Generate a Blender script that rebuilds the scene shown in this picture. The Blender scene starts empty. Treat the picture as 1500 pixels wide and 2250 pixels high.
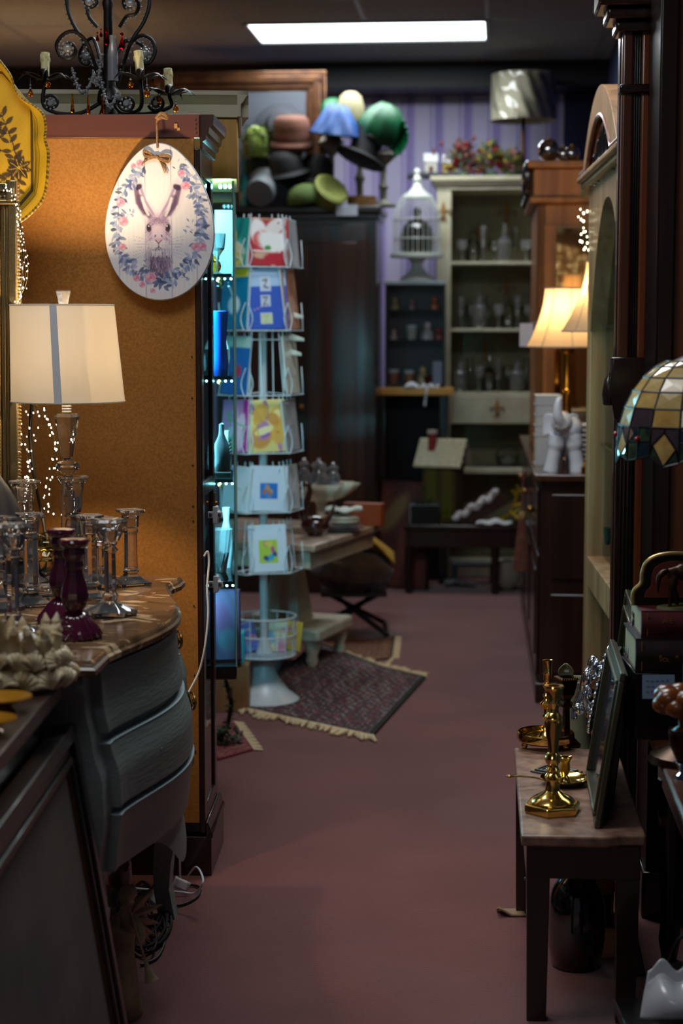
import bpy, math, random
import numpy as np
from math import sin, cos, pi, radians, sqrt, atan, exp
from mathutils import Vector, Matrix

random.seed(7)
rng = np.random.default_rng(5)
S = bpy.context.scene
COL = S.collection

# ------------------------------------------------------------------ camera
FPX = 3900.0                       # focal length in pixels of the 1500 x 2250 frame
EYE = 1.5                          # eye height in metres
PITCH = atan(408 / FPX)
cam_data = bpy.data.cameras.new('camera')
cam_data.sensor_fit = 'VERTICAL'
cam_data.sensor_height = 36.0
cam_data.sensor_width = 24.0
cam_data.lens = FPX / 2250 * 36.0
cam_data.clip_start = 0.05
cam_data.dof.use_dof = True
cam_data.dof.focus_distance = 4.45
cam_data.dof.aperture_fstop = 3.0
cam = bpy.data.objects.new('camera', cam_data)
COL.objects.link(cam)
cam.location = (0, 0, EYE)
cam.rotation_euler = (pi / 2 - PITCH, 0, 0)
S.camera = cam

# ------------------------------------------------------------------ exposure and renderer
S.view_settings.view_transform = 'Standard'
S.view_settings.look = 'None'
S.view_settings.gamma = 1
S.view_settings.use_curve_mapping = False
S.view_settings.exposure = 0.0
S.cycles.use_denoising = True
S.cycles.caustics_reflective = False
S.cycles.caustics_refractive = False
S.cycles.sample_clamp_indirect = 4.0
S.cycles.max_bounces = 10
S.cycles.transmission_bounces = 10
S.cycles.transparent_max_bounces = 16
S.cycles.diffuse_bounces = 3
S.cycles.glossy_bounces = 4

# ------------------------------------------------------------------ world: the dim rest of the shop
world = bpy.data.worlds.new('shop_gloom')
S.world = world
world.use_nodes = True
world.node_tree.nodes['Background'].inputs[0].default_value = (0.85, 0.88, 1.0, 1)
world.node_tree.nodes['Background'].inputs[1].default_value = 0.05

ROOM = radians(-5.0)               # the shop's long axis runs a little to the right of the view


def area(name, loc, size, power, col, rot=(0, 0, 0), size_y=None, spread=180):
    L = bpy.data.lights.new(name, 'AREA')
    L.energy = power
    L.color = col
    L.size = size
    L.spread = radians(spread)
    if size_y:
        L.shape = 'RECTANGLE'
        L.size_y = size_y
    o = bpy.data.objects.new(name, L)
    o.location = loc
    o.rotation_euler = rot
    COL.objects.link(o)
    return o


def point(name, loc, power, col, r=0.03):
    L = bpy.data.lights.new(name, 'POINT')
    L.energy = power
    L.color = col
    L.shadow_soft_size = r
    o = bpy.data.objects.new(name, L)
    o.location = loc
    COL.objects.link(o)
    return o


COOL = (0.90, 0.96, 1.0)
WARM = (1.0, 0.66, 0.30)
CYAN = (0.32, 0.84, 1.0)
# ceiling troffers: one in view, the others assumed out of view to add light
area('troffer_in_view', (0.152, 9.89, 3.07), 1.25, 28, COOL, (0, 0, ROOM), 0.62)
area('assumed_troffer_aisle', (0.10, 5.60, 3.07), 1.25, 38, COOL, (0, 0, ROOM), 0.62)
area('assumed_troffer_near', (-0.70, 3.5, 3.07), 1.25, 19, COOL, (0, 0, ROOM), 0.62)
area('added_troffer_behind', (-0.75, 0.6, 3.07), 1.25, 9, COOL, (0, 0, ROOM), 0.62)  # added behind the camera for front light and reflections in glass and brass
point('assumed_floor_lamp_light', (-1.7, 9.6, 2.35), 10, (1.0, 0.62, 0.30), 0.06)  # assumed unseen lamp, added for the warm glow on the ceiling


# ------------------------------------------------------------------ picture <-> place
def ray(px, py):
    dx, dy = (px - 750) / FPX, (1125 - py) / FPX
    return Vector((dx, cos(PITCH) + dy * sin(PITCH), -sin(PITCH) + dy * cos(PITCH)))


def at(px, py, Y):
    d = ray(px, py)
    t = Y / d.y
    return Vector((d.x * t, Y, EYE + d.z * t))


def onz(px, py, z=0.0):
    d = ray(px, py)
    t = (z - EYE) / d.z
    return Vector((d.x * t, d.y * t, z))


def mpp(Y):
    return Y / FPX                  # metres per photograph pixel at depth Y


def lin(c):
    out = []
    for v in c[:3]:
        v = v / 255.0
        out.append(v / 12.92 if v <= 0.04045 else ((v + 0.055) / 1.055) ** 2.4)
    return tuple(out)


def L4(c):
    return lin(c) + (1.0,)


# ------------------------------------------------------------------ materials
def nodes(name):
    m = bpy.data.materials.new(name)
    m.use_nodes = True
    nt = m.node_tree
    return m, nt, nt.nodes['Principled BSDF']


def _in(b, k, v):
    if k in b.inputs:
        b.inputs[k].default_value = v


def mat(name, col, rough=0.5, metal=0.0, col2=None, scale=20.0, stretch=(1, 1, 1), detail=4, lo=0.35, hi=0.65,
        bump=0.0, bscale=None, coat=0.0, sheen=0.0, dist=0.0, spec=0.5, sss=0.0, alpha=None):
    m, nt, b = nodes(name)
    b.inputs['Base Color'].default_value = L4(col)
    b.inputs['Roughness'].default_value = rough
    b.inputs['Metallic'].default_value = metal
    _in(b, 'Specular IOR Level', spec)
    _in(b, 'Coat Weight', coat)
    _in(b, 'Coat Roughness', 0.12)
    _in(b, 'Sheen Weight', sheen)
    if sss:
        _in(b, 'Subsurface Weight', sss)
        _in(b, 'Subsurface Radius', (0.02, 0.015, 0.01))
    if col2 is not None or bump:
        tc = nt.nodes.new('ShaderNodeTexCoord')
        mp = nt.nodes.new('ShaderNodeMapping')
        mp.inputs['Scale'].default_value = stretch
        nt.links.new(tc.outputs['Object'], mp.inputs['Vector'])
        if col2 is not None:
            n = nt.nodes.new('ShaderNodeTexNoise')
            n.inputs['Scale'].default_value = scale
            n.inputs['Detail'].default_value = detail
            n.inputs['Distortion'].default_value = dist
            r = nt.nodes.new('ShaderNodeValToRGB')
            r.color_ramp.elements[0].position = lo
            r.color_ramp.elements[1].position = hi
            r.color_ramp.elements[0].color = L4(col)
            r.color_ramp.elements[1].color = L4(col2)
            nt.links.new(mp.outputs['Vector'], n.inputs['Vector'])
            nt.links.new(n.outputs['Fac'], r.inputs['Fac'])
            nt.links.new(r.outputs['Color'], b.inputs['Base Color'])
        if bump:
            n2 = nt.nodes.new('ShaderNodeTexNoise')
            n2.inputs['Scale'].default_value = bscale or scale * 3
            n2.inputs['Detail'].default_value = 3
            bp = nt.nodes.new('ShaderNodeBump')
            bp.inputs['Strength'].default_value = bump
            bp.inputs['Distance'].default_value = 0.004
            nt.links.new(mp.outputs['Vector'], n2.inputs['Vector'])
            nt.links.new(n2.outputs['Fac'], bp.inputs['Height'])
            nt.links.new(bp.outputs['Normal'], b.inputs['Normal'])
    return m


def wood(name, col, col2, rough=0.4, axis='z', coat=0.15, scale=14, spec=0.5):
    st = {'z': (1, 1, 0.06), 'y': (1, 0.06, 1), 'x': (0.06, 1, 1)}[axis]
    return mat(name, col, rough, col2=col2, scale=scale, stretch=st, detail=6, lo=0.38, hi=0.62, coat=coat, dist=0.8,
               bump=0.06, bscale=scale * 4, spec=spec)


def glass(name, tint=(1, 1, 1), rough=0.0, ior=1.5):
    m = bpy.data.materials.new(name)
    m.use_nodes = True
    nt = m.node_tree
    nt.nodes.remove(nt.nodes['Principled BSDF'])
    g = nt.nodes.new('ShaderNodeBsdfGlass')
    g.inputs['Color'].default_value = (*tint, 1)
    g.inputs['Roughness'].default_value = rough
    g.inputs['IOR'].default_value = ior
    nt.links.new(g.outputs[0], nt.nodes['Material Output'].inputs[0])
    return m


def pane(name, tint=(1, 1, 1), ior=1.45, extra=0.0):
    """thin window glass: clear with a Fresnel reflection"""
    m = bpy.data.materials.new(name)
    m.use_nodes = True
    nt = m.node_tree
    nt.nodes.remove(nt.nodes['Principled BSDF'])
    t = nt.nodes.new('ShaderNodeBsdfTransparent')
    t.inputs[0].default_value = (*tint, 1)
    g = nt.nodes.new('ShaderNodeBsdfGlossy')
    g.inputs['Roughness'].default_value = 0.02
    fr = nt.nodes.new('ShaderNodeFresnel')
    fr.inputs['IOR'].default_value = ior
    mx = nt.nodes.new('ShaderNodeMixShader')
    fac = fr.outputs[0]
    if extra:
        ad = nt.nodes.new('ShaderNodeMath')
        ad.operation = 'ADD'
        ad.use_clamp = True
        ad.inputs[1].default_value = extra
        nt.links.new(fac, ad.inputs[0])
        fac = ad.outputs[0]
    nt.links.new(fac, mx.inputs[0])
    nt.links.new(t.outputs[0], mx.inputs[1])
    nt.links.new(g.outputs[0], mx.inputs[2])
    nt.links.new(mx.outputs[0], nt.nodes['Material Output'].inputs[0])
    return m


def glow(name, col, strength):
    m = bpy.data.materials.new(name)
    m.use_nodes = True
    nt = m.node_tree
    nt.nodes.remove(nt.nodes['Principled BSDF'])
    e = nt.nodes.new('ShaderNodeEmission')
    e.inputs[0].default_value = (*col, 1)
    e.inputs[1].default_value = strength
    nt.links.new(e.outputs[0], nt.nodes['Material Output'].inputs[0])
    return m


def shade_cloth(name, col, trans=0.5, bump=0.15):
    """lampshade linen: part diffuse, part translucent"""
    m = bpy.data.materials.new(name)
    m.use_nodes = True
    nt = m.node_tree
    nt.nodes.remove(nt.nodes['Principled BSDF'])
    d = nt.nodes.new('ShaderNodeBsdfDiffuse')
    t = nt.nodes.new('ShaderNodeBsdfTranslucent')
    mx = nt.nodes.new('ShaderNodeMixShader')
    mx.inputs[0].default_value = trans
    for n in (d, t):
        n.inputs[0].default_value = L4(col)
    nt.links.new(d.outputs[0], mx.inputs[1])
    nt.links.new(t.outputs[0], mx.inputs[2])
    nt.links.new(mx.outputs[0], nt.nodes['Material Output'].inputs[0])
    return m


def painted(name='print', rough=0.6, coat=0.0, metal=0.0, bump=0.0):
    m, nt, b = nodes(name)
    a = nt.nodes.new('ShaderNodeAttribute')
    a.attribute_name = 'Col'
    nt.links.new(a.outputs['Color'], b.inputs['Base Color'])
    b.inputs['Roughness'].default_value = rough
    b.inputs['Metallic'].default_value = metal
    _in(b, 'Coat Weight', coat)
    _in(b, 'Coat Roughness', 0.1)
    if bump:
        tc = nt.nodes.new('ShaderNodeTexCoord')
        n2 = nt.nodes.new('ShaderNodeTexNoise')
        n2.inputs['Scale'].default_value = 220
        bp = nt.nodes.new('ShaderNodeBump')
        bp.inputs['Strength'].default_value = bump
        bp.inputs['Distance'].default_value = 0.004
        nt.links.new(tc.outputs['Object'], n2.inputs['Vector'])
        nt.links.new(n2.outputs['Fac'], bp.inputs['Height'])
        nt.links.new(bp.outputs['Normal'], b.inputs['Normal'])
    return m


# ------------------------------------------------------------------ mesh builder
class B:
    def __init__(self):
        self.v, self.f, self.mi, self.k = [], [], [], 0

    def add(self, vs, fs, M=None):
        o = len(self.v)
        self.v += [tuple(M @ Vector(p)) for p in vs] if M else [tuple(p) for p in vs]
        self.f += [tuple(i + o for i in f) for f in fs]
        self.mi += [self.k] * len(fs)
        return self

    def box(self, c, s, M=None):
        x, y, z = c
        a, b, d = s[0] / 2, s[1] / 2, s[2] / 2
        vs = [(x + i * a, y + j * b, z + k * d) for k in (-1, 1) for j in (-1, 1) for i in (-1, 1)]
        fs = [(0, 2, 3, 1), (4, 5, 7, 6), (0, 1, 5, 4), (2, 6, 7, 3), (0, 4, 6, 2), (1, 3, 7, 5)]
        return self.add(vs, fs, M)

    def bx(self, x0, x1, y0, y1, z0, z1, M=None):
        return self.box(((x0 + x1) / 2, (y0 + y1) / 2, (z0 + z1) / 2), (abs(x1 - x0), abs(y1 - y0), abs(z1 - z0)), M)

    def lathe(self, prof, n=24, c=(0, 0, 0), M=None, sx=1, sy=1, ph=0.0, wob=None):
        vs, fs = [], []
        for (r, z) in prof:
            for i in range(n):
                a = 2 * pi * i / n + ph
                rr = r * (wob(a, z) if wob else 1)
                vs.append((c[0] + rr * cos(a) * sx, c[1] + rr * sin(a) * sy, c[2] + z))
        for j in range(len(prof) - 1):
            for i in range(n):
                a, b_ = j * n + i, j * n + (i + 1) % n
                fs.append((a, b_, b_ + n, a + n))
        if prof[0][0] > 1e-6:
            fs.append(tuple(range(n - 1, -1, -1)))
        if prof[-1][0] > 1e-6:
            q = (len(prof) - 1) * n
            fs.append(tuple(range(q, q + n)))
        return self.add(vs, fs, M)

    def ball(self, c, r, n=12, m=8, s=(1, 1, 1), M=None, wob=None):
        vs, fs = [(c[0], c[1], c[2] - r * s[2])], []
        for j in range(1, m):
            t = pi * j / m
            for i in range(n):
                a = 2 * pi * i / n
                q = wob(a, t) if wob else 1
                vs.append((c[0] + q * r * s[0] * sin(t) * cos(a), c[1] + q * r * s[1] * sin(t) * sin(a), c[2] - q * r * s[2] * cos(t)))
        vs.append((c[0], c[1], c[2] + r * s[2]))
        T = len(vs) - 1
        for i in range(n):
            fs.append((0, 1 + (i + 1) % n, 1 + i))
            fs.append((T, T - n + i, T - n + (i + 1) % n))
        for j in range(m - 2):
            for i in range(n):
                a, b_ = 1 + j * n + i, 1 + j * n + (i + 1) % n
                fs.append((a, b_, b_ + n, a + n))
        return self.add(vs, fs, M)

    def tube(self, pts, r, n=8, closed=False, M=None, flat=1.0):
        P = [Vector(p) for p in pts]
        N = len(P)
        R = list(r) if hasattr(r, '__len__') else [r] * N
        vs, fs = [], []
        up = None
        for i in range(N):
            if closed:
                t = P[(i + 1) % N] - P[i - 1]
            else:
                t = P[min(i + 1, N - 1)] - P[max(i - 1, 0)]
            if t.length < 1e-9:
                t = Vector((0, 0, 1))
            t.normalize()
            if up is None:
                up = Vector((0, 0, 1)) if abs(t.z) < 0.9 else Vector((1, 0, 0))
            s = t.cross(up)
            if s.length < 1e-6:
                s = t.cross(Vector((0.3, 1, 0.2)))
            s.normalize()
            up = s.cross(t).normalized()
            for k in range(n):
                a = 2 * pi * k / n
                vs.append(P[i] + (s * cos(a) + up * sin(a) * flat) * R[i])
        for i in range(N if closed else N - 1):
            j = (i + 1) % N
            for k in range(n):
                k2 = (k + 1) % n
                fs.append((i * n + k, i * n + k2, j * n + k2, j * n + k))
        if not closed:
            fs.append(tuple(range(n - 1, -1, -1)))
            fs.append(tuple(range((N - 1) * n, N * n)))
        return self.add(vs, fs, M)

    def prism(self, poly, h, M=None, z0=0.0):
        n = len(poly)
        vs = [(p[0], p[1], z0) for p in poly] + [(p[0], p[1], z0 + h) for p in poly]
        fs = [tuple(range(n - 1, -1, -1)), tuple(range(n, 2 * n))]
        fs += [(i, (i + 1) % n, n + (i + 1) % n, n + i) for i in range(n)]
        return self.add(vs, fs, M)

    def grid(self, fn, nu, nv, M=None, closed_u=False):
        vs = [fn(i / nu, j / nv) for j in range(nv + 1) for i in range(nu + 1)]
        w = nu + 1
        fs = [(j * w + i, j * w + i + 1, (j + 1) * w + i + 1, (j + 1) * w + i) for j in range(nv) for i in range(nu)]
        return self.add(vs, fs, M)

    def leaf(self, c, length, width, dirv, upv=(0, 0, 1), cup=0.2):
        d = Vector(dirv).normalized()
        s = d.cross(Vector(upv))
        s = s.normalized() if s.length > 1e-5 else Vector((1, 0, 0))
        u = s.cross(d).normalized()
        c = Vector(c)
        vs = [c, c + d * length * .45 + s * width / 2 + u * width * cup, c + d * length, c + d * length * .45 - s * width / 2 + u * width * cup,
              c + d * length * .45]
        return self.add(vs, [(0, 1, 4), (1, 2, 4), (2, 3, 4), (3, 0, 4)])


MESHN = {}


def ob(name, b, m, parent=None, loc=None, rot=None, smooth=38, bev=0.0, solid=0.0, sub=0, kind=None, label=None, bseg=2):
    me = bpy.data.meshes.new(name)
    if isinstance(b, B):
        me.from_pydata(b.v, [], b.f)
        if isinstance(m, (list, tuple)):
            for q in m:
                me.materials.append(q)
            me.polygons.foreach_set('material_index', b.mi)
        else:
            me.materials.append(m)
    me.validate()
    me.update()
    if smooth:
        me.shade_smooth()
        me.set_sharp_from_angle(angle=radians(smooth))
    o = bpy.data.objects.new(name, me)
    COL.objects.link(o)
    if parent:
        o.parent = parent
    if loc is not None:
        o.location = loc
    if rot is not None:
        o.rotation_euler = rot
    if sub:
        md = o.modifiers.new('sub', 'SUBSURF')
        md.levels = md.render_levels = sub
    if solid:
        md = o.modifiers.new('solid', 'SOLIDIFY')
        md.thickness = solid
        md.offset = 0
    if bev:
        md = o.modifiers.new('bev', 'BEVEL')
        md.width = bev
        md.segments = bseg
        md.limit_method = 'ANGLE'
        md.angle_limit = radians(40)
    if kind:
        o['kind'] = kind
    if label:
        o['label'] = label
    return o


def tag(o, label, cat, group=None, kind=None):
    o['label'] = label
    o['category'] = cat
    if group:
        o['group'] = group
    if kind:
        o['kind'] = kind
    return o


def thing(name, label, cat, loc=(0, 0, 0), rz=0.0, group=None, rot=None):
    o = bpy.data.objects.new(name, None)
    o.empty_display_size = 0.05
    COL.objects.link(o)
    o.location = loc
    o.rotation_euler = rot if rot else (0, 0, rz)
    return tag(o, label, cat, group)


def copy_tree(root, loc=None, rz=None, label=None, group=None, scale=None, rot=None):
    def rec(o, parent):
        c = o.copy()
        COL.objects.link(c)
        if parent:
            c.parent = parent
        for ch in list(o.children):
            rec(ch, c)
        return c
    r = rec(root, None)
    if loc is not None:
        r.location = loc
    if rz is not None:
        r.rotation_euler = (0, 0, rz)
    if rot is not None:
        r.rotation_euler = rot
    if scale is not None:
        r.scale = (scale,) * 3 if not hasattr(scale, '__len__') else scale
    if label:
        r['label'] = label
    if group:
        r['group'] = group
    return r


def struct(name, b, m, parent=None, **k):
    o = ob(name, b, m, parent, **k)
    if not parent:
        o['kind'] = 'structure'
    return o


# ------------------------------------------------------------------ painting on fine meshes (flat prints)
class Canvas:
    """colours on a grid of points; x to the right, y down, in any unit"""

    def __init__(self, X, Y, base):
        self.X, self.Y = X, Y
        self.c = np.zeros(X.shape + (3,)) + np.array(lin(base))

    def blend(self, mask, col):
        self.c += mask[..., None] * (np.array(lin(col)) - self.c)

    def ell(self, cx, cy, rx, ry, rot=0.0, col=(0, 0, 0), soft=0.15, op=1.0):
        a = radians(rot)
        dx, dy = self.X - cx, self.Y - cy
        u, v = (dx * cos(a) + dy * sin(a)) / rx, (-dx * sin(a) + dy * cos(a)) / ry
        d = np.sqrt(u * u + v * v)
        self.blend(op * np.clip((1 - d) / soft + 0.5, 0, 1), col)

    def leaf(self, x, y, L, w, ang, col, op=1.0):
        a = radians(ang)
        dx, dy = self.X - x, self.Y - y
        u, v = (dx * cos(a) + dy * sin(a)) / L, (-dx * sin(a) + dy * cos(a)) / w
        h = np.where((u > 0) & (u < 1), np.sin(pi * np.clip(u, 0, 1)) ** 0.8, 0)
        self.blend(op * np.clip((h - np.abs(v) * 2) * 4, 0, 1), col)

    def line(self, pts, w, col, op=1.0, taper=False):
        m = np.zeros(self.X.shape)
        n = len(pts) - 1
        for i in range(n):
            (x0, y0), (x1, y1) = pts[i], pts[i + 1]
            dx, dy = x1 - x0, y1 - y0
            t = np.clip(((self.X - x0) * dx + (self.Y - y0) * dy) / (dx * dx + dy * dy + 1e-12), 0, 1)
            d = np.hypot(self.X - x0 - t * dx, self.Y - y0 - t * dy)
            ww = w * (1 - 0.8 * (i + t) / n) if taper else w
            m = np.maximum(m, np.clip((ww / 2 - d) / (0.35 * w) + 0.5, 0, 1))
        self.blend(op * m, col)

    def rect(self, x0, y0, x1, y1, col, op=1.0):
        self.blend(op * ((self.X > x0) & (self.X < x1) & (self.Y > y0) & (self.Y < y1)).astype(float), col)

    def noise(self, n, amp, seed=1, stretch=(1, 1)):
        r = np.random.default_rng(seed)
        h = np.zeros(self.X.shape)
        for _ in range(n):
            k = r.normal(size=2) * np.array(stretch)
            h += np.sin(self.X * k[0] + self.Y * k[1] + r.uniform(0, 6.28))
        return amp * h / sqrt(n)

    def rose(self, x, y, r, col=(234, 172, 194)):
        self.ell(x, y, r, r * .92, 0, col, 0.25, 0.95)
        for k in range(5):
            a = k * 1.257
            self.ell(x + r * .5 * cos(a), y + r * .5 * sin(a), r * .42, r * .3, math.degrees(a) + 90, (240, 190, 208) if k % 2 else (218, 130, 168), 0.5, .7)
        self.ell(x, y, r * .25, r * .2, 0, (204, 96, 140), .6, .8)


def grid_mesh(name, P, colors, m, parent=None, solid=0.0, **k):
    """P: (ny,nx,3) points, colors: (ny,nx,3) linear"""
    ny, nx = P.shape[:2]
    idx = np.arange(ny * nx).reshape(ny, nx)
    q = np.stack([idx[:-1, :-1], idx[1:, :-1], idx[1:, 1:], idx[:-1, 1:]], -1).reshape(-1, 4)
    me = bpy.data.meshes.new(name)
    me.vertices.add(ny * nx)
    me.vertices.foreach_set('co', P.reshape(-1).astype(np.float32))
    me.loops.add(q.size)
    me.loops.foreach_set('vertex_index', q.reshape(-1).astype(np.int32))
    me.polygons.add(len(q))
    me.polygons.foreach_set('loop_start', np.arange(0, q.size, 4, dtype=np.int32))
    me.update(calc_edges=True)
    a = me.color_attributes.new('Col', 'FLOAT_COLOR', 'POINT')
    ca = np.ones((ny * nx, 4), dtype=np.float32)
    ca[:, :3] = np.clip(colors.reshape(-1, 3), 0, 1)
    a.data.foreach_set('color', ca.reshape(-1))
    me.materials.append(m)
    me.shade_smooth()
    me.set_sharp_from_angle(angle=radians(40))
    o = bpy.data.objects.new(name, me)
    COL.objects.link(o)
    if parent:
        o.parent = parent
    if 'loc' in k:
        o.location = k['loc']
    if 'rot' in k:
        o.rotation_euler = k['rot']
    if solid:
        md = o.modifiers.new('solid', 'SOLIDIFY')
        md.thickness = solid
        md.offset = 1 if k.get('back') else 0
    return o


def flat_print(name, w, h, nx, ny, draw, m, parent=None, y=0.0, solid=0.0, bend=None, base=(255, 255, 255), **k):
    """a printed sheet in the local XZ plane facing -Y, origin at its bottom centre; draw(canvas) works in 0..1 x 0..1, y down"""
    X, Y = np.meshgrid(np.linspace(0, 1, nx), np.linspace(0, 1, ny))
    cv = Canvas(X, Y, base)
    draw(cv)
    P = np.zeros((ny, nx, 3))
    P[..., 0] = (X - .5) * w
    P[..., 2] = (1 - Y) * h
    P[..., 1] = y
    if bend:
        P[..., 1] += bend(X, Y)
    return grid_mesh(name, P, cv.c, m, parent, solid, **k)


def Rz(a):
    return Matrix.Rotation(a, 4, 'Z')


def Rx(a):
    return Matrix.Rotation(a, 4, 'X')


def Ry(a):
    return Matrix.Rotation(a, 4, 'Y')


def T(x, y=None, z=None):
    return Matrix.Translation(Vector(x) if y is None else Vector((x, y, z)))


def spline(pts, n=8, closed=False):
    """Catmull-Rom through the points"""
    P = [Vector(p) for p in pts]
    out = []
    N = len(P)
    for i in range(N if closed else N - 1):
        p1, p2 = P[i], P[(i + 1) % N]
        p0 = P[i - 1] if (closed or i > 0) else p1 * 2 - p2
        p3 = P[(i + 2) % N] if (closed or i + 2 < N) else p2 * 2 - p1
        for k in range(n):
            t = k / n
            out.append(0.5 * ((2 * p1) + (p2 - p0) * t + (2 * p0 - 5 * p1 + 4 * p2 - p3) * t * t + (3 * p1 - p0 - 3 * p2 + p3) * t ** 3))
    if not closed:
        out.append(P[-1])
    return out


# ------------------------------------------------------------------ shared materials
W_DARK = wood('dark_mahogany', (46, 24, 16), (30, 15, 10), 0.3, 'z', 0.4)
W_BLACK = wood('ebonised_wood', (22, 17, 16), (14, 11, 10), 0.3, 'z', 0.3)
W_MAHOG = wood('mahogany', (128, 66, 36), (84, 42, 24), 0.32, 'z', 0.4)
W_RED = wood('red_brown_rail', (98, 52, 40), (74, 36, 28), 0.5, 'x', 0.1)
W_OAK = wood('golden_oak', (176, 116, 58), (138, 84, 38), 0.45, 'z', 0.15)
W_OAKL = wood('light_oak', (158, 116, 74), (124, 86, 50), 0.5, 'z', 0.1)
W_PINE = wood('pine_board', (214, 160, 70), (190, 132, 48), 0.45, 'x', 0.1)
W_TABLE = wood('worn_dark_table', (70, 42, 28), (44, 25, 17), 0.35, 'y', 0.3)
BRASS = mat('polished_brass', (240, 202, 112), 0.13, 1.0)
BRASS_D = mat('aged_brass', (150, 112, 58), 0.35, 1.0)
BRONZE = mat('dark_bronze', (66, 46, 30), 0.32, 0.9)
IRON = mat('black_iron', (26, 22, 22), 0.42, 0.6)
CHROME = mat('silver_plate', (214, 218, 226), 0.12, 1.0)
STEEL = mat('steel_screw', (150, 150, 150), 0.3, 1.0)
CRYSTAL = glass('clear_crystal')
_nt = CRYSTAL.node_tree          # white diffuse mixed in, standing in for bright glints on the crystal
_d, _x = _nt.nodes.new('ShaderNodeBsdfDiffuse'), _nt.nodes.new('ShaderNodeMixShader')
_x.inputs[0].default_value = 0.09
_d.inputs[0].default_value = (.85, .87, .92, 1)
_nt.links.new(_nt.nodes['Glass BSDF'].outputs[0], _x.inputs[1])
_nt.links.new(_d.outputs[0], _x.inputs[2])
_nt.links.new(_x.outputs[0], _nt.nodes['Material Output'].inputs[0])
AMBERG = glass('amber_glass', (1.0, 0.55, 0.10))
REDG = glass('ruby_glass', (0.62, 0.03, 0.03))
PURPLEG = mat('deep_amethyst_glass', (88, 26, 54), 0.08, spec=0.8, coat=0.5)
PANE = pane('window_glass')
PANE_C = pane('aqua_case_glass', (0.86, 0.98, 1.0))
WHITEP = mat('white_plastic', (232, 234, 238), 0.35)
WIREW = mat('white_wire', (206, 214, 218), 0.4)
CREAM = mat('cream_paint', (202, 196, 168), 0.55, col2=(180, 172, 142), scale=9)
WHITEC = mat('white_china', (226, 230, 236), 0.15, coat=0.6)
BLACKC = mat('black_felt', (16, 15, 18), 0.9, sheen=0.3)
PRINT = painted('matt_print', 0.6)
PRINTG = painted('glossy_print', 0.35, 0.5)
# ------------------------------------------------------------------ the room
CEIL = 3.10
RM = Rz(ROOM)
RO = Vector((0.152, 9.89, 0))        # centre of the visible ceiling panel: origin of the room's grid


def rm(x, y, z=0.0):
    return RO + (RM @ Vector((x, y, z)))


MR = T(RO) @ RM
carpet_m = mat('mauve_carpet', (126, 74, 72), 0.95, col2=(112, 64, 63), scale=2.5, detail=5, bump=0.9, bscale=260, sheen=0.4, spec=0.1)
b = B().bx(-3.6, 2.2, -11, 2.4, -0.06, 0.0, MR)
floor = struct('floor', b, carpet_m, smooth=0)
tile_m = mat('ceiling_tile', (150, 150, 148), 0.9, col2=(132, 132, 130), scale=60, detail=5, bump=0.4, bscale=160)
bar_m = mat('ceiling_grid_metal', (128, 128, 128), 0.5)
b = B().bx(-3.6, 2.2, -11, 2.4, CEIL + 0.03, CEIL + 0.09, MR)
ceiling = struct('ceiling', b, tile_m, smooth=0)
tile_me = None
for i in range(-5, 3):
    for j in range(-4, 3):
        # columns are 0.61 wide; the lit troffer spans columns -1 and 0 of row 0
        if j == 0 and i in (-1, 0):
            continue
        x0, y0 = i * 0.641, (j - .5) * 0.641
        if tile_me is None:
            t = ob('tile', B().bx(0.012, 0.629, 0.012, 0.629, -0.004, 0.028), tile_m, ceiling, smooth=0, bev=0.004)
            tile_me = t
        else:
            t = tile_me.copy()
            COL.objects.link(t)
        t.location = rm(x0, y0, CEIL)
        t.rotation_euler = (0, 0, ROOM)
b = B()
for i in range(-5, 4):
    if i == 0:
        b.bx(i * .641 - .012, i * .641 + .012, -2.8, -.3205, CEIL - .004, CEIL + .01, MR)
        b.bx(i * .641 - .012, i * .641 + .012, .3205, 1.6, CEIL - .004, CEIL + .01, MR)
    else:
        b.bx(i * .641 - .012, i * .641 + .012, -2.8, 1.6, CEIL - .004, CEIL + .01, MR)
for j in range(-4, 4):
    b.bx(-3.0, 1.84, (j - .5) * .641 - .012, (j - .5) * .641 + .012, CEIL - .0042, CEIL + .0098, MR)
ob('grid_bar', b, bar_m, ceiling, smooth=0)
troffer = thing('ceiling_light', 'long lit fluorescent panel set in the tiled ceiling', 'ceiling light', rm(0, 0, CEIL), ROOM)
b = B()
for sx in (-1, 1):
    b.bx(sx * .641 - .012, sx * .641 + .012, -.3205, .3205, -.012, .0)
    b.bx(-.641, .641, sx * .3205 - .012, sx * .3205 + .012, -.0122, -.0002)
ob('frame', b, bar_m, troffer, smooth=0)
ob('diffuser', B().bx(-.629, .629, -.308, .308, -.004, 0.0), glow('lit_diffuser', (0.86, 0.96, 1.0), 5.0), troffer, smooth=0)

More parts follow.
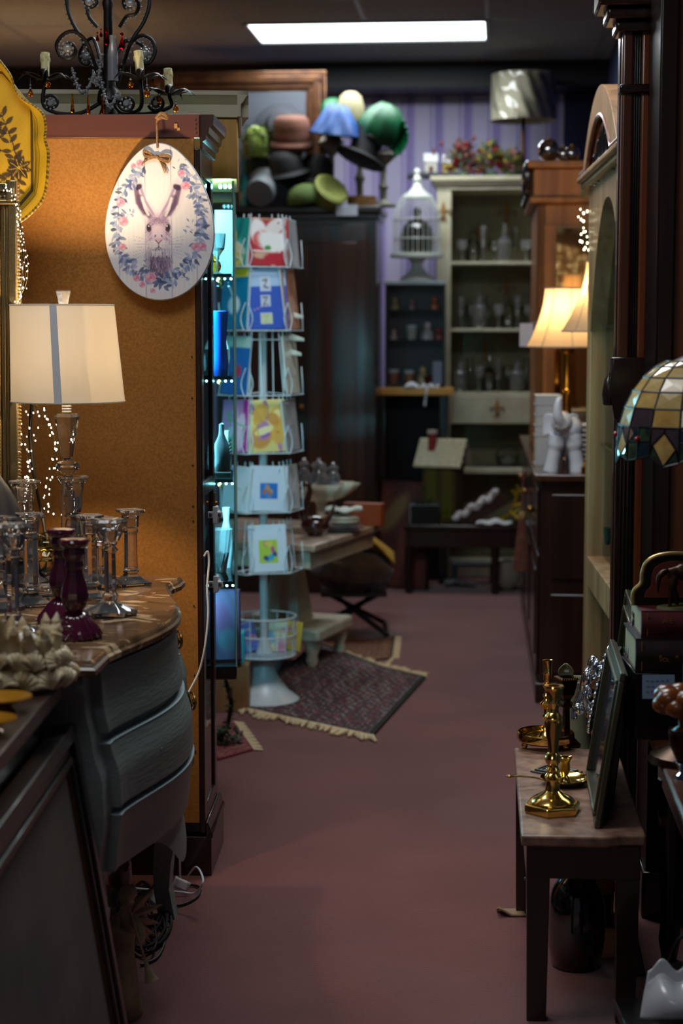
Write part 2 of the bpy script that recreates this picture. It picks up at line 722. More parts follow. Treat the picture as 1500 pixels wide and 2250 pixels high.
# back wall: lilac striped paper; dark blue right wall
def stripes():
    m, nt, bs = nodes('lilac_striped_paper')
    tc = nt.nodes.new('ShaderNodeTexCoord')
    sp = nt.nodes.new('ShaderNodeSeparateXYZ')
    nt.links.new(tc.outputs['Object'], sp.inputs[0])
    w = nt.nodes.new('ShaderNodeMath'); w.operation = 'MULTIPLY'; w.inputs[1].default_value = 5.5
    nt.links.new(sp.outputs['X'], w.inputs[0])
    fr = nt.nodes.new('ShaderNodeMath'); fr.operation = 'FRACT'
    nt.links.new(w.outputs[0], fr.inputs[0])
    r = nt.nodes.new('ShaderNodeValToRGB')
    r.color_ramp.interpolation = 'CONSTANT'
    cols = [(0.0, (206, 198, 232)), (0.50, (166, 152, 212)), (0.58, (206, 198, 232)), (0.66, (158, 142, 206)), (0.92, (182, 168, 220))]
    r.color_ramp.elements[0].position = 0
    r.color_ramp.elements[0].color = L4(cols[0][1])
    r.color_ramp.elements[1].position = cols[1][0]
    r.color_ramp.elements[1].color = L4(cols[1][1])
    for p, c in cols[2:]:
        e = r.color_ramp.elements.new(p)
        e.color = L4(c)
    nt.links.new(fr.outputs[0], r.inputs[0])
    nt.links.new(r.outputs[0], bs.inputs['Base Color'])
    bs.inputs['Roughness'].default_value = 0.7
    return m


paper_m = stripes()
navy_m = mat('navy_wall', (44, 48, 86), 0.7)
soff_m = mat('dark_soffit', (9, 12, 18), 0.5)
ob_w = struct('wall_back', B().bx(-3.6, 1.11, 1.55, 1.65, 0, CEIL + .05), paper_m, smooth=0, loc=RO, rot=(0, 0, ROOM))
struct('wall_back_corner', B().bx(1.11, 2.2, 1.55, 1.65, 0, CEIL + .05), navy_m, smooth=0, loc=RO, rot=(0, 0, ROOM))
struct('wall_right', B().bx(1.36, 1.46, -1.35, 1.56, 0, CEIL + .05, MR), navy_m, smooth=0)
struct('wall_right_near', B().bx(1.47, 1.57, -1.6, 8.55, 0, CEIL + .05), navy_m, smooth=0)
struct('wall_left', B().bx(-3.6, -3.5, -11, 1.56, 0, CEIL + .05, MR), mat('plum_wall', (70, 60, 80), 0.8), smooth=0)
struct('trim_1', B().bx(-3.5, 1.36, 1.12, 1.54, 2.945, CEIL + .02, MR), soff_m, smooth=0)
struct('baseboard_back', B().bx(-3.5, 1.36, 1.53, 1.55, 0, .12, MR), mat('white_baseboard', (150, 146, 150), .5), smooth=0)
# ------------------------------------------------------------------ display cabinet seen from its hardboard back
AL = radians(-3.5)
MDF = mat('hardboard', (176, 122, 60), 0.75, col2=(158, 106, 47), scale=160, detail=6, bump=0.12, bscale=500, spec=0.25)
cab = thing('display_cabinet', 'tall dark display cabinet turned to show its tan hardboard back', 'cabinet', (-0.372, 4.74, 0), radians(-2))
CH = at(440, 250, 4.74).z
CW, CD = 1.05, 0.31
zr = at(440, 303, 4.74).z
b = B().bx(-CW, -CW + .02, 0, CD, .12, CH - .005).bx(-CW + .02, 0, .012, CD, CH - .03, CH - .005).bx(-CW + .02, 0, .012, CD, .12, .15)
ob('carcass', b, W_DARK, cab, bev=.002)
ob('back_panel', B().bx(-CW + .02, -.016, -.002, .008, .15, zr), MDF, cab, smooth=0)
b = B().bx(-CW, -.0, -.006, .012, zr, CH - .001)
ob('top_rail', b, W_RED, cab, bev=.002)
b = B()
for zz in (.35, .56, .75, .98, 1.02, 1.13, 1.31, 1.42, 1.60, 1.72):
    b.ball((-.026, -.004, zz), .0022, 6, 4)
for k in range(4):
    b.ball((-.008 - .0015 * (k % 2), -.0075, zr + .012 + k * .011), .0018, 6, 4)
ob('nail_heads', b, IRON, cab)
b = B().box((-.2, -.0015, zr + .052), (.026, .0012, .002)).box((-.062, -.0075, zr + .03), (.008, .003, .012)).box((-.055, -.0075, zr + .022), (.007, .003, .007))
ob('chipped_spot', b, mat('bare_wood', (196, 140, 84), .8), cab)
# side towards the aisle: stiles, rails and a long glass pane
b = B().bx(-.016, 0, -.001, .05, .12, CH - .09).bx(-.016, 0, .26, CD, .12, CH - .09)
b.bx(-.016, 0, .05, .26, .12, .19).bx(-.016, 0, .05, .26, CH - .16, CH - .09).bx(-.016, .0, .05, .26, 1.04, 1.08)
ob('side_frame', b, W_DARK, cab, bev=.003)
ob('side_glass', B().bx(-.010, -.006, .05, .26, .19, 1.04).bx(-.010, -.006, .05, .26, 1.08, CH - .16), pane('dark_side_glass', (.35, .33, .33), 1.5, .08), cab, smooth=0)
# stepped cornice running down the aisle side
prof = [(0, 0), (.006, .0), (.006, .018), (.014, .024), (.014, .034), (.020, .040), (.022, .056), (.030, .062), (.032, .078), (.032, .088), (0, .088)]
b = B()
n = len(prof)
y0, y1 = .0, CD + .02
vs = [(p[0] * 1.15, y0, CH - .09 + p[1]) for p in prof] + [(p[0] * 1.15, y1, CH - .09 + p[1]) for p in prof]
b.add(vs, [tuple(range(n)), tuple(range(2 * n - 1, n - 1, -1))] + [(i, (i + 1) % n, n + (i + 1) % n, n + i)[::-1] for i in range(n)])
ob('cornice', b, W_DARK, cab, smooth=25)
b = B().bx(-CW, .016, .0, CD + .02, 0, .11)
prof = [(0, .105), (.020, .105), (.020, .118), (.013, .125), (.013, .133), (.006, .150), (0, .150)]
n = len(prof)
vs = [(p[0], 0, p[1]) for p in prof] + [(p[0], CD + .02, p[1]) for p in prof]
b.add(vs, [tuple(range(n)), tuple(range(2 * n - 1, n - 1, -1))] + [(i, (i + 1) % n, n + (i + 1) % n, n + i)[::-1] for i in range(n)])
ob('plinth', b, W_DARK, cab, bev=.003)
b = B().lathe([(.013, 0), (.013, .003), (.009, .004), (.009, .001), (0, .001)], 16, M=T(-.905, -.007, zr + .03) @ Rx(pi / 2))
ob('cable_hole', b, BLACKC, cab)
hook = ob('hook', B().tube([(0, 0, 0), (0, -.012, 0), (0, -.016, .008)], .0018, 6), BRASS_D, cab, loc=(.0, 0, 0))
hook.location = (at(347, 262, 4.73) - Vector((-.372, 4.74, 0)))
# lock plate and turn-key where the cable comes out
ob('key_plate', B().box((.002, .28, 1.005), (.004, .022, .05)).ball((.006, .28, 1.0), .006, 8, 6), BRASS_D, cab)


def latch(py, lab):
    p = at(470, py, 4.9)
    r = thing('cabinet_latch', lab, 'latch', Vector((-.3475, 4.9, p.z)), radians(-2))
    r.scale = (.68, .9, .9)
    b = B().bx(-.004, .014, -.030, .030, -.010, .010).bx(-.004, .010, -.010, .010, -.026, .026)
    ob('body', b, WHITEP, r, bev=.006, bseg=3)
    b = B()
    for s in (-1, 1):
        b.lathe([(.0, 0), (.006, 0), (.006, .004), (.003, .005), (0, .005)], 10, M=T(.012, s * .018, 0) @ Ry(pi / 2))
    ob('screw', b, STEEL, r)
    # front plate facing the room, with its two screws
    b = B().bx(-.030, .030, -.034, -.029, -.010, .010).bx(-.010, .010, -.0345, -.0295, -.026, .026)
    ob('plate', b, WHITEP, r, bev=.004, bseg=3)
    for s in (-1, 1):
        ob('screw', B().lathe([(0, 0), (.0065, 0), (.0065, .003), (.003, .004), (0, .004)], 12, M=T(s * .018, -.0335, 0) @ Rx(pi / 2)), STEEL, r)
    return r


latch(1129, 'white plastic latch with two screws, just above the dangling white cable')
latch(1281, 'white plastic latch lower on the glass case, behind the white cable')

# white cable looping down the cabinet side
b = B().tube(spline([at(448, 1222, 4.72), at(456, 1212, 4.72), at(459, 1235, 4.72), at(455, 1290, 4.70), at(457, 1350, 4.69), at(450, 1420, 4.68), at(437, 1475, 4.68),
                     at(415, 1520, 4.66), at(400, 1560, 4.64), at(395, 1900, 4.66), at(402, 1935, 4.67), at(430, 1905, 4.55), at(446, 1935, 4.4), at(428, 1962, 4.42), at(395, 1960, 4.45),
                     at(330, 1955, 4.5), at(280, 1950, 4.45)], 10), .0028, 8)
tag(ob('power_cable', b, WHITEP), 'thin white cable hanging from the cabinet lock down to the carpet', 'cable')

# ------------------------------------------------------------------ egg-shaped hanging sign with a printed hare
EY = 4.715
ES = EY / FPX * 1.0


def egg_half(ty):
    """half width in photograph pixels at height ty in -1 (top) .. 1 (bottom)"""
    return 116.5 * np.sqrt(np.clip(1 - ty * ty, 0, 1)) * (1 + .155 * ty - .045 * ty * ty)


ny, nx = 300, 210
ang = np.linspace(0, pi, ny)
ty = -np.cos(ang)
U = np.linspace(-1, 1, nx)
PX = 351 + egg_half(ty)[:, None] * U[None, :] + ty[:, None] * 0
PY = 488 + 167 * ty[:, None] * np.ones((1, nx))
cv = Canvas(PX, PY, (238, 236, 240))
cv.c *= (1 + .02 * np.sin(PX * 1.9 + np.sin(PY * .05) * 3) + .025 * np.sin(PX * .6 + 1) * np.sin(PY * .03 + 2))[..., None]
for i, (x0, x1) in enumerate(((235, 262), (262, 320), (320, 377), (377, 432), (432, 470))):
    cv.blend(((PX > x0) & (PX < x1)) * (.05, .0, .10, .02, .08)[i], (190, 190, 215))
for x0 in (262, 320, 377, 432):
    cv.line([(x0, 315), (x0 + 1, 660)], 2.2, (176, 170, 196), .8)
# ---- hare
PU, PD, PL = (98, 68, 106), (52, 32, 64), (158, 132, 170)
for s, tip, mid, base in ((1, (302, 411), (311, 446), (337, 482)), (-1, (394, 412), (381, 448), (357, 482))):
    cv.line([base, mid, tip], 32, (226, 214, 230), .95)
    cv.line([(base[0] - s * 5, base[1] - 4), (mid[0] - s * 6, mid[1]), (tip[0] - s * 1, tip[1] + 2)], 11, PU, .9)
    cv.line([(base[0] + s * 6, base[1] - 2), (mid[0] + s * 9, mid[1] - 4), (tip[0] + s * 8, tip[1])], 6, PL, .8)
    cv.ell(tip[0] + s * 4, tip[1] + 2, 9, 6, -30 * s, PD, .5, .95)
    cv.line([(mid[0] - s * 3, mid[1] - 12), (mid[0], mid[1] + 10), (mid[0] + s * 8, mid[1] + 22)], 12, (84, 58, 96), .75)
    cv.line([(mid[0] + s * 3, mid[1] - 10), (mid[0] + s * 9, mid[1] + 12), (mid[0] + s * 16, mid[1] + 26)], 6, (236, 228, 238), .8)
cv.ell(349, 575, 25, 40, 0, (116, 84, 128), .6, .85)
r2 = np.random.default_rng(3)
for k in range(150):
    x, y = 349 + r2.normal() * 13, 560 + r2.uniform(-12, 38)
    cv.line([(x, y), (x + r2.normal() * 3 - (349 - x) * .12, y + r2.uniform(8, 24))], r2.uniform(.8, 2.0), (PD, PU, PL, (200, 182, 208))[k % 4], .6)
cv.ell(349, 512, 27, 40, 0, (196, 176, 204), .35, .95)
cv.ell(349, 503, 19, 24, 0, (216, 196, 220), .5, .8)
cv.ell(349, 487, 20, 9, 0, (132, 104, 142), .8, .7)
cv.ell(347, 512, 10, 20, 0, (228, 210, 226), .7, .8)
for k in range(260):
    t = r2.uniform(0, 6.28)
    rr = r2.uniform(.55, 1.02)
    x, y = 349 + 26 * rr * cos(t), 513 + 39 * rr * sin(t)
    cv.line([(x, y), (x + 3.5 * cos(t) + r2.normal(), y + 4 + 4 * sin(t))], r2.uniform(.7, 1.8), (PD, PU, PL, (226, 214, 230))[k % 4], .5)
for s in (-1, 1):
    cv.ell(349 + s * 21, 501, 5.5, 9, s * 8, (60, 38, 66), .4, .95)
    cv.ell(349 + s * 21, 500, 3.2, 5, 0, (26, 14, 30), .4, 1)
    cv.ell(349 + s * 20 - 1, 497, 1.3, 1.6, 0, (240, 236, 244), .4, 1)
    cv.ell(349 + s * 7, 518, 1.6, 3, -s * 25, (70, 46, 78), .5, .9)
    cv.ell(349 + s * 12, 537, 11, 10, 0, (240, 234, 242), .5, .85)
    for k in range(7):
        y = 530 + k * 2.5
        cv.line([(349 + s * 14, y), (349 + s * 34, y - 6 + k * 3.4), (349 + s * 56, y - 12 + k * 6)], .9, (196, 184, 206), .8)
    for k in range(8):
        cv.ell(349 + s * (8 + (k % 4) * 4), 533 + (k // 4) * 5, .8, .8, 0, (90, 64, 98), .5, .8)
cv.ell(349, 527, 7, 4, 0, (226, 180, 200), .5, .9)
cv.line([(342, 527), (349, 534), (356, 527)], 1.8, PD, .95)
cv.line([(349, 534), (349, 542)], 1.4, PD, .9)
cv.line([(343, 545), (349, 542), (355, 545)], 1.4, PD, .8)
for k in range(40):
    x = 349 + r2.normal() * 10
    cv.line([(x, 548 + r2.uniform(0, 4)), (x + r2.normal() * 2, 558 + r2.uniform(0, 6))], 1.3, (240, 236, 244), .8)
# ---- wreath
BL = ((130, 152, 200), (160, 176, 214), (84, 108, 168), (66, 78, 116), (182, 186, 220), (112, 130, 170))
wl = spline([(318, 372, 0), (292, 398, 0), (268, 440, 0), (258, 490, 0), (258, 530, 0), (272, 568, 0), (296, 592, 0), (330, 612, 0)], 9)
wr = spline([(398, 368, 0), (420, 402, 0), (436, 440, 0), (444, 480, 0), (440, 520, 0), (428, 556, 0), (402, 590, 0), (370, 612, 0), (335, 616, 0)], 9)
for W in (wl, wr):
    cv.line([(p.x, p.y) for p in W[::3]], 1.3, (110, 120, 150), .8)
    for i, p in enumerate(W[:-1]):
        d = W[i + 1] - p
        a = math.degrees(math.atan2(d.y, d.x))
        for q in range(2):
            cv.leaf(p.x + r2.normal() * 4, p.y + r2.normal() * 3, r2.uniform(13, 20), r2.uniform(6, 9), a + (55 if q else -55) + r2.normal() * 25,
                    BL[int(r2.integers(6))], .9)
for (x, y, r) in ((296, 368, 6), (310, 362, 8), (267, 447, 10), (273, 487, 11), (270, 541, 8), (400, 384, 8), (409, 411, 10), (430, 542, 10), (445, 541, 9),
                  (300, 609, 8), (331, 608, 12), (312, 623, 7), (335, 636, 6)):
    cv.rose(x, y, r)
for k in range(14):
    a = r2.uniform(0, 6.28)
    cv.leaf(358 + r2.normal() * 6, 618 + r2.normal() * 4, 17, 8, math.degrees(a), BL[int(r2.integers(4))], .9)
for (x, y, s) in ((288, 470, 1), (410, 500, -1), (404, 604, 1), (398, 372, 1), (330, 580, -1)):
    for k in range(9):
        cv.leaf(x + r2.normal() * 7, y + r2.normal() * 7, 9, 3.5, r2.uniform(0, 360), BL[int(r2.integers(6))], .8)
egg = thing('egg_sign', 'white egg shaped plaque with printed hare and floral wreath hanging on hardboard', 'sign', at(351, 488, EY), AL)
P = np.zeros((ny, nx, 3))
P[..., 0] = (PX - 351) * ES
P[..., 2] = (488 - PY) * ES
P[..., 1] = -.0085
grid_mesh('printed_face', P, cv.c, painted('egg_print', .5, .15), egg)
b = B()
m_ = 96
ring = []
for i in range(m_):
    a = 2 * pi * i / m_
    t = -cos(a) if a <= pi else -cos(a)
    w = float(egg_half(np.array(t))) * (1 if a <= pi else -1)
    ring.append((w * ES, -167 * t * ES))
vs = []
for (off, y) in ((-.0005, -.0084), (.002, -.0065), (.0028, -.003), (.0028, .004), (.001, .0075)):
    for (x, z) in ring:
        l = sqrt(x * x + z * z)
        vs.append((x * (1 + off / l), y, z * (1 + off / l)))
fs = [(j * m_ + i, j * m_ + (i + 1) % m_, (j + 1) * m_ + (i + 1) % m_, (j + 1) * m_ + i) for j in range(4) for i in range(m_)]
fs.append(tuple(range(4 * m_, 5 * m_)))
b.add(vs, fs)
ob('board', b, mat('white_edge', (236, 236, 240), .45), egg, smooth=50)
ROPE = mat('jute_twine', (190, 146, 96), .9, col2=(140, 100, 60), scale=300, bump=.8, bscale=500)


def px_local(px, py, y=0.0, root=(351, 488)):
    return ((px - root[0]) * ES, y, (root[1] - py) * ES)


b = B().tube([px_local(349, 330, -.011), px_local(348, 300, -.006), px_local(347, 275, -.002), px_local(350, 266, -.012)], .0030, 8)
b.tube(spline([px_local(347, 268, -.014), px_local(358, 258, -.020), px_local(368, 262, -.016), px_local(370, 268, -.012), px_local(360, 266, -.018), px_local(350, 270, -.014)], 5), .0045, 7)
for k in range(6):
    b.tube([px_local(362, 262, -.016), px_local(372 + k * .4, 256 + k * 2.6, -.014 - .001 * k)], .001, 4)
ob('hanging_rope', b, ROPE, egg)
b = B()
for dz in (0, 1, 2):
    o = dz * 2.0
    b.tube(spline([px_local(345, 349, -.012), px_local(330, 338 + o, -.016), px_local(319, 335 + o, -.015), px_local(323, 346 + o, -.014), px_local(345, 348 + o, -.017)], 6), .0018, 6)
    b.tube(spline([px_local(348, 349, -.012), px_local(362, 344 + o, -.017), px_local(376, 347 + o, -.016), px_local(372, 358 + o, -.014), px_local(350, 350 + o, -.017)], 6), .0018, 6)
for k in range(9):
    b.tube(spline([px_local(347, 349, -.014), px_local(356 + k * .7, 362, -.016 + .0006 * k), px_local(362 + k * 1.2, 378 + (k % 3) * 3, -.013)], 5), .0010, 5)
    b.tube(spline([px_local(347, 349, -.014), px_local(336 - k * .5, 354, -.015), px_local(320 - k * .8, 356 + k * 1.3, -.012)], 4), .0009, 5)
b.ball(px_local(347, 349, -.014), .0055, 10, 8)
ob('twine_bow', b, ROPE, egg)

# ------------------------------------------------------------------ yellow tole tray leaning at the cabinet's back
TY = 4.60
TS = TY / FPX
tray_pts = [(-40, 112), (-5, 132), (12, 150), (30, 176), (39, 206), (54, 224), (82, 240), (100, 258), (105, 285), (103, 310), (110, 338), (109, 372), (105, 412), (97, 438),
            (78, 462), (52, 483), (20, 500), (-5, 522), (-40, 530)]
sp = spline([(x, y, 0) for x, y in tray_pts], 10)
right = [(p.x, p.y) for p in sp]
left = [(-80 - x, y) for x, y in right[::-1]][1:-1]
outl = right + left
cx, cy = -40, 325
nt_ = len(outl)
th = np.array(outl + outl[:1])
levels = [0, .12, .24, .36, .48, .60, .66, .70, .74, .78, .82, .86, .90, .94, .98, 1.0, 1.012, 1.0, .985]
depth = [.028] * 7 + [.027, .025, .021, .016, .011, .007, .004, .001, -.001, .000, .004, .006]
fine_r = np.interp(np.linspace(0, len(levels) - 1, 150), range(len(levels)), levels)
fine_d = np.interp(np.linspace(0, len(levels) - 1, 150), range(len(levels)), depth)
# resample outline
tt = np.linspace(0, nt_, 420)
ox = np.interp(tt, np.arange(nt_ + 1), th[:, 0])
oy = np.interp(tt, np.arange(nt_ + 1), th[:, 1])
# the flat well is a plainer octagon: blend the scalloped edge into it towards the centre
aa = np.arctan2(oy - cy, ox - cx)
oct_r = 1 / np.maximum.reduce([np.abs(np.cos(aa)) / 118, np.abs(np.sin(aa)) / 178, np.abs(np.cos(aa)) / 205 + np.abs(np.sin(aa)) / 235])
wx, wy = cx + oct_r * np.cos(aa), cy + oct_r * np.sin(aa)
blend = np.clip((fine_r - .70) / .30, 0, 1)[:, None]
TXg = cx + (wx - cx)[None, :] * np.minimum(fine_r / .78, 1)[:, None] * (1 - blend) + (ox - cx)[None, :] * fine_r[:, None] * blend
TYg = cy + (wy - cy)[None, :] * np.minimum(fine_r / .78, 1)[:, None] * (1 - blend) + (oy - cy)[None, :] * fine_r[:, None] * blend
cv = Canvas(TXg, TYg, (190, 150, 34))
cv.c *= (1 + .05 * np.sin(TXg * .11 + TYg * .07) + .03 * np.sin(TXg * .5) * np.sin(TYg * .4))[..., None]
FR = fine_r[:, None] * np.ones_like(TXg)
DK = (58, 44, 36)
cv.blend(((FR > .70) & (FR < .745)) * .9, DK)
cv.blend(((FR > .78) & (FR < .79)) * .7, (110, 86, 40))
cv.blend(((FR > .885) & (FR < .90)) * .6, (96, 74, 34))
ro = np.sin(tt * 2.2)[None, :] * np.ones_like(TXg)
cv.blend((FR > .985) * np.where(ro > 0, .95, .4), (70, 54, 30))
# black painted foliage in the well
for (x0, y0, x1, y1, k) in ((40, 368, 0, 250, 8), (40, 368, -40, 420, 6), (40, 368, 20, 460, 5), (5, 300, -60, 220, 7), (-40, 325, -100, 420, 8), (-40, 325, -110, 250, 7)):
    for q in range(k):
        f_ = q / k
        x, y = x0 + (x1 - x0) * f_, y0 + (y1 - y0) * f_ + 8 * sin(f_ * 5)
        a = math.degrees(math.atan2(y1 - y0, x1 - x0))
        cv.leaf(x, y, 26, 12, a + 50 + r2.normal() * 14, DK, .92)
        cv.leaf(x, y, 24, 11, a - 50 + r2.normal() * 14, DK, .92)
    cv.line([(x0, y0), ((x0 + x1) / 2 + 5, (y0 + y1) / 2), (x1, y1)], 3, DK, .9)
for k in range(9):
    cv.leaf(40, 368, 30, 14, k * 40 + 10, DK, .95)
    cv.leaf(-30, 330, 34, 16, k * 40, DK, .95)
for k in range(9):
    cv.line([(40, 368), (40 + 22 * cos(k * .7 + .2), 368 + 22 * sin(k * .7 + .2))], 1.4, (206, 166, 40), .9)
tray = thing('tole_tray', 'yellow scalloped metal tray with black painted foliage leaning on the cabinet back', 'tray', at(cx, cy, TY), 0, rot=(radians(-3), 0, AL))
P = np.zeros(TXg.shape + (3,))
P[..., 0] = (TXg - cx) * TS
P[..., 2] = (cy - TYg) * TS
P[..., 1] = fine_d[:, None] - .02
o = grid_mesh('tray_body', P, cv.c, painted('tole_paint', .35, .3), tray, .0015)

# ------------------------------------------------------------------ chandelier standing on the cabinet top
CHY = 4.92
base = at(240, 238, CHY)
base.z = CH - .005
ch = thing('chandelier', 'black iron scroll chandelier with drip candles on top of the hardboard backed cabinet', 'chandelier', base)
cs = CHY / FPX


def cp(px, py, dy=0.0):
    p = at(px, py, CHY + dy)
    return p - base


b = B()
b.lathe([(.0, 0), (.05, .0), (.055, .008), (.03, .02), (.022, .045), (.034, .06), (.03, .085), (.018, .10), (.014, .16), (.012, .30), (.016, .32), (.01, .34), (.01, .62), (0, .63)], 16)
ob('stem', b, IRON, ch)


def scroll(cx_, cy_, r0, turns, a0, sgn, dy, pts=26):
    out = []
    for i in range(pts):
        f_ = i / (pts - 1)
        r = r0 * (1 - .62 * f_)
        a = a0 + sgn * turns * 2 * pi * f_
        out.append(cp(cx_ + r * cos(a), cy_ + r * sin(a), dy))
    return out


BEADC = mat('bead_crystal', (118, 120, 124), .22, spec=.7)
# big S-scrolls of the upper cage
arms = [
    (spline([cp(236, 190), cp(190, 100), cp(160, 50), cp(148, 10), cp(152, -30), cp(176, -50)], 8), None),
    (spline([cp(262, 190), cp(285, 100), cp(315, 50), cp(328, 10), cp(322, -30), cp(298, -50)], 8), None),
    (spline([cp(212, 150, -.03), cp(192, 95, -.05), cp(165, 70, -.06), cp(140, 75, -.06), cp(124, 98, -.06), cp(132, 122, -.06), cp(152, 128, -.06), cp(166, 115, -.06), cp(160, 98, -.06), cp(146, 94, -.06)], 7), (148, 106, -.06)),
    (spline([cp(272, 140, -.03), cp(288, 95, -.05), cp(312, 78, -.06), cp(334, 88, -.06), cp(341, 112, -.06), cp(330, 136, -.06), cp(312, 138, -.06), cp(304, 122, -.06), cp(312, 108, -.06)], 7), (318, 117, -.06)),
    (spline([cp(225, 150, .04), cp(205, 85, .06), cp(178, 110, .06), cp(178, 135, .06), cp(192, 142, .06), cp(200, 128, .06), cp(190, 118, .06)], 7), (190, 124, .06)),
    (spline([cp(245, 150, .05), cp(270, 95, .07), cp(296, 92, .07), cp(318, 105, .07), cp(322, 130, .07), cp(306, 146, .07), cp(294, 136, .07)], 7), None),
    (spline([cp(215, 60, 0), cp(196, 36, .0), cp(190, 10, 0), cp(180, -12, 0), cp(205, -20, 0), cp(212, 5, 0), cp(200, 16, 0), cp(188, 8, 0)], 7), (195, 5, 0)),
    (spline([cp(262, 60, 0), cp(278, 36, .0), cp(298, 30, 0), cp(304, 8, 0), cp(290, -8, 0), cp(272, 0, 0), cp(276, 18, 0), cp(290, 18, 0)], 7), (286, 8, 0)),
]
for pts, gem in arms:
    s_ = ob('scroll', B().tube(pts, .0052, 7), IRON, ch)
    bb = B()
    L_ = 0
    for i in range(1, len(pts)):
        L_ += (pts[i] - pts[i - 1]).length
        if L_ > .010:
            L_ = 0
            d = (pts[i] - pts[i - 1]).normalized()
            nrm = d.cross(Vector((0, 1, 0))).normalized()
            if i < len(pts) * .75:
                bb.ball(pts[i] + nrm * (-.007 if gem and gem[0] > 250 else .007), .003, 5, 4)
    if bb.v:
        ob('bead_string', bb, BEADC, s_)
    if gem:
        g = cp(*gem)
        gb = B().lathe([(0, -.004), (.011, -.004), (.013, 0), (.011, .004), (.006, .007), (0, .007)], 10, M=T(g) @ Rx(pi / 2))
        for k in range(8):
            gb.ball(g + Vector((.0155 * cos(k * .785), -.002, .0155 * sin(k * .785))), .004, 6, 4)
        ob('gem_rosette', gb, BEADC, s_)
# candle arms: (candle x, candle top, candle bottom, depth)
CANDLE = mat('ivory_candle_sleeve', (222, 210, 158), .55, sss=.1)
for (cx_, ty_, by_, dy, lean) in ((99, 116, 172, .0, 0), (303, 112, 172, -.1, 6), (368, 151, 206, .02, 4)):
    top, bot = cp(cx_, ty_, dy), cp(cx_ + lean, by_, dy)
    arm = spline([cp(240, 215, 0), cp((240 + cx_) / 2, 250, dy / 2), cp(cx_ + lean, 236, dy), cp(cx_ + lean, by_ + 4, dy)], 8)
    a_ = ob('candle_arm', B().tube(arm, .0055, 7), IRON, ch)
    bb = B()
    axis = (top - bot)
    M = T(bot) @ axis.to_track_quat('Z', 'Y').to_matrix().to_4x4()
    bb.lathe([(.011, 0), (.012, axis.length), (.009, axis.length + .001), (0, axis.length - .002)], 14, M=M)
    for k in range(9):
        a = k * .7
        ln = .008 + .014 * ((k * 37) % 5) / 5
        bb.ball((.0118 * cos(a), .0118 * sin(a), axis.length - ln), .0026, 6, 5, (1, 1, 3.0), M=M)
    ob('candle_sleeve', bb, CANDLE, a_)
    lb = B()
    for k in range(7):
        a = k * .9 + .3
        p0 = bot + Vector((0, 0, -.004))
        lp = spline([p0, p0 + Vector((.025 * cos(a), .025 * sin(a), .006)), p0 + Vector((.055 * cos(a), .055 * sin(a), .012 + .008 * (k % 2))), p0 + Vector((.08 * cos(a), .08 * sin(a), -.004))], 4)
        lb.tube(lp, [.011 * sin(pi * min(1, .08 + i / (len(lp) - .9))) + .0006 for i in range(len(lp))], 6, flat=.35)
    ob('leaf_cup', lb, IRON, a_)
    sc = scroll(cx_ + (-24 if cx_ > 250 else 14), 226, 19, 1.15, pi * .9, 1 if cx_ < 250 else -1, dy)
    ob('lower_scroll', B().tube(sc, .0045, 7), IRON, a_)
    g = cp(cx_ + (-26 if cx_ > 250 else 12), 228, dy)
    gb = B().lathe([(0, -.004), (.010, -.004), (.012, 0), (.006, .007), (0, .007)], 10, M=T(g) @ Rx(pi / 2))
    for k in range(8):
        gb.ball(g + Vector((.0145 * cos(k * .785), -.002, .0145 * sin(k * .785))), .0038, 6, 4)
    ob('gem_rosette', gb, BEADC, a_)
    for (qx, qy) in ((-22 if cx_ > 250 else 6, 0), (14 if cx_ > 250 else -32, 20)):
        q = cp(cx_ + lean + qx, by_ + 12 + qy, dy - .02)
        db = B().ball(q + Vector((0, 0, .012)), .0036, 6, 5).ball(q + Vector((0, 0, .020)), .003, 6, 5)
        db.tube([q + Vector((0, 0, .045)), q], .0008, 4)
        ob('clear_drop', db, BEADC, a_)
        ob('amber_drop', B().lathe([(0, -.012), (.006, -.008), (.0078, -.002), (.005, .005), (.0015, .010), (0, .011)], 10, c=q), AMBERG, a_)
# hanging ruby and amber drops, crystal swags
for (qx, qy, hgt) in ((235, 88, 26), (268, 96, 28), (214, 84, 16), (222, 75, 14)):
    q = cp(qx, qy, -.04)
    k_ = hgt * cs / 2
    db = B().lathe([(0, -k_), (k_ * .42, -k_ * .7), (k_ * .5, -k_ * .3), (k_ * .28, k_ * .3), (k_ * .08, k_), (0, k_ * 1.05)], 8, c=q)
    db.ball(q + Vector((0, 0, k_ * 1.4)), k_ * .28, 6, 5)
    ob('ruby_drop', db, REDG, ch)
for (qx, qy) in ((159, 228), (194, 232), (225, 232)):
    q = cp(qx, qy, -.06)
    ob('amber_spear', B().lathe([(0, -.024), (.006, -.022), (.0035, 0), (.002, .026), (0, .028)], 8, c=q), AMBERG, ch)
for a_, b_ in (((159, 155), (205, 165)), ((205, 160), (222, 120)), ((222, 175), (256, 205))):
    bb = B()
    for k in range(26):
        f_ = k / 25
        q = cp(a_[0] + (b_[0] - a_[0]) * f_, a_[1] + (b_[1] - a_[1]) * f_ + 44 * sin(pi * f_), -.05)
        bb.ball(q, .0044, 6, 4).ball(q + Vector((.006 * sin(k * 2.1), -.004, .005 * cos(k * 1.7))), .0036, 5, 4)
    o = ob('crystal_swag', bb, BEADC, ch, kind='stuff')
tub = B().lathe([(.014, 0), (.014, .07), (.012, .085), (.008, .10), (.008, .12), (0, .12)], 12, c=cp(248, 178, -.04))
ob('glass_column', tub, BEADC, ch)
# ------------------------------------------------------------------ bombe chest with marble top
CHL = 1.12
chest = thing('bombe_chest', 'blue grey painted bombe chest of three drawers under brown marble', 'chest of drawers', (-0.474, 3.33, 0), radians(-3.3))
TOPZ = .87


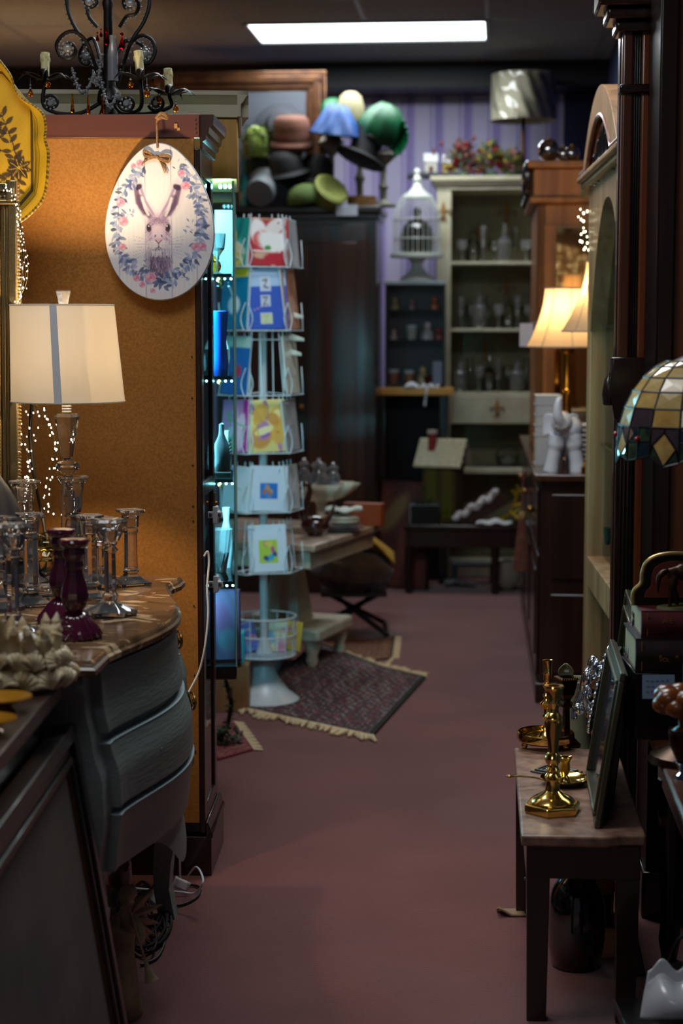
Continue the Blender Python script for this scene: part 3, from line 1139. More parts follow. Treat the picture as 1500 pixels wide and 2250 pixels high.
def swell(y):
    t = min(max((y - .10) / .82, 0), 1)
    s = .074 * sin(pi * t) ** 1.25
    if y > .92:
        s -= .012 * sin(pi * min(1, (y - .92) / .14))
    return s


def belly(z):
    pts = [(0.0, .0), (.05, .0), (.2, .020), (.33, .042), (.36, .040), (.42, .026), (.47, .030), (.55, .040), (.62, .038), (.70, .018), (.78, .006), (.87, 0)]
    for (a, va), (b_, vb) in zip(pts, pts[1:]):
        if a <= z <= b_:
            t = (z - a) / (b_ - a)
            t = t * t * (3 - 2 * t)
            return va + (vb - va) * t
    return 0


PAINT = mat('blue_grey_paint', (140, 152, 148), .45, col2=(124, 136, 132), scale=5, bump=.35, bscale=60, stretch=(1, .25, 2.5))
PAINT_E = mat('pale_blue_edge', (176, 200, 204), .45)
DEEP = .44


def front(y, z):
    return swell(y) + belly(z) - .022


def apron_z(y):
    q = exp(-((y - .60) / .19) ** 4)
    return .415 - .10 * q - .13 * max(0, 1 - y / .08) ** 1.5 - .13 * max(0, 1 - (CHL - y) / .08) ** 1.5


# carcass: front skin, sides, back, bottom
b = B()
NY, NZ = 64, 26
b.grid(lambda u, v: (front(u * CHL, apron_z(u * CHL) + (TOPZ - .035 - apron_z(u * CHL)) * v), u * CHL, apron_z(u * CHL) + (TOPZ - .035 - apron_z(u * CHL)) * v), NY, NZ)
b.grid(lambda u, v: (front(0, .38 + (TOPZ - .415) * v) * u + (-DEEP - .3 * belly(.38 + (TOPZ - .415) * v)) * (1 - u), -.8 * belly(.38 + (TOPZ - .415) * v) * (1 - abs(2 * u - 1) ** 4), .38 + (TOPZ - .415) * v), 10, 20)
b.grid(lambda u, v: (-DEEP * u + front(CHL, .38 + (TOPZ - .415) * v) * (1 - u), CHL, .38 + (TOPZ - .415) * v), 4, 20)
b.grid(lambda u, v: (-DEEP, CHL * (1 - u), .38 + (TOPZ - .415) * v), 4, 4)
b.grid(lambda u, v: (-DEEP + (front(CHL * v, .42) + DEEP) * u, CHL * v, .42), 6, 20)
ob('carcass', b, PAINT, chest, smooth=45)


def slab(name, y0, y1, z0, z1, thick, m, parent, ny=30, nz=8, base=0.0):
    bb = B()
    def P_(u, v, k):
        y = y0 + (y1 - y0) * u
        z = z0 + (z1 - z0) * v
        return (front(y, z) + base + (thick if k else 0.0), y, z)
    outer = [[P_(i / ny, j / nz, 1) for i in range(ny + 1)] for j in range(nz + 1)]
    inner = [[P_(i / ny, j / nz, 0) for i in range(ny + 1)] for j in range(nz + 1)]
    vs = [p for row in outer for p in row] + [p for row in inner for p in row]
    w = ny + 1
    o_ = w * (nz + 1)
    fs = [(j * w + i, j * w + i + 1, (j + 1) * w + i + 1, (j + 1) * w + i) for j in range(nz) for i in range(ny)]
    for i in range(ny):
        fs.append((i, i + o_, i + 1 + o_, i + 1))
        a = nz * w
        fs.append((a + i, a + i + 1, a + i + 1 + o_, a + i + o_))
    for j in range(nz):
        fs.append((j * w, (j + 1) * w, (j + 1) * w + o_, j * w + o_))
        a = ny
        fs.append((j * w + a, j * w + a + o_, (j + 1) * w + a + o_, (j + 1) * w + a))
    bb.add(vs, fs)
    # pale top edge: colour of its own on the bead along the drawer's upper edge
    return ob(name, bb, m, parent, smooth=50, bev=.003)


PULL = B()
for (z0, z1) in ((.708, .832), (.560, .688), (.430, .546)):
    d = slab('drawer', .075, 1.035, z0, z1, .020, PAINT, chest)
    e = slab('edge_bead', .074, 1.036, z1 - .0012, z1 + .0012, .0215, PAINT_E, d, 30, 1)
    for yy in (.80,):
        zc = (z0 + z1) / 2 - .005
        x = front(yy, zc) + .020
        nrm = Vector((1, 0, 0)).lerp(Vector((0.75, 0.65, 0)), .6)
        M = T(x, yy, zc) @ Vector((nrm.x, nrm.y, 0)).to_track_quat('Z', 'Y').to_matrix().to_4x4()
        pb = B().lathe([(0, 0), (.032, 0), (.034, .003), (.026, .005), (.020, .004), (.010, .009), (.008, .016), (0, .018)], 18, M=M @ Matrix.Diagonal((1.1, .72, 1, 1)), wob=lambda a, z: 1 + .08 * cos(6 * a))
        pb.tube([(M @ Vector((.026 * cos(a), .020 * sin(a), .013))) for a in [k * 2 * pi / 16 for k in range(16)]], .0032, 6, closed=True)
        pb.ball(M @ Vector((.022, 0, .012)), .006, 8, 6).ball(M @ Vector((-.022, 0, .012)), .006, 8, 6)
        ob('ring_pull', pb, BRASS_D, d)
    hx = front(.30, (z0 + z1) / 2) + .0195
    ob('peg_hole', B().lathe([(0, 0), (.004, 0), (.004, .0015), (0, .0018)], 8, M=T(hx, .30, (z0 + z1) / 2) @ Ry(pi / 2)), PAINT, d)
# corner legs: cabriole, flat front, following the swell
for (y, ww) in ((.035, .035), (CHL - .04, .04)):
    bb = B()
    pr = [(0, .008), (.03, .002), (.08, -.006), (.15, .0), (.22, .014), (.30, .028), (.36, .032)]
    for (z, x), (z2, x2) in zip(pr, pr[1:]):
        t1, t2 = .030 + .10 * max(0, z - .1), .030 + .10 * max(0, z2 - .1)
        w1, w2 = ww * (.72 + z * .9), ww * (.72 + z2 * .9)
        q = lambda z_, x_, t_, w_: [(x_ - .03, y - w_, z_), (x_ - .03, y + w_, z_), (x_ - .03 - t_, y + w_, z_), (x_ - .03 - t_, y - w_, z_)]
        q = lambda z_, x_, t_, w_: [(x_ - .018, y - w_, z_), (x_ - .018, y + w_, z_), (x_ - .018 - t_ - .01, y + w_, z_), (x_ - .018 - t_ - .01, y - w_, z_)]
        A, Bq = q(z, x, t1, w1), q(z2, x2, t2, w2)
        bb.add(A + Bq, [(0, 1, 5, 4), (1, 2, 6, 5), (2, 3, 7, 6), (3, 0, 4, 7), (3, 2, 1, 0), (4, 5, 6, 7)])
    ob('leg', bb, PAINT, chest, smooth=50)
for y in (.06, CHL - .06):
    ob('leg', B().lathe([(.016, 0), (.022, .15), (.03, .33)], 8, c=(-DEEP + .035, y, 0)), PAINT, chest)


def marble():
    m, nt, bs = nodes('brown_veined_marble')
    tc = nt.nodes.new('ShaderNodeTexCoord')
    n1 = nt.nodes.new('ShaderNodeTexNoise'); n1.inputs['Scale'].default_value = 9; n1.inputs['Detail'].default_value = 8; n1.inputs['Distortion'].default_value = 1.2
    r1 = nt.nodes.new('ShaderNodeValToRGB')
    r1.color_ramp.elements[0].position = .35; r1.color_ramp.elements[0].color = L4((78, 54, 36))
    r1.color_ramp.elements[1].position = .7; r1.color_ramp.elements[1].color = L4((138, 104, 72))
    mp = nt.nodes.new('ShaderNodeMapping'); mp.inputs['Scale'].default_value = (1.0, 2.0, 1); mp.inputs['Rotation'].default_value = (0, 0, .6)
    n2 = nt.nodes.new('ShaderNodeTexNoise'); n2.inputs['Scale'].default_value = 6; n2.inputs['Detail'].default_value = 6; n2.inputs['Distortion'].default_value = 2.5
    r2_ = nt.nodes.new('ShaderNodeValToRGB')
    r2_.color_ramp.elements[0].position = .56; r2_.color_ramp.elements[0].color = (0, 0, 0, 1)
    r2_.color_ramp.elements[1].position = .62; r2_.color_ramp.elements[1].color = (1, 1, 1, 1)
    mx = nt.nodes.new('ShaderNodeMix'); mx.data_type = 'RGBA'
    nt.links.new(tc.outputs['Object'], n1.inputs['Vector']); nt.links.new(tc.outputs['Object'], mp.inputs['Vector']); nt.links.new(mp.outputs[0], n2.inputs['Vector'])
    nt.links.new(n1.outputs['Fac'], r1.inputs['Fac']); nt.links.new(n2.outputs['Fac'], r2_.inputs['Fac'])
    nt.links.new(r2_.outputs[0], mx.inputs['Factor']); nt.links.new(r1.outputs[0], mx.inputs['A'])
    mx.inputs['B'].default_value = L4((206, 176, 136))
    nt.links.new(mx.outputs['Result'], bs.inputs['Base Color'])
    bs.inputs['Roughness'].default_value = .18
    return m


MARBLE = marble()
pts = []
for i in range(61):
    y = -.03 + (CHL + .05) * i / 60
    pts.append((swell(min(max(y, 0), CHL)) + .012, y))
pts += [(-DEEP - .02, CHL + .02), (-DEEP - .02, -.03)]
b = B()
cxm, cym = -.2, CHL / 2
def inset(k):
    return [(p[0] + (-k if p[0] > -.3 else k), p[1] + (k if p[1] < .2 and p[1] <= -.02 else (-k if p[1] > CHL else 0))) for p in pts]
vs, fs = [], []
n = len(pts)
for (k, z) in ((.012, TOPZ - .032), (.0, TOPZ - .026), (0, TOPZ - .016), (.006, TOPZ - .012), (.008, TOPZ - .006), (.014, TOPZ)):
    vs += [(x, y, z) for x, y in inset(k)]
fs = [(j * n + i, j * n + (i + 1) % n, (j + 1) * n + (i + 1) % n, (j + 1) * n + i) for j in range(5) for i in range(n)]
fs += [tuple(range(n - 1, -1, -1)), tuple(range(5 * n, 6 * n))]
b.add(vs, fs)
ob('marble_top', b, MARBLE, chest, smooth=35)

# ------------------------------------------------------------------ gilt mirror standing on the chest, leaning on the cabinet
GILT = mat('champagne_gilt', (176, 154, 108), .25, .85, bump=.1, bscale=90)
mir = thing('gilt_mirror', 'gilt beaded mirror frame standing at the rear of the marble chest', 'mirror', onz(20, 1278, TOPZ), 0, rot=(radians(-3), 0, AL))
MS = 4.42 / FPX
mh = (1278 - 415) * MS
b = B()
for (x0, x1, dy) in ((.010, .031, -.030), (.002, .010, -.024), (-.010, .002, -.022), (-.022, -.010, -.032)):
    b.bx(x0, x1, dy, .0, 0, mh)
    b.bx(-.70, .031, dy, .0, mh - (x1 - x0) - (.031 - x1), mh - (.031 - x1))
b.bx(.008, .033, -.04, .0, mh - .045, mh + .005)
b.bx(-.72, .031, -.03, .0, 0, .04)
ob('frame', b, GILT, mir, bev=.003)
bb = B()
for k in range(110):
    bb.ball((-.016, -.033, .01 + k * mh / 111), .0055, 6, 4, (1, .7, .7))
    bb.ball((.033, -.012, .01 + k * mh / 111), .0038, 6, 4)
ob('beading', bb, GILT, mir, kind='stuff')
ob('mirror_glass', B().bx(-.70, -.022, -.014, -.004, .03, mh - .03), mat('mirror_glass', (200, 205, 205), .02, 1.0), mir, smooth=0)

# ------------------------------------------------------------------ fairy lights
BULB = glow('fairy_light_glow', (1.0, .88, .70), 11.0)
COPPER = mat('fine_wire', (70, 62, 40), .5, .5)


def fairy(name, label, strands, step, wires_r=.0006, jit=.004, group=None, seed=1, bulb=.0021, mb=BULB, forked=True):
    r_ = random.Random(seed)
    w, q = B(), B()
    for st in strands:
        P_ = spline(st, 10)
        w.tube(P_, wires_r, 4)
        acc = 0
        for a, c in zip(P_, P_[1:]):
            acc += (c - a).length
            if acc > step:
                acc = 0
                p = c + Vector((r_.uniform(-jit, jit), r_.uniform(-jit, 0), r_.uniform(-jit, jit)))
                q.ball(p, bulb * r_.uniform(.8, 1.2), 6, 4, (1, 1, 1.5))
                w.tube([c, p], wires_r, 3)
    o = ob(name, w, COPPER)
    tag(o, label, 'fairy lights', group)
    ob('bulbs', q, mb, o, kind='stuff')
    return o


FY = 4.36
r_ = random.Random(11)
st = []
for k in range(5):
    j = lambda s=6: r_.uniform(-s, s)
    st.append([at(-4, 404 + j(3), FY - .03), at(18 + j(3), 418 + j(3), FY - .03), at(34 + j(3), 445 + j(), FY - .03), at(44 + j(5), 500 + j(9), FY - .02), at(52 + j(9), 560 + j(9), FY - .01), at(50 + j(10), 610 + j(9), FY), at(42 + j(6), 668 + j(4), FY)])
fairy('fairy_lights', 'warm fairy lights cascading over the mirror corner above the lampshade', st, .016, seed=2, jit=.006, bulb=.0013)
st = []
for (xs) in ((28, 40, 56, 66, 58, 66), (48, 62, 58, 62, 55, 68), (72, 84, 70, 66, 60, 66), (78, 104, 124, 118, 102, 96), (88, 112, 122, 112, 98, 108), (92, 108, 119, 106, 108, 118)):
    st.append([at(xs[0], 889, FY + .02), at(xs[1], 925, FY + .05), at(xs[2], 985, FY + .06), at(xs[3], 1035, FY + .06), at(xs[4], 1085, FY + .06), at(xs[5], 1140, FY + .05)])
fairy('fairy_lights', 'warm fairy lights drooping below the white lampshade beside the crystal stem', st, .019, seed=5, jit=.006, bulb=.0018)
b = B().tube(spline([at(70, 885, 4.52), at(66, 960, 4.52), at(76, 1050, 4.52), at(90, 1120, 4.55), at(100, 1180, 4.5), at(106, 1236, 4.45), onz(112, 1272, TOPZ + .004), onz(135, 1275, TOPZ + .004)], 10), .0045, 7)
b.tube(spline([at(110, 1180, 4.55), at(95, 1190, 4.55), at(92, 1205, 4.55), at(104, 1220, 4.55), at(96, 1240, 4.55)], 8), .003, 6)
tag(ob('lamp_flex', b, mat('black_flex', (22, 18, 16), .5)), 'black lamp flex running down the hardboard behind the crystal lamp', 'cable')

# ------------------------------------------------------------------ crystal table lamp
LY = 4.33
ls = LY / FPX
lbase = at(152, 1245, LY)
lbase.z = TOPZ
lamp = thing('table_lamp', 'lit crystal column table lamp with white drum shade on the marble chest', 'lamp', lbase)


def lz(py):
    return at(152, py, LY).z - TOPZ


b = B()
b.lathe([(.0, 0), (.062, 0), (.062, .016), (.045, .022), (.03, .03), (.03, .05), (.04, .055), (.04, .065), (.018, .07), (.018, lz(1075)), (.012, lz(1070)), (.012, lz(1045)), (.0, lz(1044))], 8)
ob('lower_stem', b, CRYSTAL, lamp, smooth=20)
b = B().lathe([(.0, lz(1042)), (.014, lz(1041)), (.029, lz(1030)), (.031, lz(1025)), (.026, lz(1017)), (.012, lz(1012)), (0, lz(1011))], 16)
ob('crystal_disc', b, CRYSTAL, lamp, smooth=25)
b = B().lathe([(0, lz(1003)), (.0145, lz(1003)), (.030, lz(916)), (.027, lz(909)), (0, lz(908))], 8)
ob('faceted_column', b, CRYSTAL, lamp, smooth=0)
for py in (1008, 905, 899, 893):
    b = B()
    b.lathe([(0, lz(py) - .0035), (.011, lz(py) - .0035), (.0125, lz(py)), (.011, lz(py) + .0035), (0, lz(py) + .0035)], 16)
    ob('metal_ring', b, CHROME, lamp)
ob('harp_rod', B().lathe([(.005, lz(893)), (.005, lz(690))], 8), CHROME, lamp)
fx = at(139, 655, LY) - lbase
b = B().lathe([(0, lz(668)), (.011, lz(668)), (.018, lz(640)), (.0165, lz(637)), (0, lz(637))], 8, c=(fx.x, 0, 0))
ob('finial', b, CRYSTAL, lamp, smooth=0)
SHW = shade_cloth('white_linen_shade', (253, 248, 238), .54)
c0 = at(146, 776, LY) - lbase
zt, zb = lz(669), lz(883)
b = B()
n = 56
rt, rb = 113 * ls, 124 * ls
prof = [(rt - .0015, zt), (rt, zt), (rb, zb), (rb - .0015, zb)]
vs = [(c0.x + (2 * ls if k in (2, 3) else -8 * ls) + r * cos(2 * pi * i / n), r * sin(2 * pi * i / n), z) for k, (r, z) in enumerate(prof) for i in range(n)]
fs = [(j * n + i, j * n + (i + 1) % n, ((j + 1) % 4) * n + (i + 1) % n, ((j + 1) % 4) * n + i)[::-1] for j in range(4) for i in range(n)]
b.add(vs, fs)
sh = ob('lamp_shade', b, SHW, lamp, smooth=50)
sh.location.x = 0
b = B()
for (r, z, dx) in ((rt + .0006, zt - .002, -8 * ls), (rb + .0006, zb + .002, 2 * ls)):
    b.tube([(c0.x + dx + r * cos(2 * pi * i / n), r * sin(2 * pi * i / n), z) for i in range(n)], .0013, 6, closed=True)
ob('shade_binding', b, mat('shade_binding', (214, 214, 210), .7), sh)
b = B()
a0 = radians(-91)
q = []
for (r, z, dx) in ((rt + .0012, zt, -8 * ls), (rb + .0012, zb, 2 * ls)):
    for da in (-.066, .066):
        q.append((c0.x + dx + r * cos(a0 + da), r * sin(a0 + da), z))
b.add(q, [(0, 1, 3, 2)])
ob('seam_strip', b, shade_cloth('grey_seam_tape', (236, 236, 240), .08), sh, smooth=0, solid=.0012)
ob('bulb', B().ball((c0.x, 0, (zt + zb) / 2 - .01), .026, 14, 10, (1, 1, 1.2)), glow('warm_bulb', (1.0, .72, .40), 6), lamp)
point('table_lamp_light', lbase + Vector((c0.x, 0, zt - .085)), 29, (1.0, .72, .42), .03)

# ------------------------------------------------------------------ crystal candlesticks
def stick(name, label, loc, h, kind, group=None, m=CRYSTAL, rz=0.0, wd=1.0):
    r = thing(name, label, 'candlestick', loc, rz, group)
    if kind == 'square':              # square foot, square collar
        n_ = 4
        b_ = B().lathe([(0, 0), (.054 * wd, 0), (.056 * wd, .008), (.036 * wd, .014), (.016, .03), (0, .03)], n_, ph=pi / 4)
        ob('foot', b_, m, r, smooth=0, bev=.0015)
        b_ = B().lathe([(0, .03), (.018, .03), (.022, .036), (.018, .042), (.0165, h - .06), (.021, h - .052), (.017, h - .045), (0, h - .045)], 8)
        ob('column', b_, m, r, smooth=0)
        b_ = B().lathe([(0, h - .045), (.022, h - .043), (.024, h - .014), (.040 * wd, h - .006), (.040 * wd, h), (.014, h), (.012, h - .022), (0, h - .022)], 4 if wd > .9 else 6, ph=pi / 4)
        ob('candle_cup', b_, m, r, smooth=0, bev=.0012)
    elif kind == 'petal':             # scalloped foot of thick petals, flower cup
        pw = lambda a, z: 1 + .14 * cos(6 * a)
        b_ = B().lathe([(0, 0), (.050, 0), (.052, .012), (.030, .022), (.016, .034), (0, .034)], 30, wob=pw)
        ob('foot', b_, m, r, smooth=30)
        b_ = B().lathe([(0, .034), (.014, .034), (.018, .045), (.013, .052), (.0125, h - .075), (.019, h - .068), (.012, h - .060), (.018, h - .052), (0, h - .05)], 8)
        ob('column', b_, m, r, smooth=20)
        b_ = B().lathe([(0, h - .05), (.018, h - .048), (.026, h - .030), (.024, h - .02), (.036, h - .006), (.030, h), (.014, h - .004), (.012, h - .025), (0, h - .025)], 30, wob=pw)
        ob('candle_cup', b_, m, r, smooth=30)
    elif kind == 'urn':               # tall with flaring urn cup
        b_ = B().lathe([(0, 0), (.055, 0), (.055, .010), (.035, .022), (.02, .05), (.016, .06), (0, .06)], 8)
        ob('foot', b_, m, r, smooth=0)
        b_ = B().lathe([(0, .06), (.016, .06), (.026, .075), (.017, .09), (.021, h * .55), (.016, h - .105), (.022, h - .098), (.016, h - .09), (0, h - .09)], 8)
        ob('column', b_, m, r, smooth=0)
        b_ = B().lathe([(0, h - .09), (.019, h - .088), (.023, h - .07), (.021, h - .06), (.028, h - .02), (.040, h - .004), (.038, h), (.020, h - .002), (.018, h - .05), (0, h - .05)], 16)
        ob('candle_cup', b_, m, r, smooth=30)
    return r


def stick_px(px, py, top, kind, label, z=TOPZ, **k):
    p = onz(px, py, z)
    h = at(px, top, p.y).z - z
    return stick('crystal_candlestick', label, p, h, kind, 'crystal candlesticks on the marble chest', **k)


stick_px(288, 1285, 1119, 'square', 'square footed crystal candlestick standing alone against the hardboard', rz=.5)
stick_px(243, 1352, 1140, 'petal', 'crystal candlestick with petal foot at the marble edge before the others')
stick_px(199, 1316, 1131, 'square', 'stout crystal candlestick with fan cut foot just behind the petal footed one', rz=.2, wd=.85)
stick_px(222, 1290, 1136, 'petal', 'slim crystal candlestick half hidden behind the petal footed one', rz=.3)
stick_px(163, 1285, 1046, 'urn', 'tall crystal candlestick with flaring cup below the lamp stem')
stick_px(58, 1285, 1056, 'urn', 'tall crystal candlestick with flaring cup beside the gilt mirror')
stick_px(70, 1330, 1128, 'square', 'crystal candlestick with a ring collar behind the front crystal column', rz=.4)
stick_px(30, 1398, 1150, 'petal', 'crystal candlestick with tall clear column above the cream shell crown')
stick_px(2, 1340, 1136, 'urn', 'crystal candlestick cut off by the frame at the rear of the shell crown')
# crystal block base and dish between them
b = B().lathe([(0, 0), (.075, 0), (.08, .012), (.075, .024), (0, .022)], 4, ph=pi / 4, sy=.8)
b.lathe([(0, .022), (.05, .022), (.052, .034), (0, .034)], 4, ph=pi / 4, sy=.8)
o = ob('crystal_block', b, CRYSTAL, smooth=0, loc=onz(88, 1325, TOPZ) + Vector((0, .05, 0)), rot=(0, 0, .35), bev=.003)
tag(o, 'stepped square block of clear crystal behind the purple candlesticks', 'ornament')
# golden ribbed glass dome
p = onz(138, 1262, TOPZ)
r = thing('glass_dome', 'ribbed pale gold glass dome with rim behind the purple candlesticks', 'dish', p + Vector((-.02, -.12, 0)))
hd = .115
b = B().lathe([(.035, 0), (.030, .01), (.02, .03), (.02, .05), (0, .05)], 16)
ob('foot', b, CRYSTAL, r)
b = B().lathe([(0, hd - .06), (.060, hd - .058), (.064, hd - .052), (.052, hd - .045), (.046, hd - .02), (.03, hd), (.008, hd + .008), (0, hd + .009)], 40, wob=lambda a, z: 1 + .03 * cos(20 * a))
ob('dome', b, glass('pale_gold_glass', (1.0, .93, .68)), r, smooth=50)


def purple(px, py, top, label):
    p = onz(px, py, TOPZ)
    h = at(px, top, p.y).z - TOPZ
    r = thing('amethyst_candlestick', label, 'candlestick', p, 0, 'purple glass candlesticks')
    k = h / .21
    wf = lambda a, z: 1 + .085 * cos(18 * (a + z * 9))
    b_ = B().lathe([(0, 0), (.052 * k, 0), (.055 * k, .006 * k), (.050 * k, .018 * k), (.030 * k, .045 * k), (.018 * k, .056 * k), (0, .056 * k)], 66, wob=wf)
    ob('foot', b_, PURPLEG, r, smooth=60)
    b_ = B().lathe([(0, .056 * k), (.016 * k, .056 * k), (.024 * k, .066 * k), (.030 * k, .09 * k), (.027 * k, .11 * k), (.019 * k, .135 * k), (.017 * k, .148 * k), (.021 * k, .155 * k), (.018 * k, .165 * k), (.025 * k, .180 * k), (.022 * k, .192 * k), (0, .192 * k)], 10)
    ob('column', b_, PURPLEG, r, smooth=30)
    b_ = B().lathe([(0, .192 * k), (.022 * k, .192 * k), (.030 * k, .198 * k), (.033 * k, .206 * k), (.031 * k, .211 * k), (.014 * k, .208 * k), (.012 * k, .19 * k), (0, .19 * k)], 24)
    ob('candle_cup', b_, PURPLEG, r, smooth=40)
    return r


purple(165, 1402, 1186, 'dark purple glass candlestick with ribbed fan foot at the marble edge')
purple(138, 1368, 1164, 'dark purple glass candlestick behind and taller than its twin')
# silver leaf dish standing on edge at the frame's left
p = onz(-12, 1300, TOPZ)
b = B().grid(lambda u, v: (.075 * (u - .5) * 2 * sin(pi * min(1, v * .85 + .1)), .012 * sin(u * pi * 6) * .15 - .02 * sin(pi * u), .03 + .26 * v), 20, 16)
o = ob('silver_leaf_dish', b, mat('frosted_silver', (150, 150, 152), .3, .9), loc=p, rot=(radians(-8), 0, .3), solid=.003)
tag(o, 'frosted silver leaf shaped dish standing on edge by the mirror', 'dish')
# white dandelion spray
p = onz(118, 1415, TOPZ)
b = B()
for k in range(60):
    a, e = r_.uniform(0, 6.28), r_.uniform(.0, 1.2)
    b.tube([p + Vector((0, 0, .035)), p + Vector((0, 0, .035)) + Vector((cos(a) * cos(e), sin(a) * cos(e), sin(e) * .8 - .2)) * .040], .0004, 3)
b.tube([p, p + Vector((0, 0, .035))], .001, 5)
o = ob('glass_spray', b, glass('spun_glass', (1, 1, 1)))
tag(o, 'small spiky spun glass burst beside the purple candlestick foot', 'ornament')

# ------------------------------------------------------------------ dark table at the photographer's side
TZ = .84
tab = thing('side_table', 'dark wooden table carrying the cream shell candle holder', 'table', (-.535, 2.20, 0), radians(-.8))
ob('table_top', B().bx(-.75, 0, 0, 1.06, TZ - .03, TZ), W_TABLE, tab, bev=.004)
ob('apron', B().bx(-.72, -.03, .03, 1.03, TZ - .15, TZ - .03), W_BLACK, tab, bev=.003)
for (x, y) in ((-.06, .06), (-.06, 1.0), (-.70, .06), (-.70, 1.0)):
    ob('leg', B().bx(x - .025, x + .025, y - .025, y + .025, 0, TZ - .15), W_BLACK, tab, bev=.003)
p = onz(48, 1520, TZ) + Vector((0, .05, 0))
shell = thing('shell_holder', 'cream shell encrusted candle holder with a white candle on dark table', 'candle holder', p)
SHELLM = mat('cream_shell', (226, 208, 172), .45, col2=(190, 160, 116), scale=40, bump=.3, bscale=120, sss=.1)
b = B().lathe([(0, .0), (.065, 0), (.07, .02), (.06, .05), (.03, .055), (0, .05)], 20)
ob('base', b, SHELLM, shell)
def fan(M, s):
    # a ribbed scallop shell
    g = B().grid(lambda u, v: M @ Vector((s * v * sin((u - .5) * 2.3), s * (-.35 * sin(pi * v * .9) + .05 * cos(u * 44) * v), s * (v * cos((u - .5) * 2.3) * 1.05 - .5))), 36, 6)
    return ob('shell', g, SHELLM, shell, solid=.003, smooth=60)


rs = random.Random(4)
for k in range(13):
    a = 2 * pi * k / 13
    for (rr, zz, sz) in ((.078, .022, .036), (.068, .055, .032)):
        aa = a + zz * 5 + rs.uniform(-.1, .1)
        fan(T(rr * cos(aa), rr * sin(aa), zz) @ Rz(aa + pi / 2 + rs.uniform(-.4, .4)) @ Rx(radians(rs.uniform(-40, -5))) @ Ry(rs.uniform(-.5, .5)), sz)
for k in range(11):
    a = 2 * pi * k / 11 + rs.uniform(-.15, .15)
    h_ = rs.uniform(.8, 1.25)
    bb = B()
    M = T(.052 * cos(a), .052 * sin(a), .075) @ Rz(a - pi / 2) @ Rx(radians(-12)) @ Ry(rs.uniform(-.3, .3))
    prof = [(.012, -.03 * h_), (.015, -.012), (.013, .0), (.015, .006), (.011, .018), (.0125, .023), (.008, .034 * h_), (.009, .038 * h_), (.002, .052 * h_), (0, .054 * h_)]
    bb.lathe(prof, 12, M=M, wob=lambda q, z: 1 + .14 * cos(q + z * 300) + .08 * cos(5 * q))
    for j in range(3):
        bb.ball((.011 * cos(j * 2.1), .011 * sin(j * 2.1), -.02 + .018 * j), .008, 8, 6, (1, 1, .7), M=M)
    ob('shell', bb, SHELLM, shell)
ob('candle', B().lathe([(.0, .05), (.020, .05), (.021, .092), (.015, .098), (0, .095)], 20), mat('white_wax', (238, 236, 232), .4, sss=.3), shell)
for (px, py, rr, lab) in ((8, 1562, .050, 'amber glass dish with golden rim in front of the shell crown'), (-22, 1612, .045, 'amber glass dish cut off by the frame nearest the table edge')):
    p = onz(px, py, TZ)
    r = thing('amber_dish', lab, 'dish', p, 0, 'amber dishes on the dark table')
    ob('bowl', B().lathe([(.02, 0), (.022, .004), (.012, .010), (.03, .016), (rr, .024), (rr - .001, .0265), (.028, .019), (0, .013)], 28), mat('amber_gilt_glass', (206, 140, 26), .15, .35, coat=.5), r)

# ------------------------------------------------------------------ framed painting leaning on that table
ptop_far, ptop_near = Vector((-.500, 3.27, .742)), Vector((-.510, 2.30, .742))
paint = thing('framed_painting', 'large framed grey painting leaning against the dark table', 'painting', (-.418, 2.30, 0), 0, rot=(0, radians(-9.0), radians(-.6)))
PH = .76
b = B().bx(-.02, .0, .06, .93, .06, PH - .06)
ob('backing', b, W_BLACK, paint)
FR_M = wood('black_frame_wood', (34, 28, 26), (22, 18, 17), .35, 'y', .3)
b = B()
for (k0, k1, d_) in ((0, .030, .022), (.030, .052, .012), (.052, .066, .018)):
    b.bx(-.02, d_, k0, 1.0 - k0, PH - k1, PH - k0)
    b.bx(-.02, d_, k0, 1.0 - k0, k0, k1)
    b.bx(-.02, d_, 1.0 - k1, 1.0 - k0, k0, PH - k0)
    b.bx(-.02, d_, k0, k1, k0, PH - k0)
ob('frame', b, FR_M, paint, bev=.004)
b = B()
k0, k1, d_ = .066, .076, .010
b.bx(-.02, d_, k0, 1 - k0, PH - k1, PH - k0).bx(-.02, d_, k0, 1 - k0, k0, k1).bx(-.02, d_, 1 - k1, 1 - k0, k0, PH - k0).bx(-.02, d_, k0, k1, k0, PH - k0)
ob('slip', b, mat('dull_gilt_slip', (112, 82, 44), .45, .6), paint)


def dr(cv):
    cv.c *= (1 + cv.noise(14, .05, 3, (30, 12)))[..., None]
    cv.blend(np.clip(cv.Y * 1.4 - .5, 0, 1) * np.clip(.5 + cv.noise(16, .5, 5, (14, 10)), 0, 1), (62, 50, 44))
    cv.blend(np.clip(cv.noise(12, .6, 9, (9, 14)), 0, 1) * .6, (66, 68, 80))
    cv.blend(np.clip(cv.noise(14, .7, 12, (20, 20)) - .4, 0, 1) * cv.Y, (42, 32, 28))
    cv.blend(((cv.X > .86) * .7), (98, 96, 88))


o = flat_print('canvas', .85, .61, 90, 70, dr, PRINT, paint, 0.0, .002, base=(104, 101, 92))
o.rotation_euler = (0, 0, radians(90))
o.location = (.004, .5, .075)

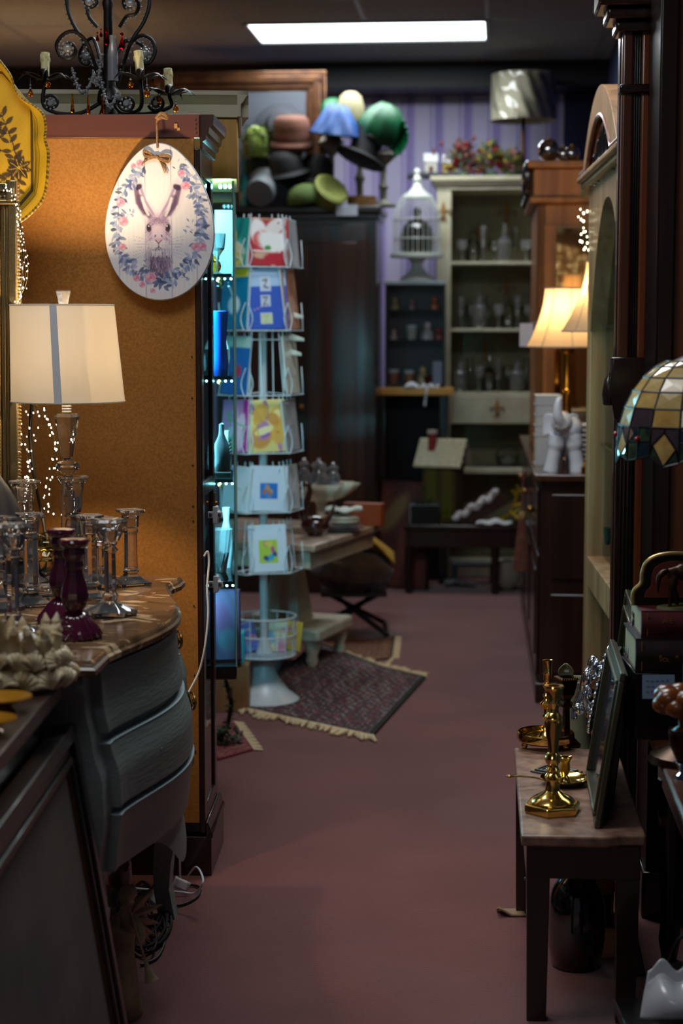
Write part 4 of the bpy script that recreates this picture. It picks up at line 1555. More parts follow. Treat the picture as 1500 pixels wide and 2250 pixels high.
# ------------------------------------------------------------------ things on the carpet under the chest
p = onz(300, 2235)
ANG = mat('ivory_resin', (196, 178, 146), .5, col2=(160, 138, 104), scale=14, bump=.3, bscale=60)
angel = thing('angel_figure', 'cream carved angel blowing a long trumpet on the carpet behind the painting', 'figurine', onz(276, 2235), .2)
angel.scale = (.66, .66, .66)
b = B().lathe([(0, 0), (.05, 0), (.055, .02), (.042, .12), (.030, .22), (.036, .30), (.034, .34), (.014, .365), (.012, .38), (0, .38)], 26, sy=.8, wob=lambda a, z: 1 + .07 * cos(9 * a + z * 12))
b.tube(spline([(.026, -.01, .345), (.05, -.04, .30), (.045, -.06, .27)], 6), [.016] * 6 + [.014] * 6 + [.012], 10)
b.tube(spline([(-.026, -.01, .345), (-.03, -.05, .32), (.02, -.07, .30)], 6), [.016] * 6 + [.013] * 6 + [.011], 10)
b.ball((.008, -.005, .412), .030, 18, 12, (.85, .95, 1.1))
b.ball((.01, -.034, .405), .006, 8, 6)
b.ball((.014, -.004, .425), .030, 14, 8, (.95, 1, .9), wob=lambda a, t: 1 + .06 * cos(8 * a + 5 * t))
ob('body', b, ANG, angel, smooth=60)
for s in (-1, 1):
    wb = B()
    for k in range(6):
        wb.leaf((s * .012, .03, .33 - k * .006), .16 - .012 * k, .034, (s * (.45 + .1 * k), .35, .35 - .28 * k), (0, 1, 0))
    ob('wing', wb, ANG, angel, solid=.004)
hb = B()
p0, p1 = Vector((.010, -.055, .395)), Vector((.078, -.10, .155))
hb.tube([p0, p0.lerp(p1, .7)], .004, 8)
M = T(p0.lerp(p1, .65)) @ (p1 - p0).to_track_quat('Z', 'Y').to_matrix().to_4x4()
hb.lathe([(.004, 0), (.008, .04), (.015, .07), (.024, .088), (.022, .088), (.006, .03), (0, .03)], 20, M=M)
ob('trumpet', hb, ANG, angel)
p = onz(266, 2080)
r = thing('amber_bottle', 'textured brown glass bottle on the carpet under the chest', 'bottle', p, 0)
b = B().lathe([(0, 0), (.034, 0), (.038, .02), (.036, .10), (.028, .14), (.024, .15), (.028, .165), (.027, .21), (.018, .235), (.010, .245), (0, .246)], 24, wob=lambda a, z: 1 + .03 * cos(9 * a + z * 150))
ob('glass_body', b, mat('brown_crackle_glass', (92, 44, 14), .2, coat=.6, col2=(40, 18, 8), scale=60, bump=.6, bscale=120), r)
ob('stopper', B().lathe([(0, .244), (.010, .244), (.012, .256), (.006, .272), (0, .275)], 14), mat('brown_stopper', (70, 34, 14), .3), r)
b = B()
KB = mat('black_cable', (18, 17, 18), .5)
for q in range(3):
    pts = [onz(300 + 25 * q + r_.uniform(-20, 20), 2000 + r_.uniform(-60, 40)) + Vector((0, 0, .006 + .008 * q))]
    for k in range(12):
        a = k * 1.1 + q
        pts.append(onz(318 + 48 * cos(a) + r_.uniform(-12, 12), 2030 + 62 * sin(a) + r_.uniform(-14, 14)) + Vector((0, 0, .006 + r_.uniform(0, .02))))
    b.tube(spline(pts, 6), .0032, 6)
o = ob('extension_cable', b, KB)
tag(o, 'heap of black extension cords on the carpet under the chest', 'cable')
b = B().tube(spline([onz(310, 2125) + Vector((0, 0, .005)), onz(345, 2108) + Vector((0, 0, .005)), onz(362, 2070) + Vector((0, 0, .004)), onz(350, 2040) + Vector((0, 0, .004)), onz(325, 2035) + Vector((0, 0, .004)), onz(300, 2060) + Vector((0, 0, .02))], 10), .0034, 7)
tag(ob('extension_cable', b, KB), 'single black cord looping out onto the carpet from the heap', 'cable')
b = B().tube(spline([onz(360, 1996) + Vector((0, 0, .006)), onz(400, 1992) + Vector((0, 0, .005)), onz(432, 1975) + Vector((0, 0, .005)), onz(438, 1955) + Vector((0, 0, .006)), onz(410, 1948) + Vector((0, 0, .006)), onz(360, 1952) + Vector((0, 0, .012))], 10), .0036, 7)
tag(ob('extension_cable', b, KB), 'black cord lying beside the chest foot near the cabinet plinth', 'cable')
TAGM = mat('paper_label', (226, 216, 214), .7)
for (px, py, a, lab) in ((398, 1938, .5, 'white paper tag on the cable beside the chest leg'), (338, 1966, .9, 'crumpled paper tag on a cord under the chest')):
    b = B().grid(lambda u, v: ((u - .5) * .045, .004 * sin(u * 5), (v - .5) * .03), 6, 4)
    o = ob('paper_tag', b, TAGM, loc=onz(px, py + 30) + Vector((0, 0, .03)), rot=(radians(-20), a, .2), solid=.001)
    tag(o, lab, 'tag')
# ------------------------------------------------------------------ lit glass display case behind the cabinet
VX, VY = -.3125, 5.22
VW, VD = .95, .50
VR = radians(3)
vz1 = at(500, 392, 5.14).z
case = thing('glass_case', 'tall cyan lit glass showcase with oak header and cream crown', 'display case', (VX, VY, 0), VR)
ob('base', B().bx(-VW, 0, 0, VD, .45, .49).bx(-VW + .08, -.16, .06, VD - .04, 0, .45), W_BLACK, case, bev=.004)
b = B().bx(-VW, 0, .0, .005, .49, vz1).bx(-.005, 0, .005, VD - .005, .49, vz1).bx(-VW, 0, VD - .005, VD, .49, vz1)
ob('glass_panel', b, PANE_C, case, smooth=0)
EDGE = mat('glow_tinted_edge', (176, 236, 244), .15, spec=.8)  # cyan glow of the lit glass edge is put into this pale colour
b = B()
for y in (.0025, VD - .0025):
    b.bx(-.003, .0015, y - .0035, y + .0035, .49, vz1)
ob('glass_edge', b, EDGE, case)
shelfz = [at(500, y, 5.14).z for y in (603, 832, 1062, 1290)]
for z in shelfz:
    s_ = ob('shelf', B().bx(-VW + .01, -.008, .01, VD - .01, z - .004, z + .004), PANE_C, case, smooth=0)
    ob('shelf_edge', B().bx(-VW + .01, -.008, .009, .012, z - .005, z + .005), mat('dark_shelf_edge', (24, 60, 70), .2), s_)
    cl = B()
    for y in (.03, VD - .06):
        cl.ball((-.045, y, z - .012), .009, 8, 6)
    ob('shelf_clip', cl, BRASS_D, s_)
hz0, hz1 = vz1 + .005, at(500, 250, 5.12).z
ob('oak_header', B().bx(-VW, .012, -.01, VD + .02, hz0, hz1), wood('pale_header_oak', (200, 152, 78), (172, 124, 56), .45), case, bev=.004)
prof = [(0, 0), (.010, .0), (.010, .035), (.016, .040), (.026, .056), (.032, .060), (.032, .072), (0, .072)]
b = B()
n = len(prof)
for (ax, sgn) in (('x', 1), ('y', 1)):
    if ax == 'x':
        vs = [(.012 + p[0], -.042, hz1 + p[1]) for p in prof] + [(.012 + p[0], VD + .05, hz1 + p[1]) for p in prof]
    else:
        vs = [(-VW, -.01 - p[0], hz1 + p[1]) for p in prof] + [(.044, -.01 - p[0], hz1 + p[1]) for p in prof]
    b.add(vs, [tuple(range(n)), tuple(range(2 * n - 1, n - 1, -1))] + [(i, (i + 1) % n, n + (i + 1) % n, n + i) for i in range(n)])
b.bx(-VW, .014, -.01, VD + .02, hz1, hz1 + .071)
ob('cream_crown', b, mat('cream_crown_paint', (188, 182, 158), .55), case, smooth=30)
LEDM = glow('cold_led', (.35, .92, 1.0), 30)
b = B()
for r0 in range(3):
    for k in range(3):
        b.ball((-.012 - .014 * r0, .03 + .03 * k + .1 * (r0 % 2) * 0, vz1 - .012 - .0), .0045, 8, 6)
ob('led_lamp', b, LEDM, case, kind='stuff')
b = B()
for i, z in enumerate(shelfz):
    for k in range(5):
        b.ball((-.01 - .018 * k, .02, z - .010), .0032, 6, 4)
ob('led_lamp', b, LEDM, case, kind='stuff')
MV = T(VX, VY, 0) @ Rz(VR)


def inv(x, y, z):
    return MV @ Vector((x, y, z))


for (zz, pw) in ((vz1 - .04, 15), (shelfz[0] - .04, 15), (shelfz[1] - .04, 15), (shelfz[2] - .04, 15), (shelfz[3] - .04, 3)):
    point('case_led', inv(-.13, .04, zz), pw, CYAN, .02)
# things on the case shelves close to the aisle pane
def case_item(name, label, cat, px, py, zi, dx=-.035, dy=None):
    """stand a thing on case shelf zi, near the aisle pane, under photograph column px"""
    best = None
    for k in range(60):
        y = -.01 - .14 * k / 59
        w = inv(y, .07, 0)
        x_ = w.x / w.y * FPX + 750
        if best is None or abs(x_ - px) < best[0]:
            best = (abs(x_ - px), y)
    z = .491 if zi is None else shelfz[zi] + .004
    return thing(name, label, cat, inv(best[1], .07 if dy is None else dy, z))


r = case_item('blue_vase', 'tall cobalt blue glass vase on lit case shelf', 'vase', 484, 820, 1)
ob('body', B().lathe([(0, 0), (.024, 0), (.026, .04), (.020, .10), (.026, .19), (.023, .192), (.016, .1), (0, .1)], 16), mat('cobalt_glass', (20, 90, 230), .1, coat=.6), r)
r = case_item('picture_frame', 'small black framed white picture in lit case', 'picture frame', 490, 665, 0)
b = B().bx(-.03, .03, -.006, .006, .0, .012).bx(-.03, .03, -.006, .006, .065, .077).bx(-.03, -.02, -.006, .006, .012, .065).bx(.02, .03, -.006, .006, .012, .065)
ob('frame', b, BLACKC, r)
ob('card', B().bx(-.02, .02, -.002, .004, .012, .065), mat('white_card', (240, 240, 245), .6), r)
r.location.z = at(490, 672, r.location.y).z
r.location.z = shelfz[1] + .004 + .192
r.location.z = shelfz[1] + .004
r.location = inv(-.05, .17, shelfz[1] + .004)
b = B().bx(-.034, .034, -.05, .05, 0, .02)
r = case_item('necklace_bust', 'black velvet necklace bust on lit case shelf', 'display bust', 487, 1062, 2)
ob('bust', B().lathe([(0, 0), (.030, 0), (.034, .02), (.038, .06), (.030, .10), (.012, .13), (.010, .16), (0, .165)], 18, sx=.7), mat('black_velvet', (14, 18, 26), .8, sheen=.4), r)
ob('stand', B().bx(-.03, .03, -.045, .045, 0, .02), BLACKC, r, bev=.003)
bb = B()
for k in range(16):
    a = pi * k / 15
    bb.ball((.024 + .003 * sin(a), .030 * cos(a), .11 - .055 * sin(a)), .003, 6, 4)
ob('necklace', bb, CHROME, r)
r = case_item('glass_goblet', 'clear glass goblet on topmost lit case shelf', 'glass', 480, 600, 0)
ob('goblet', B().lathe([(0, 0), (.026, 0), (.004, .008), (.004, .05), (.022, .075), (.026, .12), (.0245, .12), (.018, .078), (0, .07)], 20), CRYSTAL, r)
r = case_item('amber_bird', 'amber glass ornament high in the lit case', 'ornament', 476, 440, 0, dy=.13)
b = B().ball((0, 0, .026), .02, 12, 8, (.8, 1.2, 1)).ball((0, -.018, .05), .012, 10, 8).lathe([(.012, 0), (.004, .006), (.004, .012), (0, .012)], 12)
ob('body', b, AMBERG, r)
r.location.z = shelfz[0] + .004
r = case_item('crystal_vase', 'cut crystal vase on lowest glass shelf of lit case', 'vase', 480, 1285, 3)
ob('body', B().lathe([(0, 0), (.028, 0), (.02, .02), (.032, .09), (.04, .15), (.037, .15), (.026, .08), (0, .03)], 14), CRYSTAL, r, smooth=0)
r = case_item('print_box', 'flat box with pastel print at the foot of the lit case', 'box', 490, 1330, None)
flat_print('lid', .10, .22, 20, 24, lambda cv: (cv.c.__imul__((1 + cv.noise(10, .2, 4, (9, 9)))[..., None]), cv.ell(.4, .4, .3, .2, 20, (110, 70, 110), .5), cv.ell(.6, .7, .3, .15, 0, (84, 104, 124), .5)), PRINT, r, solid=.02, base=(96, 82, 116), rot=(radians(-8), 0, radians(10)))

WF = mat('white_bisque', (206, 212, 216), .4)
for (x, y, zi, h, rr, lab) in ((-.02, .30, 0, .16, .020, 'slim white china bud vase on the topmost lit case shelf'), (-.035, .36, 1, .15, .030, 'white china jar behind the blue vase in the lit case'), (-.02, .26, 2, .13, .018, 'white china bottle behind the velvet bust in the lit case'),
                             (-.022, .32, 3, .19, .022, 'tall white china vase on the lowest lit case shelf')):
    r = thing('china_vase', lab, 'vase', inv(x - .01, y, shelfz[zi] + .004), 0, 'white china in the lit case')
    ob('body', B().lathe([(0, 0), (rr * .7, 0), (rr, h * .3), (rr * .9, h * .55), (rr * .4, h * .78), (rr * .6, h), (rr * .5, h), (rr * .3, h * .78), (0, h * .7)], 20), WF, r)
r = case_item('photo_stand', 'pale blue card in an acrylic stand high in the lit case', 'card', 498, 600, 0, dy=.20)
ob('sheet', B().bx(-.028, .028, -.001, .001, 0, .20), mat('pale_blue_sheet', (160, 206, 226), .6), r)
r.location = inv(-.03, .22, shelfz[0] + .004)
r.rotation_euler = (radians(-6), 0, radians(8))

# ------------------------------------------------------------------ rotating card rack
RX = onz(583, 1530)
rack = thing('card_rack', 'white wire rotating card rack with pedestal foot beside the lit case', 'card rack', (RX.x, 7.0, 0), 0)
RK = Vector((RX.x, 7.0, 0))
b = B().lathe([(0, 0), (.14, 0), (.145, .015), (.10, .05), (.05, .12), (.035, .20), (.02, .26), (0, .26)], 32)
ob('pedestal', b, mat('white_enamel', (196, 204, 208), .35), rack)
ob('pole', B().lathe([(.016, .2), (.016, 1.90), (0, 1.91)], 12), WIREW, rack)
zc = lambda py: at(600, py, 6.87).z
b = B()
for zz, rr in ((zc(1450), .125), (zc(1405), .127), (zc(1365), .129)):
    b.tube([(rr * cos(2 * pi * k / 40), rr * sin(2 * pi * k / 40), zz) for k in range(40)], .0035, 6, closed=True)
for k in range(16):
    a = 2 * pi * k / 16
    b.tube([(.125 * cos(a), .125 * sin(a), zc(1450)), (.129 * cos(a), .129 * sin(a), zc(1365))], .0025, 5)
for k in range(8):
    a = 2 * pi * k / 8
    b.tube([(.016 * cos(a), .016 * sin(a), zc(1450)), (.125 * cos(a), .125 * sin(a), zc(1450))], .0025, 5)
ob('wire_basket', b, WIREW, rack)
ob('basket_floor', B().lathe([(0, zc(1450) + .002), (.123, zc(1450) + .002), (.123, zc(1450) + .006), (0, zc(1450) + .006)], 32), mat('clear_tray', (150, 170, 180), .3), rack)
FACE = [radians(-90 + 12), radians(-90 - 45), radians(-90 + 72)]
RAD = [0, .031, .006]     # directions the three visible pocket columns look
rows = [(475, 582), (585, 722), (735, 865), (876, 992), (1022, 1122), (1152, 1256)]
for fi, fa in enumerate(FACE):
    ux, uy = cos(fa), sin(fa)
    tx, ty_ = -sin(fa), cos(fa)
    w = .082
    dr0 = RAD[fi]
    for zt_, zb_ in rows:
        z0, z1 = zc(zb_), zc(zt_)
        bb = B()
        for s in (-.8, -.3, .3, .8):
            p0 = Vector((ux * (.105 + dr0) + tx * w * s, uy * (.105 + dr0) + ty_ * w * s, z0 - .01))
            p1 = Vector((ux * (.085 + dr0) + tx * w * s, uy * (.085 + dr0) + ty_ * w * s, z1 + .01))
            bb.tube([p0, p1], .0022, 5)
        q = lambda s, d, z: Vector((ux * (d + dr0 * (d > .05)) + tx * w * s, uy * (d + dr0 * (d > .05)) + ty_ * w * s, z))
        bb.tube([q(-1, .105, z0 - .008), q(-1, .135, z0 - .008), q(1, .135, z0 - .008), q(1, .105, z0 - .008)], .0024, 5)
        bb.tube(spline([q(-.9, .135, z0 - .008), q(-.75, .138, z0 + .04), q(-.95, .128, z0 + .10)], 4), .0022, 5)
        bb.tube(spline([q(.9, .135, z0 - .008), q(.75, .138, z0 + .04), q(.95, .128, z0 + .10)], 4), .0022, 5)
        bb.tube([q(-1, .09, z1 - .02), q(1, .09, z1 - .02)], .0022, 5)
        bb.tube([q(0, .02, z0), q(0, .105, z0 - .005)], .0022, 5)
        ob('wire_pocket', bb, WIREW, rack)


def art(seed, cols, n=7):
    def f(cv):
        r = np.random.default_rng(seed)
        for k in range(n):
            cv.ell(r.uniform(.15, .85), r.uniform(.15, .85), r.uniform(.08, .3), r.uniform(.06, .22), r.uniform(0, 180), cols[k % len(cols)], .25, .9)
        for k in range(5):
            cv.line([(r.uniform(.1, .9), r.uniform(.2, .9)), (r.uniform(.1, .9), r.uniform(.2, .9))], .03, cols[k % len(cols)])
    return f


def red_card(cv):
    cv.rect(0, 0, 1, .06, (150, 96, 60))
    art(4, [(226, 218, 214), (200, 60, 60), (232, 226, 224), (168, 30, 40), (236, 232, 230)], 12)(cv)
    cv.ell(.55, .5, .3, .2, 30, (230, 226, 222), .4)
    cv.ell(.5, .62, .08, .05, 0, (60, 140, 60), .3)
    cv.ell(.35, .78, .2, .07, 0, (200, 160, 130), .4)
    cv.ell(.7, .85, .3, .14, 0, (176, 24, 40), .3)


def blue_card(cv):
    cv.rect(0, 0, 1, .3, (168, 188, 216))
    for (x, y, w, h) in ((.5, .25, .28, .24), (.48, .53, .22, .18), (.48, .82, .28, .18)):
        cv.rect(x - w / 2, y - h / 2, x + w / 2, y + h / 2, (206, 206, 216), .9)
        cv.line([(x - .06, y - .05), (x + .05, y - .06), (x - .04, y + .06), (x + .07, y + .07)], .025, (90, 90, 110))
    cv.rect(.36, .74, .62, .9, (206, 208, 150), .8)
    cv.line([(.2, .68), (.55, .58), (.8, .58)], .012, (190, 140, 170))


def mount(cols, seed, x0, y0, x1, y1):
    def f(cv):
        cv.rect(x0, y0, x1, y1, cols[0])
        r = np.random.default_rng(seed)
        for k in range(9):
            cv.ell(r.uniform(x0 + .08, x1 - .08), r.uniform(y0 + .06, y1 - .06), .07, .05, r.uniform(0, 180), cols[1 + k % (len(cols) - 1)], .3)
    return f


cards = [
    (0, 0, (168, 34, 44), red_card, .16, 'red greeting card with white blotches, topmost of the rack facing the aisle', 0),
    (0, 1, (52, 84, 178), blue_card, .165, 'blue greeting card with pale pictures in clear sleeve on the rack', 0),
    (0, 3, (222, 196, 120), art(9, [(220, 160, 60), (170, 110, 170), (120, 70, 140), (240, 220, 150), (206, 130, 50)], 11), .15, 'yellow and mauve greeting card with gold scribbles on the rack', 0),
    (0, 4, (206, 210, 222), mount([(40, 110, 190), (200, 140, 90), (170, 110, 80), (60, 130, 200)], 2, .28, .38, .72, .72), .15, 'white card with small square blue and orange picture', 0),
    (0, 5, (220, 224, 234), mount([(190, 210, 60), (60, 170, 210), (200, 90, 150), (230, 210, 80), (70, 60, 130)], 5, .28, .32, .76, .80), .15, 'white card with small yellow green picture, lowest on the rack', -.08),
    (1, 0, (40, 150, 140), art(12, [(220, 210, 90), (60, 180, 170), (230, 220, 200), (30, 120, 120)], 9), .15, 'teal greeting card with yellow figures, topmost beside the lit case', 0),
    (1, 1, (20, 130, 170), lambda cv: (cv.rect(0, 0, 1, .16, (222, 206, 60)), cv.ell(.5, .6, .22, .15, 0, (220, 232, 238), .3), cv.line([(.3, .3), (.5, .5)], .05, (220, 232, 238))), .155, 'blue card with yellow band and white teapot on the rack', 0),
    (1, 2, (40, 110, 180), lambda cv: (cv.rect(0, 0, 1, .2, (190, 220, 206)), cv.ell(.6, .6, .12, .1, 0, (190, 60, 90), .4)), .15, 'blue card with pale green top band on the rack', 0),
    (1, 3, (226, 160, 210), lambda cv: (cv.rect(.82, 0, 1, 1, (200, 60, 160)), art(15, [(240, 236, 244), (140, 200, 150), (250, 210, 236)], 9)(cv)), .15, 'pink floral card with magenta edge seen past the glass case', 0),
    (1, 4, (232, 238, 242), lambda cv: cv.line([(.3, .5), (.5, .48), (.7, .52)], .03, (190, 210, 220)), .155, 'plain white card standing on the rack beside the lit case', 0),
    (2, 1, (190, 140, 110), art(21, [(210, 170, 150), (160, 110, 90)], 5), .15, 'brownish card seen nearly edge on, on the far side of the rack', 0),
    (2, 2, (206, 206, 190), art(22, [(220, 220, 206), (180, 180, 160)], 4), .15, 'pale envelope card with curled corner on the far side of the rack', 0),
    (2, 3, (170, 174, 176), art(23, [(150, 150, 150), (190, 190, 190)], 4), .15, 'grey card seen edge on beside the glass jars', 0),
    (2, 4, (210, 212, 210), art(24, [(226, 226, 226), (180, 184, 190)], 4), .15, 'off white card seen edge on above the dark swan', 0),
    (2, 0, (186, 196, 200), art(25, [(206, 210, 212), (160, 170, 176)], 4), .15, 'pale grey card edge on beside the red card', 0),
]
for (fi, ri, base_c, fn, wd, lab, da) in cards:
    fa = FACE[fi]
    z0, z1 = zc(rows[ri][1]), zc(rows[ri][0])
    r = flat_print('greeting_card', wd, z1 - z0, 40, 50, fn, PRINTG, None, 0, .002, base=base_c)
    r.location = RK + Vector((cos(fa) * (.124 + RAD[fi]), sin(fa) * (.124 + RAD[fi]), z0 - .004))
    r.rotation_euler = (radians(-6), radians(-2 if ri % 2 else 2), fa + pi / 2 + da)
    tag(r, lab, 'card', 'greeting cards on the wire rack')
    e = ob('card_insert', B().bx(-wd / 2 + .004, wd / 2 - .004, .002, .008, .002, z1 - z0 - .004), mat('card_paper', (222, 222, 220), .7), r)
# curled corners of envelopes on the far column
for (px, py, lab) in ((690, 690, 'curled white paper corner sticking from the rack, highest'), (692, 740, 'curled white paper corner just under the highest one'), (686, 772, 'small cream paper end sticking out of the rack')):
    p = at(px - 30, py, 6.96)
    b = B().grid(lambda u, v: (-.05 + .06 * u, .02 * sin(u * 3), .03 * (v - .5) * (1 - .6 * u) - .012 * u), 8, 4)
    o = ob('envelope', b, mat('envelope_paper', (206, 204, 190), .7), loc=p, solid=.0015)
    tag(o, lab, 'envelope', 'loose envelopes in the card rack')
# cards lying in the basket
for k, (px, py, c, lab) in enumerate(((545, 1412, (90, 110, 200), 'blue and pink card lying in the rack basket'), (605, 1395, (214, 206, 170), 'cream card standing in the rack basket'), (640, 1400, (200, 180, 70), 'yellow card in the rack basket'))):
    q = Vector(((px - 583) * .00165, -.02 + .03 * k, zc(1450) + .008))
    o = flat_print('greeting_card', .105, .12, 20, 24, art(31 + k, [c, (200, 120, 160), (90, 160, 200), (220, 210, 160)], 6), PRINTG, None, 0, .002, base=c)
    o.location = RK + q
    o.rotation_euler = (radians(-14), radians((-14, 3, 12)[k]), radians((14, -6, 20)[k]))
    tag(o, lab, 'card', 'cards in the rack basket')
# teal box on a pale wooden box, and a garland beside the rack foot
p = onz(510, 1545)
o = ob('wooden_box', B().bx(-.09, .065, -.07, .07, 0, .19), W_OAKL, loc=Vector((-.425, 6.88, 0)), bev=.003)
tag(o, 'pale wooden box on the carpet with a teal box on top', 'box')
o = ob('teal_box', B().bx(-.075, .045, -.05, .05, 0, .12), mat('teal_card', (20, 170, 190), .5), loc=Vector((-.425, 6.88, .1905)), bev=.003)
tag(o, 'bright teal box on top of the wooden box', 'box')
p = onz(500, 1640)
gar = thing('fir_garland', 'dark green leafy garland curling on the floor by the lit case', 'garland', p)
sp_ = spline([(-.03, .0, .02), (.0, .03, .08), (.01, .04, .16), (-.01, .05, .24), (.0, .05, .30), (.03, .04, .305), (.045, .03, .285)], 10)
ob('stem', B().tube(sp_, .008, 7), mat('vine', (46, 44, 24), .8), gar)
lb = B()
for q in sp_[::1]:
    for k in range(3):
        a = r_.uniform(0, 6.28)
        lb.leaf(q, r_.uniform(.02, .035), .013, (cos(a), sin(a), r_.uniform(-.3, .8)))
for k in range(60):
    lb.leaf((r_.uniform(-.05, .05), r_.uniform(-.04, .04), r_.uniform(.0, .06)), .04, .016, (r_.uniform(-1, 1), r_.uniform(-1, 1), r_.uniform(0, .7)))
ob('leaves', lb, mat('fir_green', (54, 76, 40), .7, col2=(34, 52, 30), scale=30), gar, kind='stuff')

# ------------------------------------------------------------------ white pedestal table with marble slab
wt = thing('pedestal_table', 'white pedestal table with pale marble slab beside the card rack', 'table', (-.11, 7.16, 0), radians(-20))
tz = .615
STONE = mat('pale_marble', (196, 172, 150), .3, col2=(164, 138, 118), scale=8, detail=8, dist=1.5)
WPAINT = mat('antique_white_paint', (206, 200, 180), .5, col2=(186, 178, 156), scale=12)
ob('marble_slab', B().bx(-.70, 0, 0, .86, tz - .03, tz), STONE, wt, bev=.006)
ob('apron', B().bx(-.67, -.03, .03, .83, tz - .105, tz - .03), WPAINT, wt, bev=.004)
b = B()
b.lathe([(.13, .20), (.12, .24), (.085, .42), (.11, .50), (.11, .515)], 4, ph=pi / 4, c=(-.34, .56, 0))
ob('pedestal', b, WPAINT, wt, smooth=0, bev=.006)
ob('plinth', B().bx(-.56, -.11, .34, .78, .145, .205), WPAINT, wt, bev=.015)
for (x, y) in ((-.51, .39), (-.16, .39), (-.16, .73), (-.51, .73)):
    ob('leg', B().lathe([(.018, 0), (.022, .02), (.018, .035), (.028, .06), (.022, .08), (.034, .11), (.036, .15)], 16, c=(x, y, 0)), WPAINT, wt)
WT = T(-.11, 7.16, 0) @ Rz(radians(-20))


def onw(px, py, z=tz):
    return onz(px, py, z)


# frilled shell platter on a foot with glass jars
p = onw(730, 1150)
r = thing('shell_platter', 'scalloped pearl shell platter raised on a stand with glass jars', 'platter', Vector((-.091, 7.845, tz)))
PL = mat('pearl_shell', (216, 206, 184), .25, coat=.4)
b = B().lathe([(0, 0), (.06, 0), (.06, .01), (.022, .03), (.02, .09), (.03, .115), (0, .115)], 20)
ob('foot', b, PL, r)
b = B().lathe([(0, .112), (.05, .114), (.10, .13), (.15, .17), (.165, .19), (.163, .194), (.10, .138), (.04, .122), (0, .12)], 60, wob=lambda a, z: 1 + (.07 * cos(11 * a) if z > .13 else 0), sx=1.0, sy=.8)
ob('platter', b, PL, r, smooth=60)
PZ = tz + .122
for (dx, dy, h, rr, kind, lab) in ((-.075, .01, .15, .030, 'j', 'tall clear glass jar on the shell platter beside the rack'), (-.01, -.03, .17, .042, 'p', 'round lidded glass jar, tallest on the shell platter'),
                                   (.055, .02, .13, .030, 'j', 'short clear glass jar towards the platter edge'), (.01, .045, .14, .032, 'j', 'clear glass jar behind the round lidded jar'),
                                   (.065, -.035, .055, .032, 'b', 'small crystal bowl at the platter edge')):
    g = thing('glass_jar', lab, 'jar', Vector((-.091 + dx, 7.845 + dy, PZ + .02 * (abs(dx) > .05))), 0, 'glassware on the shell platter')
    if kind == 'b':
        ob('bowl', B().lathe([(0, 0), (.02, 0), (.026, .03), (.034, .055), (.031, .055), (.022, .03), (0, .012)], 24, wob=lambda a, z: 1 + .05 * cos(12 * a)), CRYSTAL, g)
    else:
        ob('body', B().lathe([(0, 0), (rr * .7, 0), (rr, h * .25), (rr, h * .6), (rr * .6, h * .78), (rr * .85, h * .9), (rr * .8, h * .9), (rr * .5, h * .76), (rr * .9, h * .55), (rr * .9, h * .25), (0, .01)], 20), CRYSTAL, g)
        ob('lid', B().lathe([(0, h * .89), (rr * .9, h * .89), (rr * .6, h * .97), (.006, h * 1.0), (.010, h * 1.06), (0, h * 1.09)], 16), CRYSTAL, g)
# dark swan
r = thing('swan_vase', 'dark brown glass swan figure on the marble slab', 'figurine', onw(692, 1178), .0)
SWM = mat('dark_swan_glass', (58, 26, 18), .12, coat=.7)
b = B().ball((0, 0, .045), .045, 24, 14, (1.35, 1.0, .95)).lathe([(.03, 0), (.034, .008), (.02, .015), (0, .015)], 20)
b.tube(spline([(-.035, 0, .06), (-.05, 0, .10), (-.030, 0, .16), (-.022, 0, .20), (-.036, 0, .222), (-.052, 0, .212), (-.060, 0, .195)], 6), [.022 - .012 * min(1, i / 18) for i in range(31)] + [.010] * 5 + [.004], 12)
b.tube(spline([(.04, 0, .06), (.07, 0, .10), (.085, 0, .15)], 6), [.030 - .0023 * i for i in range(13)], 12, flat=.6)
ob('body', b, SWM, r, smooth=60)
for k in range(5):
    c_ = thing('glass_dish', ('pressed glass dish, lowest of the stack at the slab edge', 'pressed glass dish second from the bottom of the slab stack', 'pressed glass dish in the middle of the slab stack', 'white napkin plate near the top of the slab stack', 'gold rimmed plate on top of the slab stack')[k],
               'dish', Vector((.005, 7.66, tz + .0125 * k)), 0, 'dishes stacked on the marble slab')
    ob('dish', B().lathe([(0, 0), (.05, 0), (.075, .008), (.092 - .008 * k, .012), (.091 - .008 * k, .0165), (.07, .0125), (0, .006)], 36, wob=lambda a, z: 1 + .02 * cos(18 * a)),
       CRYSTAL if k < 3 else PL, c_, smooth=50)
o = ob('orange_box', B().bx(-.09, .09, -.03, .03, 0, .10), mat('rust_card', (150, 70, 30), .6), loc=Vector((.10, 7.90, tz)), rot=(0, 0, -.35), bev=.003)
tag(o, 'rust orange box behind the stacked dishes on the slab', 'box')
o = ob('folded_linen', B().grid(lambda u, v: ((u - .5) * .16, (v - .5) * .10, .02 + .008 * sin(u * 9) * cos(v * 7)), 14, 10), mat('white_linen', (226, 224, 214), .8), loc=Vector((.01, 7.67, tz + .075)), solid=.01)
tag(o, 'folded white linen draped over the stacked dishes', 'napkin')

